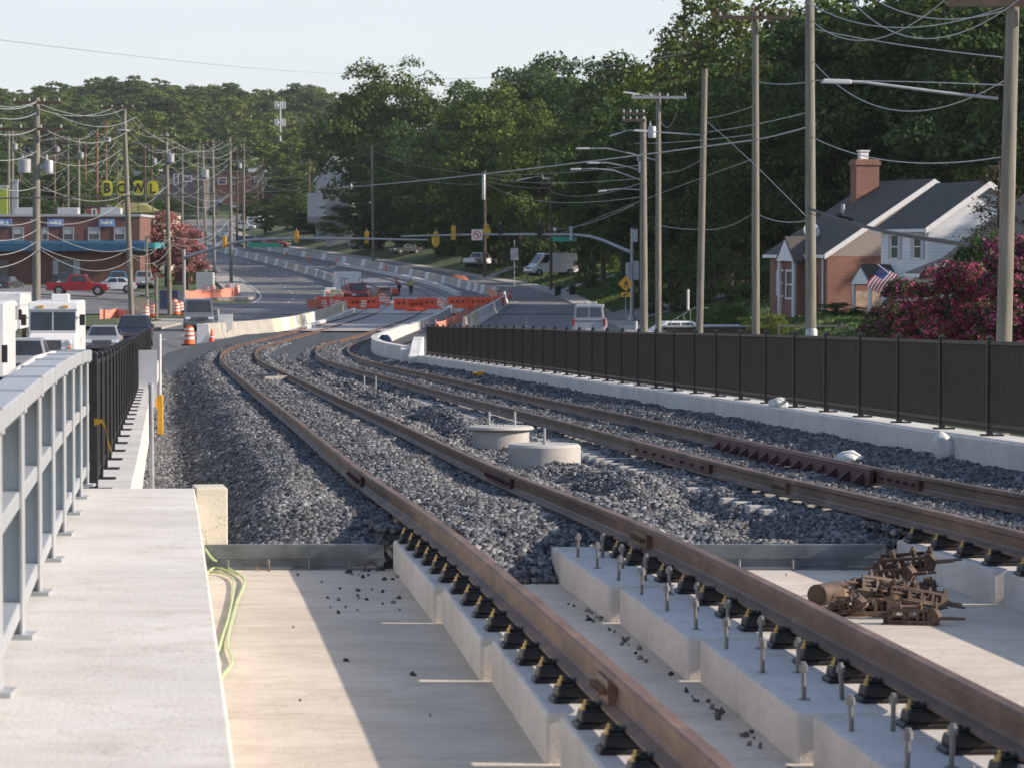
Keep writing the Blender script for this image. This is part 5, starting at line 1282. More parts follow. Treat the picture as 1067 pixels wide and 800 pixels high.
pole('p6',671,345,670,122,176,.42,'thick timber pole left of the one with the small transformer',arms=[(119,648,672),(126,648,672)],lamps=[([(668,178,176),(650,173,176),(633,170,176),(622,170,176)],.6),([(668,188,176),(640,178,176),(620,176,176),(603,176.5,176)],.5),([(668,198,176),(645,197,176),(630,199,176)],.4),([(668,137,176),(655,136,176),(642,140,176)],.4)],trans=[(667,174,.09,.6)])
pole('p7',574,289,574.5,185,372,.36,'slender reddish pole in front of the high white van',m=M_POLED,trans=[(566,186,.08,.2)],lamps=[([(574,188,372),(560,184,372),(550,186,372)],1.5)])
pole('p8',505,262,505,178,430,.42,'pole with pale sheathed top behind the hanging red sign',m=M_POLED,trans=[(504,195,.22,3.2)])
pole('p9',389,262,387.5,152,505,.42,'bare grey pole standing against the dark tree beside the far road')
pole('l1',38,330,38,102,165,.40,'thick timber pole carrying two big transformers before the brick shops',arms=[(107,14,64,1),(134,0,66,2)],trans=[(26,173,.33,.66),(51,174,.22,.62)])
pole('l2',137.5,336,129,112,240,.40,'leaning timber pole between the step van and the pink tree',arms=[(113,105,140,0)],trans=[(129,136,.45,.10)])
pole('l3',177,326,173,138,285,.38,'timber pole standing before the pink tree',arms=[(143,160,184,0)],trans=[(178,165,.3,.7)])
pole('l4',241,292,239.5,143,405,.42,'timber pole on the tip of the traffic island',arms=[(148,228,262,1)])
pole('l5',223.5,285,221.5,146,440,.42,'timber pole just left of the island-tip pole',arms=[(150,208,234,0)])
pole('l6',215,282,211,150,470,.42,'timber pole left of the close pair behind the island',arms=[(152,200,224,0)],trans=[(214,181,.5,1.1)])
for i,(px,r0,r1,Y,d,m,lab) in enumerate(((9,226,137,520,.5,0,'pale pole at the left edge, left of a close pair'),(13,228,135,540,.5,0,'pale pole at the left edge, right of a close pair'),(21,190,138,700,.4,1,'thin pole right of the pale pair at the left edge'),(57,192,138,600,.4,2,'reddish pole behind the big transformers'),(71,205,142,560,.4,0,'pale green pole fourth from the left edge'),(82,208,144,560,.5,0,'thicker green-grey pole fifth from the left edge'),(89,208,150,620,.35,2,'thin brown pole between the green-grey one and the red one'),(101,216,136,600,.5,2,'tall reddish pole left of the bowling letters'),(110.5,196,128,640,.45,2,'reddish pole rising above the letter B'),(122,196,132,680,.45,1,'brown pole above the second bowling letter'),(151,215,150,620,.4,1,'brown pole above the letter L'),(158,235,150,600,.4,1,'thin pole between the letter L and the pink tree'),(190,260,152,640,.4,0,'thin pole behind the top of the pink tree'),(206,268,158,640,.4,0,'slim pole left of the group behind the island'),(247,236,155,620,.4,1,'thin brown pole right of the island-tip pole'),(254,240,150,600,.4,0,'pale pole right of the island-tip pole against the hedge'),(268,210,176,800,.4,1,'short pole before the far brown shop'),(273.5,205,165,820,.4,1,'thin pole at the middle of the far brown shop'),(322,215,166,640,.45,1,'dark pole at the left corner of the grey house'))):
    ar = [(r1+4,px-9,px+9)] if i % 2 == 0 else [(r1+8,px-8,px+8)]
    pole(f'b{i}',px,r0,px,r1,Y,d,lab,m=[M_POLE,M_POLED,mat('reddish pole timber',(.2,.1,.07),.9)][m],arms=ar,trans=[(px+3,r1+18,.35,.9)] if i in (1,3,5,8,11,14) else ())
# ---------------------------------------------------------------- wires
def wire(a, b, sag, r, lab, m=None, n=18, grp='overhead wires'):
    a = Vector(a); b = Vector(b); mb = MB()
    pts = [a.lerp(b, k/n) - Vector((0,0,4*sag*(k/n)*(1-k/n))) for k in range(n+1)]
    o_ = a.copy(); mb.tube([p-o_ for p in pts], r, 5)
    o = mb.build('overhead_wire', m or M_WIRE, None, smooth_=True); o.location = o_; tag(o, lab, 'wire', grp)
def wi(x0,y0,Y0,x1,y1,Y1,sagpx,lab,r=.014,m=None,grp='overhead wires at the right'):
    Ym=(Y0+Y1)/2; wire(W(x0,y0,Y0),W(x1,y1,Y1),sagpx*Ym/F,r,lab,m,grp=grp)
RW = [(847,64,108,1047,84,72,42,'sagging wire between the two tallest right poles, hanging below the lamp'),
(846,143,108,1043,164,72,16,'wire slung at mid height between the two tallest right poles'),
(848,84,108,1046,89,72,-1,'taut wire just above the lamp arm'),
(846,30,108,1045,60,72,3,'faint straight wire sloping down to the nearest pole'),
(840,2,108,1046,8,72,24,'upper sagging wire, left of the crossing pair'),
(846,22,108,1000,-14,72,34,'upper sagging wire crossing under the crossarm'),
(905,-4,95,1057,8,72,18,'upper wire ending at the nearest crossarm'),
(880,-8,100,1067,-4,66,46,'upper wire leaving at the top right corner'),
(787,222,135,846,229,108,6,'low wire between the crossarm pole and its right neighbour'),
(731,239,160,787,221,135,6,'low wire between the plain leaning pole and the crossarm pole'),
(684,234,183,731,239,160,2,'low wire reaching the transformer pole'),
(733,124,160,846,232,108,-3,'guy wire slanting down right across the dark trees'),
(733,124,160,787,110,135,2,'wire rising from the plain leaning pole to the crossarm pole'),
(735,138,160,843,117,108,2,'upper wire passing behind the crossarm pole'),
(787,85,135,846,85,108,3,'short wire level with the lamp'),
(686,180,183,733,165,160,5,'wire curving between transformer pole and leaning pole'),
(661,150,183,787,140,135,2,'thin wire level with the transformer'),
(570,250,300,787,165,135,-2,'long thin wire slanting over the right road'),
(505,182,430,671,172,176,3,'wire from the pale topped pole to the thick dark pole'),
(505,184,430,671,186,176,6,'wire sagging over the white van'),
(505,190,430,671,205,176,14,'lowest wire over the white van'),
(389,158,505,505,182,430,5,'wire between bare grey pole and pale topped pole'),
(389,172,505,505,192,430,7,'second wire from the bare grey pole'),
(322,170,640,389,158,505,4,'wire above the grey house roof'),
(322,176,640,389,190,505,6,'lower wire above the grey house'),
(574,200,372,671,190,176,8,'wire from the reddish slender pole to the thick dark pole'),
(574,196,372,505,188,430,3,'wire left of the reddish slender pole'),
(660,214,178,574,238,372,6,'low wire right of the reddish slender pole'),
(686,120,183,705,118,170,14,'jumper loop under the lamp crossarm')]
for w in RW: wi(*w)
wi(-5,207,120,352,196,300,2,'long black cable crossing the whole left side',.03,M_WIRED,'road crossing cables')
wi(352,196,300,787,146,135,3,'long pale cable continuing right across the tree line',.03,M_WIRE,'road crossing cables')
wi(787,146,135,850,130,108,1,'end of the pale crossing cable at the second tallest pole',.025,M_WIRE,'road crossing cables')
wi(-5,41,130,385,77,420,5,'lone thin wire against the sky at the left',.018,M_WIRE,'sky wire')
wi(385,77,420,720,55,200,12,'lone thin wire against the sky over the big trees',.014,M_WIRE,'sky wire')
# thick black service drop with splice
wi(842,217,108,1012,256,62,6,'thick black service cable sloping down right past the white house',.045,M_WIRED,'service drop')
wi(842,222,108,985,250,64,4,'thin black cable under the thick service cable',.013,M_WIRED,'service drop')
p=W(882,226.5,96.5); mb=MB(); M=Matrix.Translation(p)@Matrix.Rotation(R(12),4,'Y'); mb.tube([M@Vector((-.3,0,0)),M@Vector((-.15,0,0)),M@Vector((0,0,.02)),M@Vector((.2,0,-.03))],[.05,.09,.07,.1],8)
tag(mb.build('cable_splice',M_RUBBER,None),'black splice case on the thick service cable','splice')
# left side bundles
LW=[]
chain=['l1','l2','l3','l4','l5','l6']
rowsof={'l1':[106,107,118,134,158,195,229,240,252,262],'l2':[113,114,122,136,156,200,209,258,262,268],'l3':[143,144,148,156,166,190,196,246,250,255],'l6':[152,153,158,164,176,205,209,232,236,240],'l5':[150,151,156,164,174,203,207,229,233,238],'l4':[148,149,154,162,172,200,204,226,230,234]}
hn=['top','second','third','fourth','fifth','sixth','seventh','eighth','ninth','lowest']
sg=[11,10,12,14,16,12,14,11,14,17]
nmp={'l1':'transformer pole','l2':'leaning pole','l3':'pole before the pink tree','l6':'left pole of the island pair','l5':'middle island pole','l4':'island-tip pole'}
for a_,b_ in zip(chain[:-1],chain[1:]):
    for k in range(10):
        pa_=PP(a_,rowsof[a_][k]); pb_=PP(b_,rowsof[b_][k])
        off=(k-1)*.8 if k<3 else (.3 if k%2 else -.3)
        pa_.x+=off; pb_.x+=off
        wire(pa_,pb_,sg[k]*(pa_.y+pb_.y)/2/F*(abs(pb_.y-pa_.y)/75.)**.5*(1.0 if a_ in('l1','l2') else .9),.017,f'{hn[k]} wire between the {nmp[a_]} and the {nmp[b_]}',grp='overhead wires at the left')
for k in range(10):
    a_=PP('l1',rowsof['l1'][k]); r_=rowsof['l1'][k]
    wire(W(-12,r_+[2,4,3,4,8,-2,2,10,14,18][k],125),a_,.2,.017,f'{hn[k]} wire from the left picture edge to the transformer pole',grp='overhead wires at the left')
for k,(i,j) in enumerate(((0,3),(1,4),(3,5),(4,7),(5,8),(7,9),(8,10),(9,11),(10,12),(11,13),(12,14),(13,15),(14,16),(15,17),(16,18),(2,6),(6,9),(13,17))):
    for q in range(4):
        A=PP(f'b{i}', 0) if False else None
        ba,ta,Ya=POLES[f'b{i}']; bb,tb,Yb_=POLES[f'b{j}']
        f_=1-.12*q
        wire(ba+ta*f_+Vector(((q-1)*.6,0,0)), bb+tb*f_+Vector(((q-1)*.6,0,0)), 1.1+.5*q, .022, f'thin distant wire among the far poles behind the shops', n=10, grp='distant wires behind the shops')

# ================================================================ BUILDINGS
def window(par, x0,x1,z0,z1,y,name='window',fr=M_WSIDE,gl=M_GLASS,mull=1,blind=False,ft=.09):
    b=MB(); b.box(x0-ft,x1+ft,y-.06,y+.05,z1,z1+ft); b.box(x0-ft,x1+ft,y-.08,y+.05,z0-ft,z0); b.box(x0-ft,x0,y-.06,y+.05,z0,z1); b.box(x1,x1+ft,y-.06,y+.05,z0,z1)
    for k in range(mull): zc=z0+(z1-z0)*(k+1)/(mull+1); b.box(x0,x1,y-.045,y+.03,zc-.025,zc+.025)
    w=b.build(name,fr,par); b=MB(); b.box(x0,x1,y-.01,y+.015,z0,z1); b.build('pane',gl,w)
    if blind: b=MB(); b.box(x0+.05,x1-.05,y-.025,y-.012,(z0+z1)/2,z1); b.build('blind',M_GREYP,w)
    return w
# brick shops
Y0=365.; xl=PX(-40,Y0); xr=PX(146,Y0); zb=float(G(340))+.15; S_=Y0/F
t=empty('brick_shops',(xr,Y0,zb),0,'two-storey red brick shop building with a long blue awning at the left','building')
Wd=xr-xl; Hh=8.6; rz=lambda row: W(0,row,Y0).z-zb; rx=lambda px: PX(px,Y0)-xr
b=MB(); b.box(-Wd,0,0,14,-.6,rz(226)); b.build('wall',M_BRICK,t)
b=MB(); b.box(-Wd-.1,.15,-.12,14.1,rz(226),rz(223.5)); b.build('roof_coping',M_GREYP,t)
b=MB(); b.prism([(0,rz(251)),(-1.3,rz(254)),(-1.4,rz(262)),(0,rz(262))],-Wd,.6,'x'); b.build('awning',M_BLUE,t)
b=MB(); b.box(.02,1.6,-.2,12,rz(259),rz(253)); b.build('side_awning',mat('teal canopy',(.04,.25,.27),.5),t)
for a_,c_ in ((14.5,24.5),(44.5,50),(67,76.5),(93,103.5),(120,130)): window(t,rx(a_),rx(c_),rz(250),rz(238),-.0,mull=1,blind=True,fr=M_GREYP)
for a_,c_ in ((55,61.5),(63,74.5),(76,84)): window(t,rx(a_),rx(c_),rz(301),rz(271.5),-.0,'shop_window',mull=2,fr=M_CHROME,blind=a_!=63)
window(t,rx(-4),rx(8),rz(301),rz(272),0,'shop_window',mull=1,fr=M_CHROME)
for a_,c_ in ((-8,13),(50,67),(103.5,120)):
    b=MB(); b.box(rx(a_),rx(c_),-.14,-.02,rz(236.5),rz(228.5)); s_=b.build('sign_board',M_SIGNB,t)
    b=MB()
    for k in range(5):
        xx=rx(a_)+.25+k*(rx(c_)-rx(a_)-.5)/5; b.box(xx,xx+.16+.06*(k%3),-.16,-.14,rz(234),rz(230.5+(k%2)))
    b.build('lettering',M_REFL,s_)
for k in range(3):
    b=MB(); b.box(rx(10+k*45),rx(10+k*45)+2.2,4,6,rz(225),rz(225)+.9); b.build('roof_unit',M_GREYP,t,bev=.05)
# salmon block and bowling alley with green-gold roof
def simple_building(name,px0,px1,rt,rb,Y,dep,m,lab,roofm=M_ROOF,ov=.1,cat_='building',wins=(),par_h=.0):
    x0,x1=PX(px0,Y),PX(px1,Y); zt=W(0,rt,Y).z; zb_=min(W(0,rb,Y).z, float(TZ((x0+x1)/2,Y)))-.5
    t=empty(name,((x0+x1)/2,Y,zb_),0,lab,cat_); w=(x1-x0)/2
    b=MB(); b.box(-w,w,0,dep,0,zt-zb_); b.build('wall',m,t)
    b=MB(); b.box(-w-ov,w+ov,-ov,dep+ov,zt-zb_,zt-zb_+.35); b.build('roof',roofm,t)
    for (a_,c_,r1,r0) in wins: window(t,PX(a_,Y)-(x0+x1)/2,PX(c_,Y)-(x0+x1)/2,W(0,r0,Y).z-zb_,W(0,r1,Y).z-zb_,0,mull=0,ft=.15)
    return t,zb_
SALM=mat('salmon stucco',(.42,.14,.11),.8,var=.12)
simple_building('salmon_block',89,111,216.5,226,420,6,SALM,'small salmon rooftop block behind the brick shops',wins=((97,100,219,224),))
Y=455.; t,zb_=simple_building('bowling_alley',111,172,223,240,Y,22,mat('cream stucco',(.6,.55,.42),.7),'low bowling alley with a green gold mansard roof','' and None or M_ROOF)
x0=PX(110,Y)-t.location.x; x1=PX(163,Y)-t.location.x; za=W(0,222,Y).z-zb_; zt=W(0,211,Y).z-zb_
b=MB(); b.frus((x0,x1,-.6,12),za,(x0+2.2,x1-2.2,2,9),zt); b.build('mansard_roof',mat('green gold roof tiles',(.18,.17,.05),.7,var=.25,scale=2),t)
# BOWL letters in yellow ovals
txtm=M_BLACK
YB=440.; ys_=mat('yellow sign disc',(.62,.55,.03),.5,var=.08)
for ch,px,row in (('B',111.5,196.5),('O',127.5,197),('W',144,196.5),('L',159,197)):
    p=W(px,row,YB); t=empty('letter_sign',(p.x,p.y,p.z),0,f'yellow oval sign with the letter {ch} on the bowling alley roof','sign','bowling sign letters')
    b=MB(); b.prism([(.72*math.copysign(abs(math.cos(a_))**.75,math.cos(a_)),1.0*math.copysign(abs(math.sin(a_))**.75,math.sin(a_))) for a_ in [2*math.pi*k/20 for k in range(20)]],-.1,.1,'y'); b.build('disc',ys_,t)
    cu=bpy.data.curves.new('letter','FONT'); cu.body=ch; cu.size=1.75; cu.align_x='CENTER'; cu.align_y='CENTER'; cu.extrude=.03; cu.offset=.035
    tmp=bpy.data.objects.new('tmp',cu); me=bpy.data.meshes.new_from_object(tmp); bpy.data.objects.remove(tmp)
    o=bpy.data.objects.new('letter',me); me.materials.clear(); me.materials.append(txtm); link(o,t); o.location=(0,-.14,-.02); o.rotation_euler=(R(90),0,0); o.scale=(.95,1,1)
    b=MB(); b.cyl((0,.16,.9),(0,.16,-3.4),.07,n=8); b.build('sign_post',M_POLED,t)
# far shops up the hill, cell tower, grey house
BRN=mat('brown brick far',(.16,.075,.06),.9,var=.2,scale=.3)
simple_building('far_shop',222,262,181,200,900,12,BRN,'long dark brown shop far up the road',wins=((228,236,186,192),(240,247,186,192)))
simple_building('far_shop',262,285,182,202,880,12,BRN,'brown flat shop left of the orange fronted one',wins=((266,272,185,190),(276,281,186,196)))
simple_building('far_shop',284,307,183,193,870,8,mat('orange fascia',(.55,.22,.12),.7,var=.1),'shop with an orange fascia left of the grey house')
for k,(a_,c_) in enumerate(((259,267),(276,284))):
    simple_building('pale_shed',a_,c_,176,184,905,5,M_WSIDE,['left','right'][k]+' white rooftop box above the far brown shop')
simple_building('far_shop',165,215,180,196,840,10,mat('dark far wall',(.09,.08,.085),.9),'dark low shop behind the poles left of the hill road',wins=((182,186,182,192),(192,200,184,189)))
simple_building('far_shop',140,166,176,190,850,10,mat('grey far wall',(.25,.25,.26),.9),'grey flat shop far behind the letter L',wins=((147,152,179,185),))
simple_building('yellow_billboard',0,8,196,212,470,.6,mat('lime sign face',(.35,.42,.05),.6),'yellow green board at the left edge','' and None or M_GREYP,cat_='sign')
simple_building('grey_billboard',13,19,190,210,480,.6,M_GREYP,'pale grey board right of the yellow green one','' and None or M_GREYP,cat_='sign')
def gable_house(name,origin,yaw,w,L,he,hr,wallm,roofm,lab,trim=M_WSIDE,ov=.3,eave_l=None):
    """front gable wall spans local x 0..w at y=0, ridge runs +y. eave heights left/right may differ"""
    t=empty(name,origin,yaw,lab,'house'); hl,hr_ = (he if isinstance(he,tuple) else (he,he)); xa=hr[0]; za=hr[1]
    b=MB(); b.prism([(0,-.8),(w,-.8),(w,hr_),(xa,za),(0,hl)],0,L,'y'); b.build('wall',wallm,t)
    sl=(za-hl)/xa; sr=(za-hr_)/(w-xa); th=.16
    b=MB(); b.prism([(-ov,hl-sl*ov+.02),(xa,za+.02),(w+ov,hr_-sr*ov+.02),(w+ov,hr_-sr*ov+th),(xa,za+th+.03),(-ov,hl-sl*ov+th)],-ov,L+ov,'y'); rf=b.build('roof',roofm,t)
    b=MB(); b.prism([(-ov,hl-sl*ov-.16),(xa,za-.18),(w+ov,hr_-sr*ov-.16),(w+ov,hr_-sr*ov+th-.01),(xa,za+th+.01),(-ov,hl-sl*ov+th-.01)],-ov-.04,-ov-.002,'y'); b.build('bargeboard',trim,t)
    b=MB(); b.box(-ov-.1,-ov+.02,-ov,L+ov,hl-sl*ov-.08,hl-sl*ov+.10); b.build('gutter',trim,t)
    return t
def side_window(par,y0,y1,z0,z1,x=0.,shut=True):
    b=MB(); ft=.1; b.box(x-.05,x+.03,y0-ft,y1+ft,z1,z1+ft); b.box(x-.07,x+.03,y0-ft,y1+ft,z0-ft,z0); b.box(x-.05,x+.03,y0-ft,y0,z0,z1); b.box(x-.05,x+.03,y1,y1+ft,z0,z1); zc=(z0+z1)/2; b.box(x-.04,x+.03,y0,y1,zc-.03,zc+.03)
    w=b.build('window',M_WSIDE,par); b=MB(); b.box(x-.015,x+.02,y0,y1,z0,z1); b.build('pane',M_GLASS,w)
    if shut:
        for s_,(a_,c_) in enumerate(((y0-ft-.32,y0-ft),(y1+ft,y1+ft+.32))): b=MB(); b.box(x-.06,x+.02,a_,c_,z0-.05,z1+.05); b.build('shutter',M_GREYP,par)
YAW=R(17)
# white house
Y=185.; zb_=1.9; ox=PX(967,Y)
t=gable_house('white_house',(ox,Y,zb_),YAW,6.9,6.4,5.55,(3.45,7.85),M_SIDEW,M_ROOF,'white clapboard house with dark roof behind the pink bushes, half hidden by the nearest pole')
side_window(t,.9,1.8,3.9,5.1); side_window(t,4.0,4.9,3.9,5.1)
window(t,4.6,5.5,3.6,4.9,0)
b=MB(); b.prism([(-2.3,2.55),(-2.3,2.5),(0,2.5),(0,2.62)],.2,2.6,'y')
# entry portico, projecting left
b=MB(); b.prism([(3.8,2.45),(6.4,2.45),(5.1,3.35)],-1.8,-.02,'x'); b.build('portico_gable',M_WSIDE,t)
b=MB(); b.prism([(3.65,2.38),(5.1,3.40),(6.55,2.38),(6.55,2.5),(5.1,3.54),(3.65,2.5)],-1.75,-.01,'x'); b.build('portico_roof',M_ROOF,t)
for (x,y) in ((-1.7,3.95),(-1.7,6.2),(-.9,3.95)): b=MB(); b.cyl((x,y,-.5),(x,y,2.45),.10,n=10); b.build('porch_column',M_WSIDE,t)
b=MB(); b.box(-.04,0,4.6,5.6,.0,2.1); b.build('door',M_BLACK,t)
# flag on its staff
fp=Vector(t.location)+Vector((-1.2,-.2,2.9))
fl=empty('flag',(PX(921,181),181,W(0,292,181).z),0,'stars and stripes flag hanging from a slanted staff over the white house portico','flag')
A=Vector((.82,-.0,.1)); Bv=W(917,277,181)-fl.location; Cx=W(935,287,181)-fl.location
b=MB(); b.cyl(Bv+(Bv-Cx)*.15,W(945,300,181)-fl.location,.018,n=6); b.build('staff',M_WSIDE,fl)
# flag cloth: hoist along the staff, fly hanging down
h0=Bv; h1=Cx; fly=(W(911,305,181)-W(926,283,181))
cl=MB(); nS=13; nU=14
def fpnt(u,v): # u along fly 0..1, v across hoist 0..1
    return h0.lerp(h1,v)+fly*u+Vector((.05*math.sin(u*6+v*2),.07*math.sin(u*5+v*4),0))
for s_ in range(nS):
    for k in range(nU):
        u0,u1=k/nU,(k+1)/nU; v0,v1=s_/nS,(s_+1)/nS
        cl.cur=2 if (u0<.42 and s_<7) else (0 if s_%2==0 else 1)
        cl.add([fpnt(u0,v0),fpnt(u1,v0),fpnt(u1,v1),fpnt(u0,v1)],[(0,1,2,3)])
cl.cur=1
for i in range(5):
    for j in range(6):
        c_=fpnt(.04+.063*j,.05+.1*i)+Vector((0,-.012,0)); cl.add([c_+Vector((.016,0,0)),c_+Vector((0,0,.016)),c_+Vector((-.016,0,0)),c_+Vector((0,0,-.016))],[(0,1,2,3)])
cl.build('cloth',[mat('flag red',(.42,.03,.05),.8),mat('flag white',(.68,.68,.7),.8),mat('flag blue',(.02,.045,.2),.8)],fl)
# brick and tan house
Y=195.; zb_=2.0; ox=PX(862,Y)
t=gable_house('brick_house',(ox,Y,zb_),YAW,12.5,8.8,(4.05,4.05),(6.4,8.1),M_SIDET,M_ROOF,'brick and tan sided house with a red chimney left of the white house')
b=MB(); b.box(-.03,12.5,-.05,0,-.8,3.9); b.box(-.05,0,-.05,8.8,-.8,3.98); b.build('brick_facing',M_BRICK2,t)
b=MB(); b.box(1.6,4.6,-.12,-.052,-.8,1.9); b.build('stone_base',mat('tan stone',(.36,.27,.2),.9,var=.3,scale=3),t)
side_window(t,6.2,7.2,1.6,3.0,-.05)
b=MB(); b.box(-.10,-.05,1.3,2.2,.6,2.7); b.build('door',mat('red door',(.25,.04,.03),.5),t)
b=MB(); b.cyl((-.12,.4,-.5),(-.12,.4,3.9),.06,n=6); b.build('downpipe',M_WSIDE,t)
b=MB(); b.cyl((3.2,5.5,6.3),(3.2,5.5,6.9),.12,n=8); b.build('roof_vent',M_GREYP,t)
b=MB(); M=Matrix.Translation((1.0,5.0,5.3))@Matrix.Rotation(R(70),4,'X'); b.lathe([(.05,0),(.4,.08),(.5,.16)],16,M); b.build('satellite_dish',M_GREYP,t)
# chimney
p=W(901,200,203); inv_=Matrix.Rotation(-YAW,4,'Z')@Matrix.Translation(-Vector((ox,Y,zb_))); q=inv_@p
b=MB(); b.box(q.x-.72,q.x+.72,q.y-.45,q.y+.45,3.5,9.55); b.box(q.x-.8,q.x+.8,q.y-.53,q.y+.53,9.2,9.42); ch_=b.build('chimney',M_BRICK2,t)
b=MB(); b.box(q.x-.35,q.x+.15,q.y-.2,q.y+.2,9.55,10.0); b.box(q.x-.42,q.x+.22,q.y-.27,q.y+.27,10.0,10.08); b.build('chimney_pot',M_WSIDE,ch_)
# projecting bay with white gable on the left side
b=MB(); b.box(-.75,-.05,2.7,4.9,-.5,3.6); b.build('bay_wall',M_BRICK2,t)
b=MB(); b.prism([(2.5,3.6),(5.1,3.6),(3.8,4.8)],-1.1,-.8,'x'); b.build('bay_gable',M_WSIDE,t)
b=MB(); b.prism([(2.3,3.5),(3.8,4.85),(5.3,3.5),(5.3,3.66),(3.8,5.02),(2.3,3.66)],-1.08,1.2,'x'); b.build('bay_roof',M_ROOF,t)
for y in (2.7,4.9): b=MB(); b.box(-1.05,-.9,y-.08,y+.08,-.5,3.6); b.build('bay_column',M_WSIDE,t)
side_window(t,3.2,4.3,1.5,3.0,-.75,False)
# garage and the brown roofed house at the right edge
t=gable_house('garage',(PX(972,168),168,2.2),R(12),5,3,(2.85,2.85),(2.5,3.75),mat('beige siding',(.5,.46,.38),.7),M_ROOFB,'low beige garage with brown roof in front of the white house')
t=gable_house('brown_house',(PX(1046,150),150,2.4),R(14),9,7,(3.3,3.3),(4.5,6.6),M_SIDET,M_ROOFB,'brown roofed house at the right edge behind the pink bushes')
b=MB(); b.box(2.6,3.7,3,3.9,4,7.9); b.build('chimney',M_BRICK2,t)
# grey house up the road
Y=610.
t=gable_house('grey_house',(PX(330,Y),Y,float(TZ(PX(330,Y),Y))+4.3),R(-38),8,11,(6.5,6.5),(4,10.4),M_SIDEG,mat('grey far shingles',(.13,.13,.135),.9,var=.2),'grey and white gabled house among trees beyond the parked cars')
b=MB(); b.box(-.1,8.1,-.1,11.1,-6,-.7); b.build('foundation',M_SIDEG,t)
side_window(t,2,3.5,3,5); side_window(t,6,7.5,3,5); window(t,1.5,3,3,5,0); window(t,5,6.5,3,5,0)
b=MB(); b.box(-3,-.05,1,8,-1,4.2); b.build('annex',M_SIDEG,t)
simple_building('pale_shed',340,366,200,214,590,5,M_SIDEG,'grey lower wing right of the grey gabled house')
# cell tower
Y=1060.; p0=W(292,145,Y); t=empty('cell_tower',(p0.x,Y,float(TZ(p0.x,Y))),0,'pale cell tower rising from the wooded hill','tower'); zz0=p0.z-t.location.z; zt=W(292,106,Y).z-t.location.z
b=MB(); b.cyl((0,0,0),(0,0,zt),.42,.28,n=8); b.build('mast',M_GREYP,t)
for zf_ in (zt-1.2,zt-6.5):
    for a_ in range(0,360,60):
        b=MB(); x,y=1.5*math.cos(R(a_)),1.5*math.sin(R(a_)); b.box(x-.2,x+.2,y-.15,y+.15,zf_-1.0,zf_+1.2); b.cyl((0,0,zf_),(x,y,zf_),.1,n=5); b.build('antenna',M_WSIDE,t)
# brown shed with railing beside the white car, stair with white posts
Y=188.; x0=PX(697,Y); z=float(TZ(x0,Y)); t=empty('brown_shed',(x0,Y,z),R(6),'low dark brown shed roof beside the light green bush','shed')
b=MB(); b.box(0,5.5,0,3,0,1.25); b.build('wall',mat('brown boards',(.10,.065,.055),.8,var=.2,scale=3,stretch=(1,1,6)),t); b=MB(); b.box(-.15,5.6,-.15,3.1,1.25,1.33); b.build('cap',M_GALV,t)
b=MB(); b.tube([(-.3,.1,1.33),(1.4,.1,2.3),(2.2,.1,2.3)],.02,6); [b.cyl((k*.35-.2,.1,1.33),(k*.35-.2,.1,min(2.28,1.36+(k*.35+.1)*.57)),.01,n=5) for k in range(7)]; b.build('handrail',M_GALV,t)
for px,row,lab in ((663,345,'short white bollard at the right kerb'),(717,312,'white post beside the sloping handrail')):
    p=W(px,row,195); b=MB(); b.cyl((p.x,195,p.z-.6),(p.x,195,p.z+.55),.07,n=10); tag(b.build('white_post',M_WSIDE),lab,'post')
for px,Y,lab in ((581,350,'left of two dark green wheeled bins on the bank'),(596,352,'right of two dark green wheeled bins on the bank')):
    x=PX(px,Y); z=float(TZ(x,Y)); t=empty('wheeled_bin',(x,Y,z),R(10),lab,'bin'); b=MB(); b.frus((-.25,.25,-.3,.3),.05,(-.32,.32,-.38,.38),1.0); b.build('body',mat('dark green plastic',(.01,.03,.02),.5),t,bev=.02); b=MB(); b.frus((-.34,.34,-.4,.42),1.0,(-.3,.3,-.36,.36),1.08); b.build('lid',MATS['dark green plastic'],t,bev=.02)
p=W(536,265,395); b=MB(); z=float(TZ(p.x,395)); b.box(p.x-.45,p.x+.45,394.9,395,p.z-.7,p.z+.7); b.cyl((p.x,395.05,z-.2),(p.x,395.05,p.z+1.6),.05); tag(b.build('yard_sign',M_GREYP),'pale board on a post left of the high white van','sign')
lump('leaf_pile',(PX(478,420),420,float(TZ(PX(478,420),420))),(1.2,.9,.7),mat('orange fencing heap',(.25,.09,.05),.9,var=.3),'reddish heap on the grass left of the white pickup','heap',seed=9)
# yard fence
t=empty('yard_fence',(PX(815,165),165,float(TZ(PX(815,165),165))),0,'low timber rail fence in the grass left of the second tallest pole','fence')
b=MB(); [b.box(-.2+k*1.5,-.1+k*1.5,-.05,.05,-.1,1.0) for k in range(5)]; b.box(-.2,6,-.03,.03,.8,.9); b.build('rail',M_POLE,t)

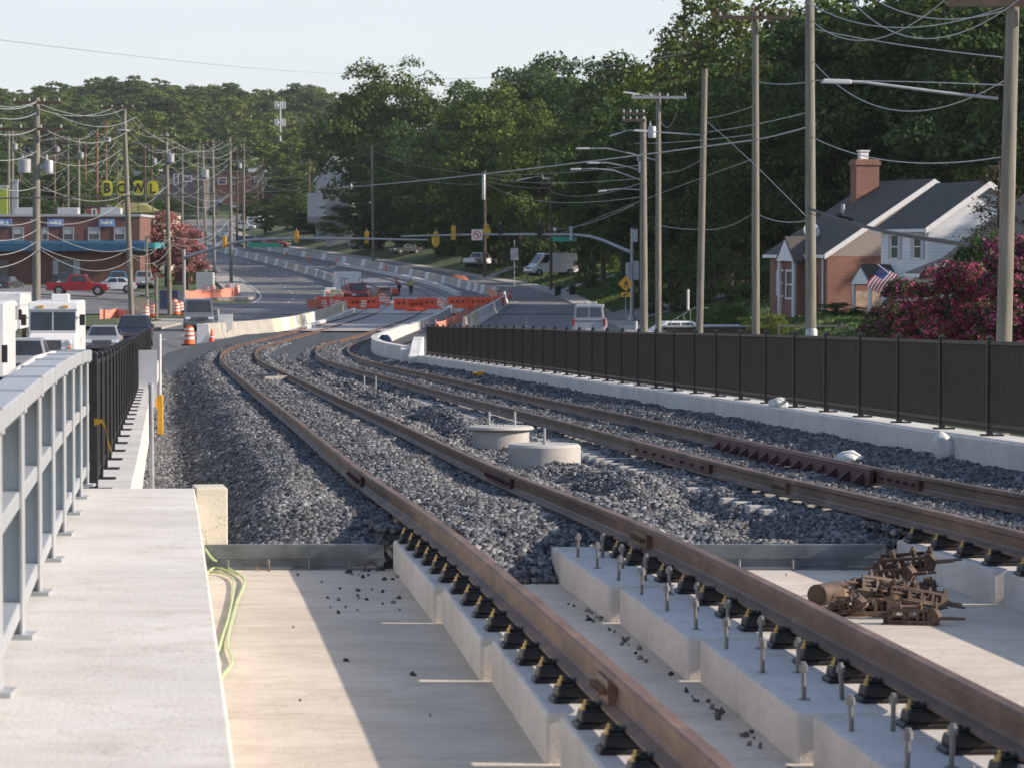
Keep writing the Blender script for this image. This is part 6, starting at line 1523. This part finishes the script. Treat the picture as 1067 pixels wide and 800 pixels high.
# ================================================================ TREES
def crown(name, seed, H=20., Rr=6.5, nclump=70, per=170, leaf=.42, m=None, zc=.56, zr=.42, sub=.62, flat=1.0, m2=None, f2=0.):
    rg = np.random.default_rng(seed); C=[]; 
    d = rg.normal(size=(nclump,3)); d /= np.linalg.norm(d,axis=1)[:,None]
    rad = .45+.5*rg.random(nclump)**.6
    c = d*rad[:,None]; c *= (1+.22*np.sin(3*np.arctan2(d[:,1],d[:,0])+seed)[:,None])
    cen = np.stack([c[:,0]*Rr*.86, c[:,1]*Rr*.86, H*zc + c[:,2]*H*zr*.9],1)
    tap = np.clip(1.18 - (cen[:,2]/H)**3*.42, .4, 1.2); cen[:,0]*=tap; cen[:,1]*=tap
    cr = Rr*(.17+.17*rg.random(nclump))
    pts=[];nr=[]
    for i in range(nclump):
        k=int(per*(cr[i]/(Rr*.25))**1.6); dd=rg.normal(size=(k,3)); dd/=np.linalg.norm(dd,axis=1)[:,None]; dd[:,2]=np.abs(dd[:,2])*.9+dd[:,2]*.25
        rr=(.72+.38*rg.random(k))[:,None]; pts.append(cen[i]+dd*rr*cr[i]*np.array([1,1,.75*flat])); nr.append(dd)
    P=np.concatenate(pts); N=np.concatenate(nr)+.9*rg.normal(size=(len(P),3)); N/=np.linalg.norm(N,axis=1)[:,None]
    return leafmesh(name,P,N,leaf,rg,m,m2,f2), cen
def leafmesh(name,P,N,leaf,rg,m,m2=None,f2=0.):
    n=len(P); T=np.cross(N,rg.normal(size=(n,3))); T/=np.linalg.norm(T,axis=1)[:,None]; B=np.cross(N,T)
    s=(leaf*(.6+.8*rg.random(n)))[:,None]; a=s*.5*T; b=s*.34*B; f=N*s*.10
    V=np.stack([P-a, P+b*1.0+f, P+a, P-b+f],1).reshape(-1,3)
    Fq=np.arange(n*4).reshape(n,4); me=bpy.data.meshes.new(name)
    me.vertices.add(len(V)); me.vertices.foreach_set('co',V.astype(np.float32).ravel()); me.loops.add(n*4); me.loops.foreach_set('vertex_index',Fq.astype(np.int32).ravel()); me.polygons.add(n); me.polygons.foreach_set('loop_start',np.arange(0,n*4,4,dtype=np.int32)); me.update(calc_edges=True)
    me.materials.append(m)
    if m2: me.materials.append(m2); me.polygons.foreach_set('material_index',(rg.random(n)<f2).astype(np.int32))
    return me
def trunkmesh(cen,H,r,seed,low=.12):
    rd=random.Random(seed); b=MB(); b.tube([(0,0,-.5),(.1,.05,H*.25),(rd.uniform(-.3,.3),rd.uniform(-.3,.3),H*.55),(0,0,H*.82)],[r*1.25,r,r*.65,r*.2],8)
    for k in range(9):
        c=cen[rd.randrange(len(cen))]; z0=H*rd.uniform(.2,.5); mid=Vector((c[0]*.5,c[1]*.5,(z0+c[2])/2+.3)); b.tube([(0,0,z0),mid,Vector(c)],[r*.45,r*.28,r*.1],5)
    me=bpy.data.meshes.new('trunk'); me.from_pydata(b.v,[],b.f); me.materials.append(M_BARK); return me
KIND={}
def mk(kind,seed,m,**k):
    me,cen=crown('crown',seed,m=m,**k); H=k.get('H',20.); KIND.setdefault(kind,[]).append((me,trunkmesh(cen,H,.32,seed),H,k.get('Rr',6.5)))
for s_ in range(3): mk('dark',10+s_,L_DARK,nclump=95,per=240,leaf=.35,zr=.47,zc=.52)
for s_ in range(3): mk('mid',20+s_,L_MID,nclump=90,per=230,leaf=.35,zr=.46,zc=.53)
mk('dome',31,L_DARK,Rr=8,nclump=130,per=190,leaf=.36,zr=.46,zc=.53,m2=L_MID,f2=.06)
for s_ in range(2): mk('lite',40+s_,L_LITE,nclump=70,per=150,leaf=.42,zr=.44,zc=.55,m2=L_MID,f2=.35)
for s_ in range(2): mk('olive',50+s_,L_MID,nclump=75,per=120,leaf=.4,zr=.44,zc=.55,m2=L_BROWN,f2=.2)
mk('farA',60,L_FAR,nclump=34,per=60,leaf=1.0,zr=.44,zc=.55); mk('farB',61,L_LITE,nclump=34,per=60,leaf=1.0,zr=.44,zc=.55,m2=L_FAR,f2=.6); mk('farC',62,L_MID,nclump=34,per=60,leaf=1.0,zr=.44,zc=.55,m2=L_MID,f2=.5)
mk('bush',70,L_DARK,H=4.,Rr=3.,nclump=30,per=180,leaf=.2,zr=.5,zc=.45,m2=L_MID,f2=.4); mk('litebush',71,L_LITE,H=4.,Rr=3.,nclump=34,per=200,leaf=.17,zr=.5,zc=.45,m2=L_MID,f2=.3)
mk('myrtle',80,L_MAG,H=4.8,Rr=1.7,nclump=80,per=330,leaf=.11,zr=.5,zc=.48,m2=L_DARK,f2=.38); mk('myrtle',81,L_MAG,H=4.8,Rr=1.7,nclump=80,per=330,leaf=.11,zr=.5,zc=.48,m2=L_MID,f2=.6)
mk('pinktree',85,L_PINK,H=8.,Rr=3.4,nclump=60,per=230,leaf=.22,zr=.46,zc=.54,m2=L_DARK,f2=.25)
mk('column',90,L_DARK,H=10.,Rr=2.2,nclump=50,per=150,leaf=.3,zr=.5,zc=.5)
# tiered pine
def pine():
    rg=np.random.default_rng(5); P=[];N=[];b=MB(); H=24.; b.tube([(0,0,-.5),(0,0,H)],[.35,.06],8); cen=[]
    for k in range(46):
        z=H*(.3+.7*k/46); L=4.8*(1-(k/46))**.7*(.6+.6*rg.random())+.5; a=rg.random()*6.28; dx,dy=math.cos(a),math.sin(a)
        b.tube([(0,0,z),(dx*L*.5,dy*L*.5,z+.35),(dx*L,dy*L,z+.1)],[.09,.06,.02],5)
        n=int(120*L/3); u=.25+.8*rg.random(n); w=rg.normal(size=(n,3))*np.array([.55,.55,.22]); p=np.stack([dx*L*u,dy*L*u,z+.35*np.sin(u*3)],1)+w; P.append(p); N.append(rg.normal(size=(n,3))+np.array([0,0,1.5]))
    P=np.concatenate(P);N=np.concatenate(N);N/=np.linalg.norm(N,axis=1)[:,None]; me=leafmesh('crown',P,N,.42,rg,L_DARK,L_MID,.3)
    tm=bpy.data.meshes.new('trunk'); tm.from_pydata(b.v,[],b.f); tm.materials.append(M_BARK); KIND['pine']=[(me,tm,H,4.8)]
pine()
KCAT={'dark':'dark broadleaf tree','mid':'green broadleaf tree','dome':'dark domed tree','lite':'yellow green tree','olive':'olive green tree','pine':'pine tree','bush':'dark bush','litebush':'light bush','myrtle':'crape myrtle bush','pinktree':'pink blossom tree','column':'columnar evergreen','farA':'tree','farB':'tree','farC':'tree'}
NM={'dark':'broadleaf_tree','mid':'broadleaf_tree','dome':'broadleaf_tree','lite':'broadleaf_tree','olive':'broadleaf_tree','pine':'pine_tree','bush':'shrub','litebush':'shrub','myrtle':'flowering_shrub','pinktree':'blossom_tree','column':'evergreen_tree','farA':'hill_tree','farB':'hill_tree','farC':'hill_tree'}
TC=0
def tree(kind, px, row, wpx, Y, lab, group=None, zb=None, x=None, h=None):
    global TC; TC+=1
    v=KIND[kind]; cm,tm,H0,R0=v[TC%len(v)]
    if x is None and 250<px and Y<740:
        while PX(px,Y)-.45*wpx*Y/F < XR(Y)+2.5 and Y<900: Y+=4
    x=PX(px,Y) if x is None else x; z=float(TZ(x,Y)) if zb is None else zb
    h=(W(px,row,Y).z-z)/1.0 if h is None else h; w=wpx*Y/F
    if kind in('dark','mid','lite','olive') and row<100: w=max(w,.62*h)
    t=empty(NM[kind],(x,Y,z-.1),rnd.random()*6.28,lab,'bush' if kind in('bush','litebush','myrtle') else 'tree',group)
    sx=1.12*w/(2*R0); t.scale=(sx,sx,h/H0/.99)
    for nme,me in (('crown',cm),('trunk',tm)):
        o=bpy.data.objects.new(nme,me); link(o,t)
    return t
TR=[('dome',413,62,136,490,'huge dark domed tree standing highest left of centre'),('dark',384,92,50,660,'dark tree at the left foot of the huge domed tree'),('mid',362,118,30,700,'green tree at the left end of the dark tree line'),
('mid',474,80,84,580,'green tree right of the huge domed tree'),('lite',512,86,58,465,'yellowish tree in the dip right of the domed tree'),('dark',556,48,62,540,'small dark dome rising above the middle of the tree line'),('mid',560,100,100,430,'bright green spreading tree below the small dark dome'),
('dark',540,72,90,500,'dark tree left below the small dark dome'),('mid',574,66,84,500,'green tree right below the small dark dome'),('mid',596,74,70,470,'green tree right of the small dark dome'),('dark',632,64,74,450,'dark tree left of the tall light crown'),('dark',655,48,60,400,'dark tree top beside the tall light crown'),('lite',700,36,76,350,'tall light green crown right of centre'),
('pine',712,-14,90,330,'tall pine poking above the light green crown'),('pine',742,-4,80,340,'second pine right of the tallest one'),('olive',770,-22,80,310,'olive crown above the crossarm pole'),('mid',800,22,76,290,'green crown left of the gap of sky'),('dark',838,8,62,300,'dark tree in the notch of sky'),
('olive',868,-6,70,280,'olive tree right of the notch of sky'),('mid',893,-30,90,270,'tall green tree above the brick house'),('dark',945,-70,130,262,'towering dark tree above the white house'),('dark',1010,-90,140,250,'towering dark tree behind the nearest pole'),('dark',1075,-60,140,235,'dark tree filling the top right corner'),
('lite',1030,105,90,232,'light green tree behind the white house gable'),('dark',950,60,130,248,'dark tree directly behind the white house'),('dark',880,70,120,252,'dark tree directly behind the brick chimney'),('dark',812,85,110,262,'dark tree left of the brick house'),('dark',760,80,100,275,'dark tree behind the crossarm pole'),
('dark',715,120,90,290,'dark tree behind the leaning plain pole'),('olive',655,100,70,380,'olive tree behind the thick dark pole'),('mid',618,112,76,400,'green tree left of the lamp crossarm'),('lite',530,132,46,415,'light green round tree in the middle distance'),('mid',430,136,70,430,'green tree in front of the huge domed tree'),
('mid',395,148,60,450,'green tree behind the bare grey pole'),('dark',478,160,80,425,'dark tree behind the hanging signals'),('dark',560,175,96,450,'dark tree behind the high white van'),('dark',520,190,70,418,'shaded tree above the white pickup'),('olive',600,160,70,440,'olive tree above the high white van'),
('dark',640,190,80,430,'dark tree behind the curved signal arm'),('dark',680,170,90,300,'dark tree between the thick pole and the leaning pole'),('dark',435,190,80,455,'shaded tree above the hanging yellow signals'),('dark',388,186,50,520,'shaded tree left of the bare grey pole'),('mid',352,212,40,575,'green tree at the right side of the grey house'),
('mid',308,200,56,640,'green tree before the grey house'),('column',262,198,26,660,'narrow dark evergreen beside the hill road'),('column',277,204,22,655,'second narrow evergreen right of the first'),('lite',300,196,36,665,'yellow green tree left of the grey house'),('dark',330,216,60,600,'dark tree below the grey house'),
('dark',20,192,64,560,'dark tree behind the left shops at the picture edge'),('dark',66,172,84,620,'dark tree behind the big transformers'),('mid',100,196,50,600,'green tree left of the bowling letters'),('dark',140,200,70,700,'dark tree behind the bowling letters'),('dark',180,206,60,760,'dark tree above the pink tree'),('mid',10,150,50,760,'green tree behind the pale pole pair'),('dark',-5,185,50,600,'dark tree cut by the left edge'),
('bush',640,228,46,400,'dark bush behind the curved signal arm'),('bush',610,268,26,350,'round dark bush on the bank right of the high van'),('bush',668,262,44,270,'dark bush around the thick dark pole'),('bush',700,262,60,260,'dark bush at the foot of the leaning pole'),('bush',742,258,60,245,'dark bush behind the light green bush'),('bush',785,268,60,235,'dark bush left of the brick house lawn'),('bush',680,305,34,215,'dark bush at the right kerb by the white car'),
('litebush',748,312,74,176,'light green bush behind the dark fence'),('litebush',800,322,44,176,'low green bush in the yard beside the crossarm pole'),('bush',872,314,46,190,'dark hedge before the brick house'),('litebush',912,334,26,165,'small light shrub under the flag'),
('myrtle',958,284,100,112,'magenta crape myrtle nearest the flag'),('myrtle',985,268,90,106,'magenta crape myrtle between the flag bush and the nearest pole'),('myrtle',1018,254,104,109,'magenta crape myrtle left of the nearest pole'),('myrtle',1066,236,110,104,'dark magenta crape myrtle at the right edge'),('myrtle',930,312,60,116,'low magenta crape myrtle beside the portico'),
('bush',1035,242,80,120,'dark green bush above the crape myrtles'),
('pinktree',176,219,62,378,'pink blossoming tree at the right corner of the brick shops'),('pinktree',196,238,36,372,'smaller pink blossoming tree leaning to the road'),
('bush',205,280,46,400,'green shrubs on the traffic island behind the netting'),('bush',190,290,30,390,'green shrub left of the island shrubs')]
for k in TR: tree(*k)
for k,(x_,y_) in enumerate(((47,112),(50,126),(46,140),(51,154),(47,168),(52,182),(49,196),(53,210),(50,224))):  # unseen row of trees, added to keep the houses and bushes in shade
    tree('dark',0,0,10*F/y_,y_,'dark unseen tree added beyond the right edge of the picture, shading the houses','added shade trees beyond the right edge',x=x_,h=17+(k%3))
# backing rows so no daylight shows low between the trunks
for i in range(32):
    px=392+i*21.5; Y=(rnd.uniform(700,735) if px<400 else rnd.uniform(430,560)) if px<620 else rnd.uniform(285,380)
    sky=np.interp(px,[350,412,480,520,560,600,650,700,780,820,870,930,1090],[150,100,105,105,95,100,85,70,30,50,40,0,-20])
    tree(rnd.choice(['dark','dark','mid']),px,float(sky)+rnd.uniform(0,50),rnd.uniform(70,100),Y,'dark tree deep in the right-hand wood, mostly hidden','trees deep in the right-hand wood')
for i in range(24):
    px=398+i*29; Y=rnd.uniform(400,470) if px<600 else rnd.uniform(262,330)
    Y=rnd.uniform(410,450) if px<690 else Y
    tree('bush',px,rnd.uniform(205,240),rnd.uniform(50,80),Y,'dark undergrowth bush at the edge of the right-hand wood','undergrowth along the wood edge')
# wood on the far hill
nh=0
for i in range(420):
    if nh>=235: break
    Y=950+760*rnd.random()**.8; px=rnd.uniform(-40,400); x=PX(px,Y)
    if Y<1000 and 120<px<345 and rnd.random()<.9: continue
    s=rnd.uniform(.8,1.25); k=rnd.choice(['farA','farB','farB','farC'])
    tree(k,px,0,15.5*s*F/Y,Y,'leafy tree in the wood covering the far hill','trees on the far hill',x=x,h=15*s); nh+=1
for i in range(40):
    px=-20+i*9.6; Y=rnd.uniform(820,960)
    if 195<px<262: continue
    row=rnd.uniform(160,182) if px<330 else 130
    tree(rnd.choice(['farA','farC','farB']),px,row,rnd.uniform(36,52),Y,'tree at the foot of the far hill','trees at the foot of the far hill')
for i in range(110):
    Y=rnd.uniform(700,1700); px=rnd.uniform(-900,-50) if i%2 else rnd.uniform(1090,1900); s=rnd.uniform(.9,1.4)
    tree(rnd.choice(['farA','farB','farC']),px,0,16*s*F/Y,Y,'leafy tree on the slopes beyond the picture edges','trees beyond the picture edges',x=PX(px,Y),h=15*s).name='slope_tree'
# bare conifer at the right
def bare():
    rd=random.Random(3); Y=140.; x=PX(1040,Y); z=float(TZ(x,Y)); t=empty('dead_tree',(x,Y,z),0,'half bare brown conifer beside the nearest pole','tree'); H=W(0,168,Y).z-z
    b=MB(); b.tube([(0,0,-.3),(0,0,H)],[.14,.03],6); b.build('trunk',M_BARK,t); c=MB(); P=[];rg=np.random.default_rng(4)
    for k in range(44):
        zz=H*(.35+.63*k/44); L=2.0*(1-k/50)+.3; a=rd.random()*6.28; e=Vector((math.cos(a)*L,math.sin(a)*L,zz-.25*L)); c.tube([(0,0,zz),(e.x*.5,e.y*.5,zz+.05),e],[.03,.02,.006],4)
        for q in range(5):
            u=rd.uniform(.35,1); p=Vector((e.x*u,e.y*u,zz-.2*L*u)); c.tube([p,p+Vector((rd.uniform(-.4,.4),rd.uniform(-.4,.4),rd.uniform(-.35,.1)))],[.012,.005],4)
        n=26; u=.4+.6*rg.random(n); P.append(np.stack([e.x*u,e.y*u,zz-.2*L*u],1)+rg.normal(size=(n,3))*np.array([.14,.14,.08]))
    c.build('branch',M_BARK,t); P=np.concatenate(P); N=rg.normal(size=P.shape); N/=np.linalg.norm(N,axis=1)[:,None]
    link(bpy.data.objects.new('needles',leafmesh('needles',P,N,.13,rg,L_BROWN)),t)
bare()
# rough grass along the right bank
def tufts(name,x0f,x1f,Y0,Y1,n,size,m,seed):
    rg=np.random.default_rng(seed); Y=Y0+(Y1-Y0)*rg.random(n); x=x0f(Y)+(x1f(Y)-x0f(Y))*rg.random(n); z=TZ(x,Y)-.05
    P=np.stack([x,Y,z+size*.3*rg.random(n)],1); N=rg.normal(size=(n,3))*np.array([1,1,.25]); N/=np.linalg.norm(N,axis=1)[:,None]
    o=bpy.data.objects.new(name,leafmesh(name,P,N,size,rg,m)); link(o); tag(o,kind='stuff')
tufts('grass',lambda y:XR(y)+2.2,lambda y:XR(y)+24,295,460,26000,.26,L_MID,1)
tufts('grass',lambda y:XR(y)+2.2,lambda y:XR(y)+26,140,258,30000,.18,L_MID,2)

# ================================================================ LIGHT, AIR, CAMERA
SUN_EL=26.3; SUN_AZ=-7.0     # azimuth measured from +X towards +Y
w=bpy.data.worlds.new('World'); sc.world=w; w.use_nodes=True; nt=w.node_tree; bg=nt.nodes['Background']
sky=nt.nodes.new('ShaderNodeTexSky'); sky.sky_type='NISHITA'; sky.sun_disc=False; sky.sun_elevation=R(SUN_EL); sky.sun_rotation=R(90-SUN_AZ); sky.air_density=1.0; sky.dust_density=.5; sky.ozone_density=1.3
tc_=nt.nodes.new('ShaderNodeTexCoord'); sx_=nt.nodes.new('ShaderNodeSeparateXYZ'); nt.links.new(tc_.outputs['Generated'],sx_.inputs[0])
vf=ramp(nt,sx_.outputs[2],[(0.0,(.85,.85,.85)),(.12,(.6,.6,.6)),(.45,(.08,.08,.08))])
# thin veil of high haze towards the horizon, slightly uneven
vn=nt.nodes.new('ShaderNodeTexNoise'); vn.inputs['Scale'].default_value=9; vn.inputs['Detail'].default_value=4; mpv=nt.nodes.new('ShaderNodeMapping'); mpv.inputs['Scale'].default_value=(1,1,5); nt.links.new(tc_.outputs['Generated'],mpv.inputs[0]); nt.links.new(mpv.outputs[0],vn.inputs['Vector'])
veil=ramp(nt,vn.outputs['Fac'],[(.3,(3.55,3.95,4.35)),(.7,(3.8,4.15,4.5))])
nt.links.new(mixc(nt,vf,sky.outputs[0],veil),bg.inputs['Color']); bg.inputs['Strength'].default_value=.128
sd=Vector((math.cos(R(SUN_EL))*math.cos(R(SUN_AZ)),math.cos(R(SUN_EL))*math.sin(R(SUN_AZ)),math.sin(R(SUN_EL))))
sl=bpy.data.lights.new('sun','SUN'); sl.energy=4.3; sl.angle=R(.6); sl.color=(1,.885,.75); so=bpy.data.objects.new('sun',sl); COL.objects.link(so); so.rotation_euler=sd.to_track_quat('Z','Y').to_euler()
if True:
    mb=MB(); mb.box(-900,700,-90,2550,-8,140); m=bpy.data.materials.new('haze'); m.use_nodes=True; n_=m.node_tree; n_.nodes.clear(); out=n_.nodes.new('ShaderNodeOutputMaterial'); pv=n_.nodes.new('ShaderNodeVolumePrincipled'); pv.inputs['Color'].default_value=(.93,.96,1,1); pv.inputs['Density'].default_value=.00005; pv.inputs['Anisotropy'].default_value=.2
    n_.links.new(pv.outputs[0],out.inputs['Volume']); hz=mb.build('haze',m); tag(hz,kind='stuff')
cam=bpy.data.cameras.new('camera'); co=bpy.data.objects.new('camera',cam); COL.objects.link(co); co.location=(0,0,CZ); co.rotation_euler=(R(90)-PIT,0,0)
cam.sensor_width=36; cam.lens=36*F/1067; cam.clip_end=9000; cam.clip_start=.5; sc.camera=co
cam.dof.use_dof=True; cam.dof.focus_distance=42; cam.dof.aperture_fstop=9
sc.view_settings.view_transform='Standard'; sc.view_settings.look='None'; sc.view_settings.gamma=1; sc.view_settings.exposure=.68; sc.view_settings.use_curve_mapping=False
sc.view_settings.use_white_balance=True; sc.view_settings.white_balance_temperature=6600; sc.view_settings.white_balance_tint=13
sc.cycles.volume_bounces=0; sc.cycles.max_bounces=6; sc.cycles.transparent_max_bounces=8
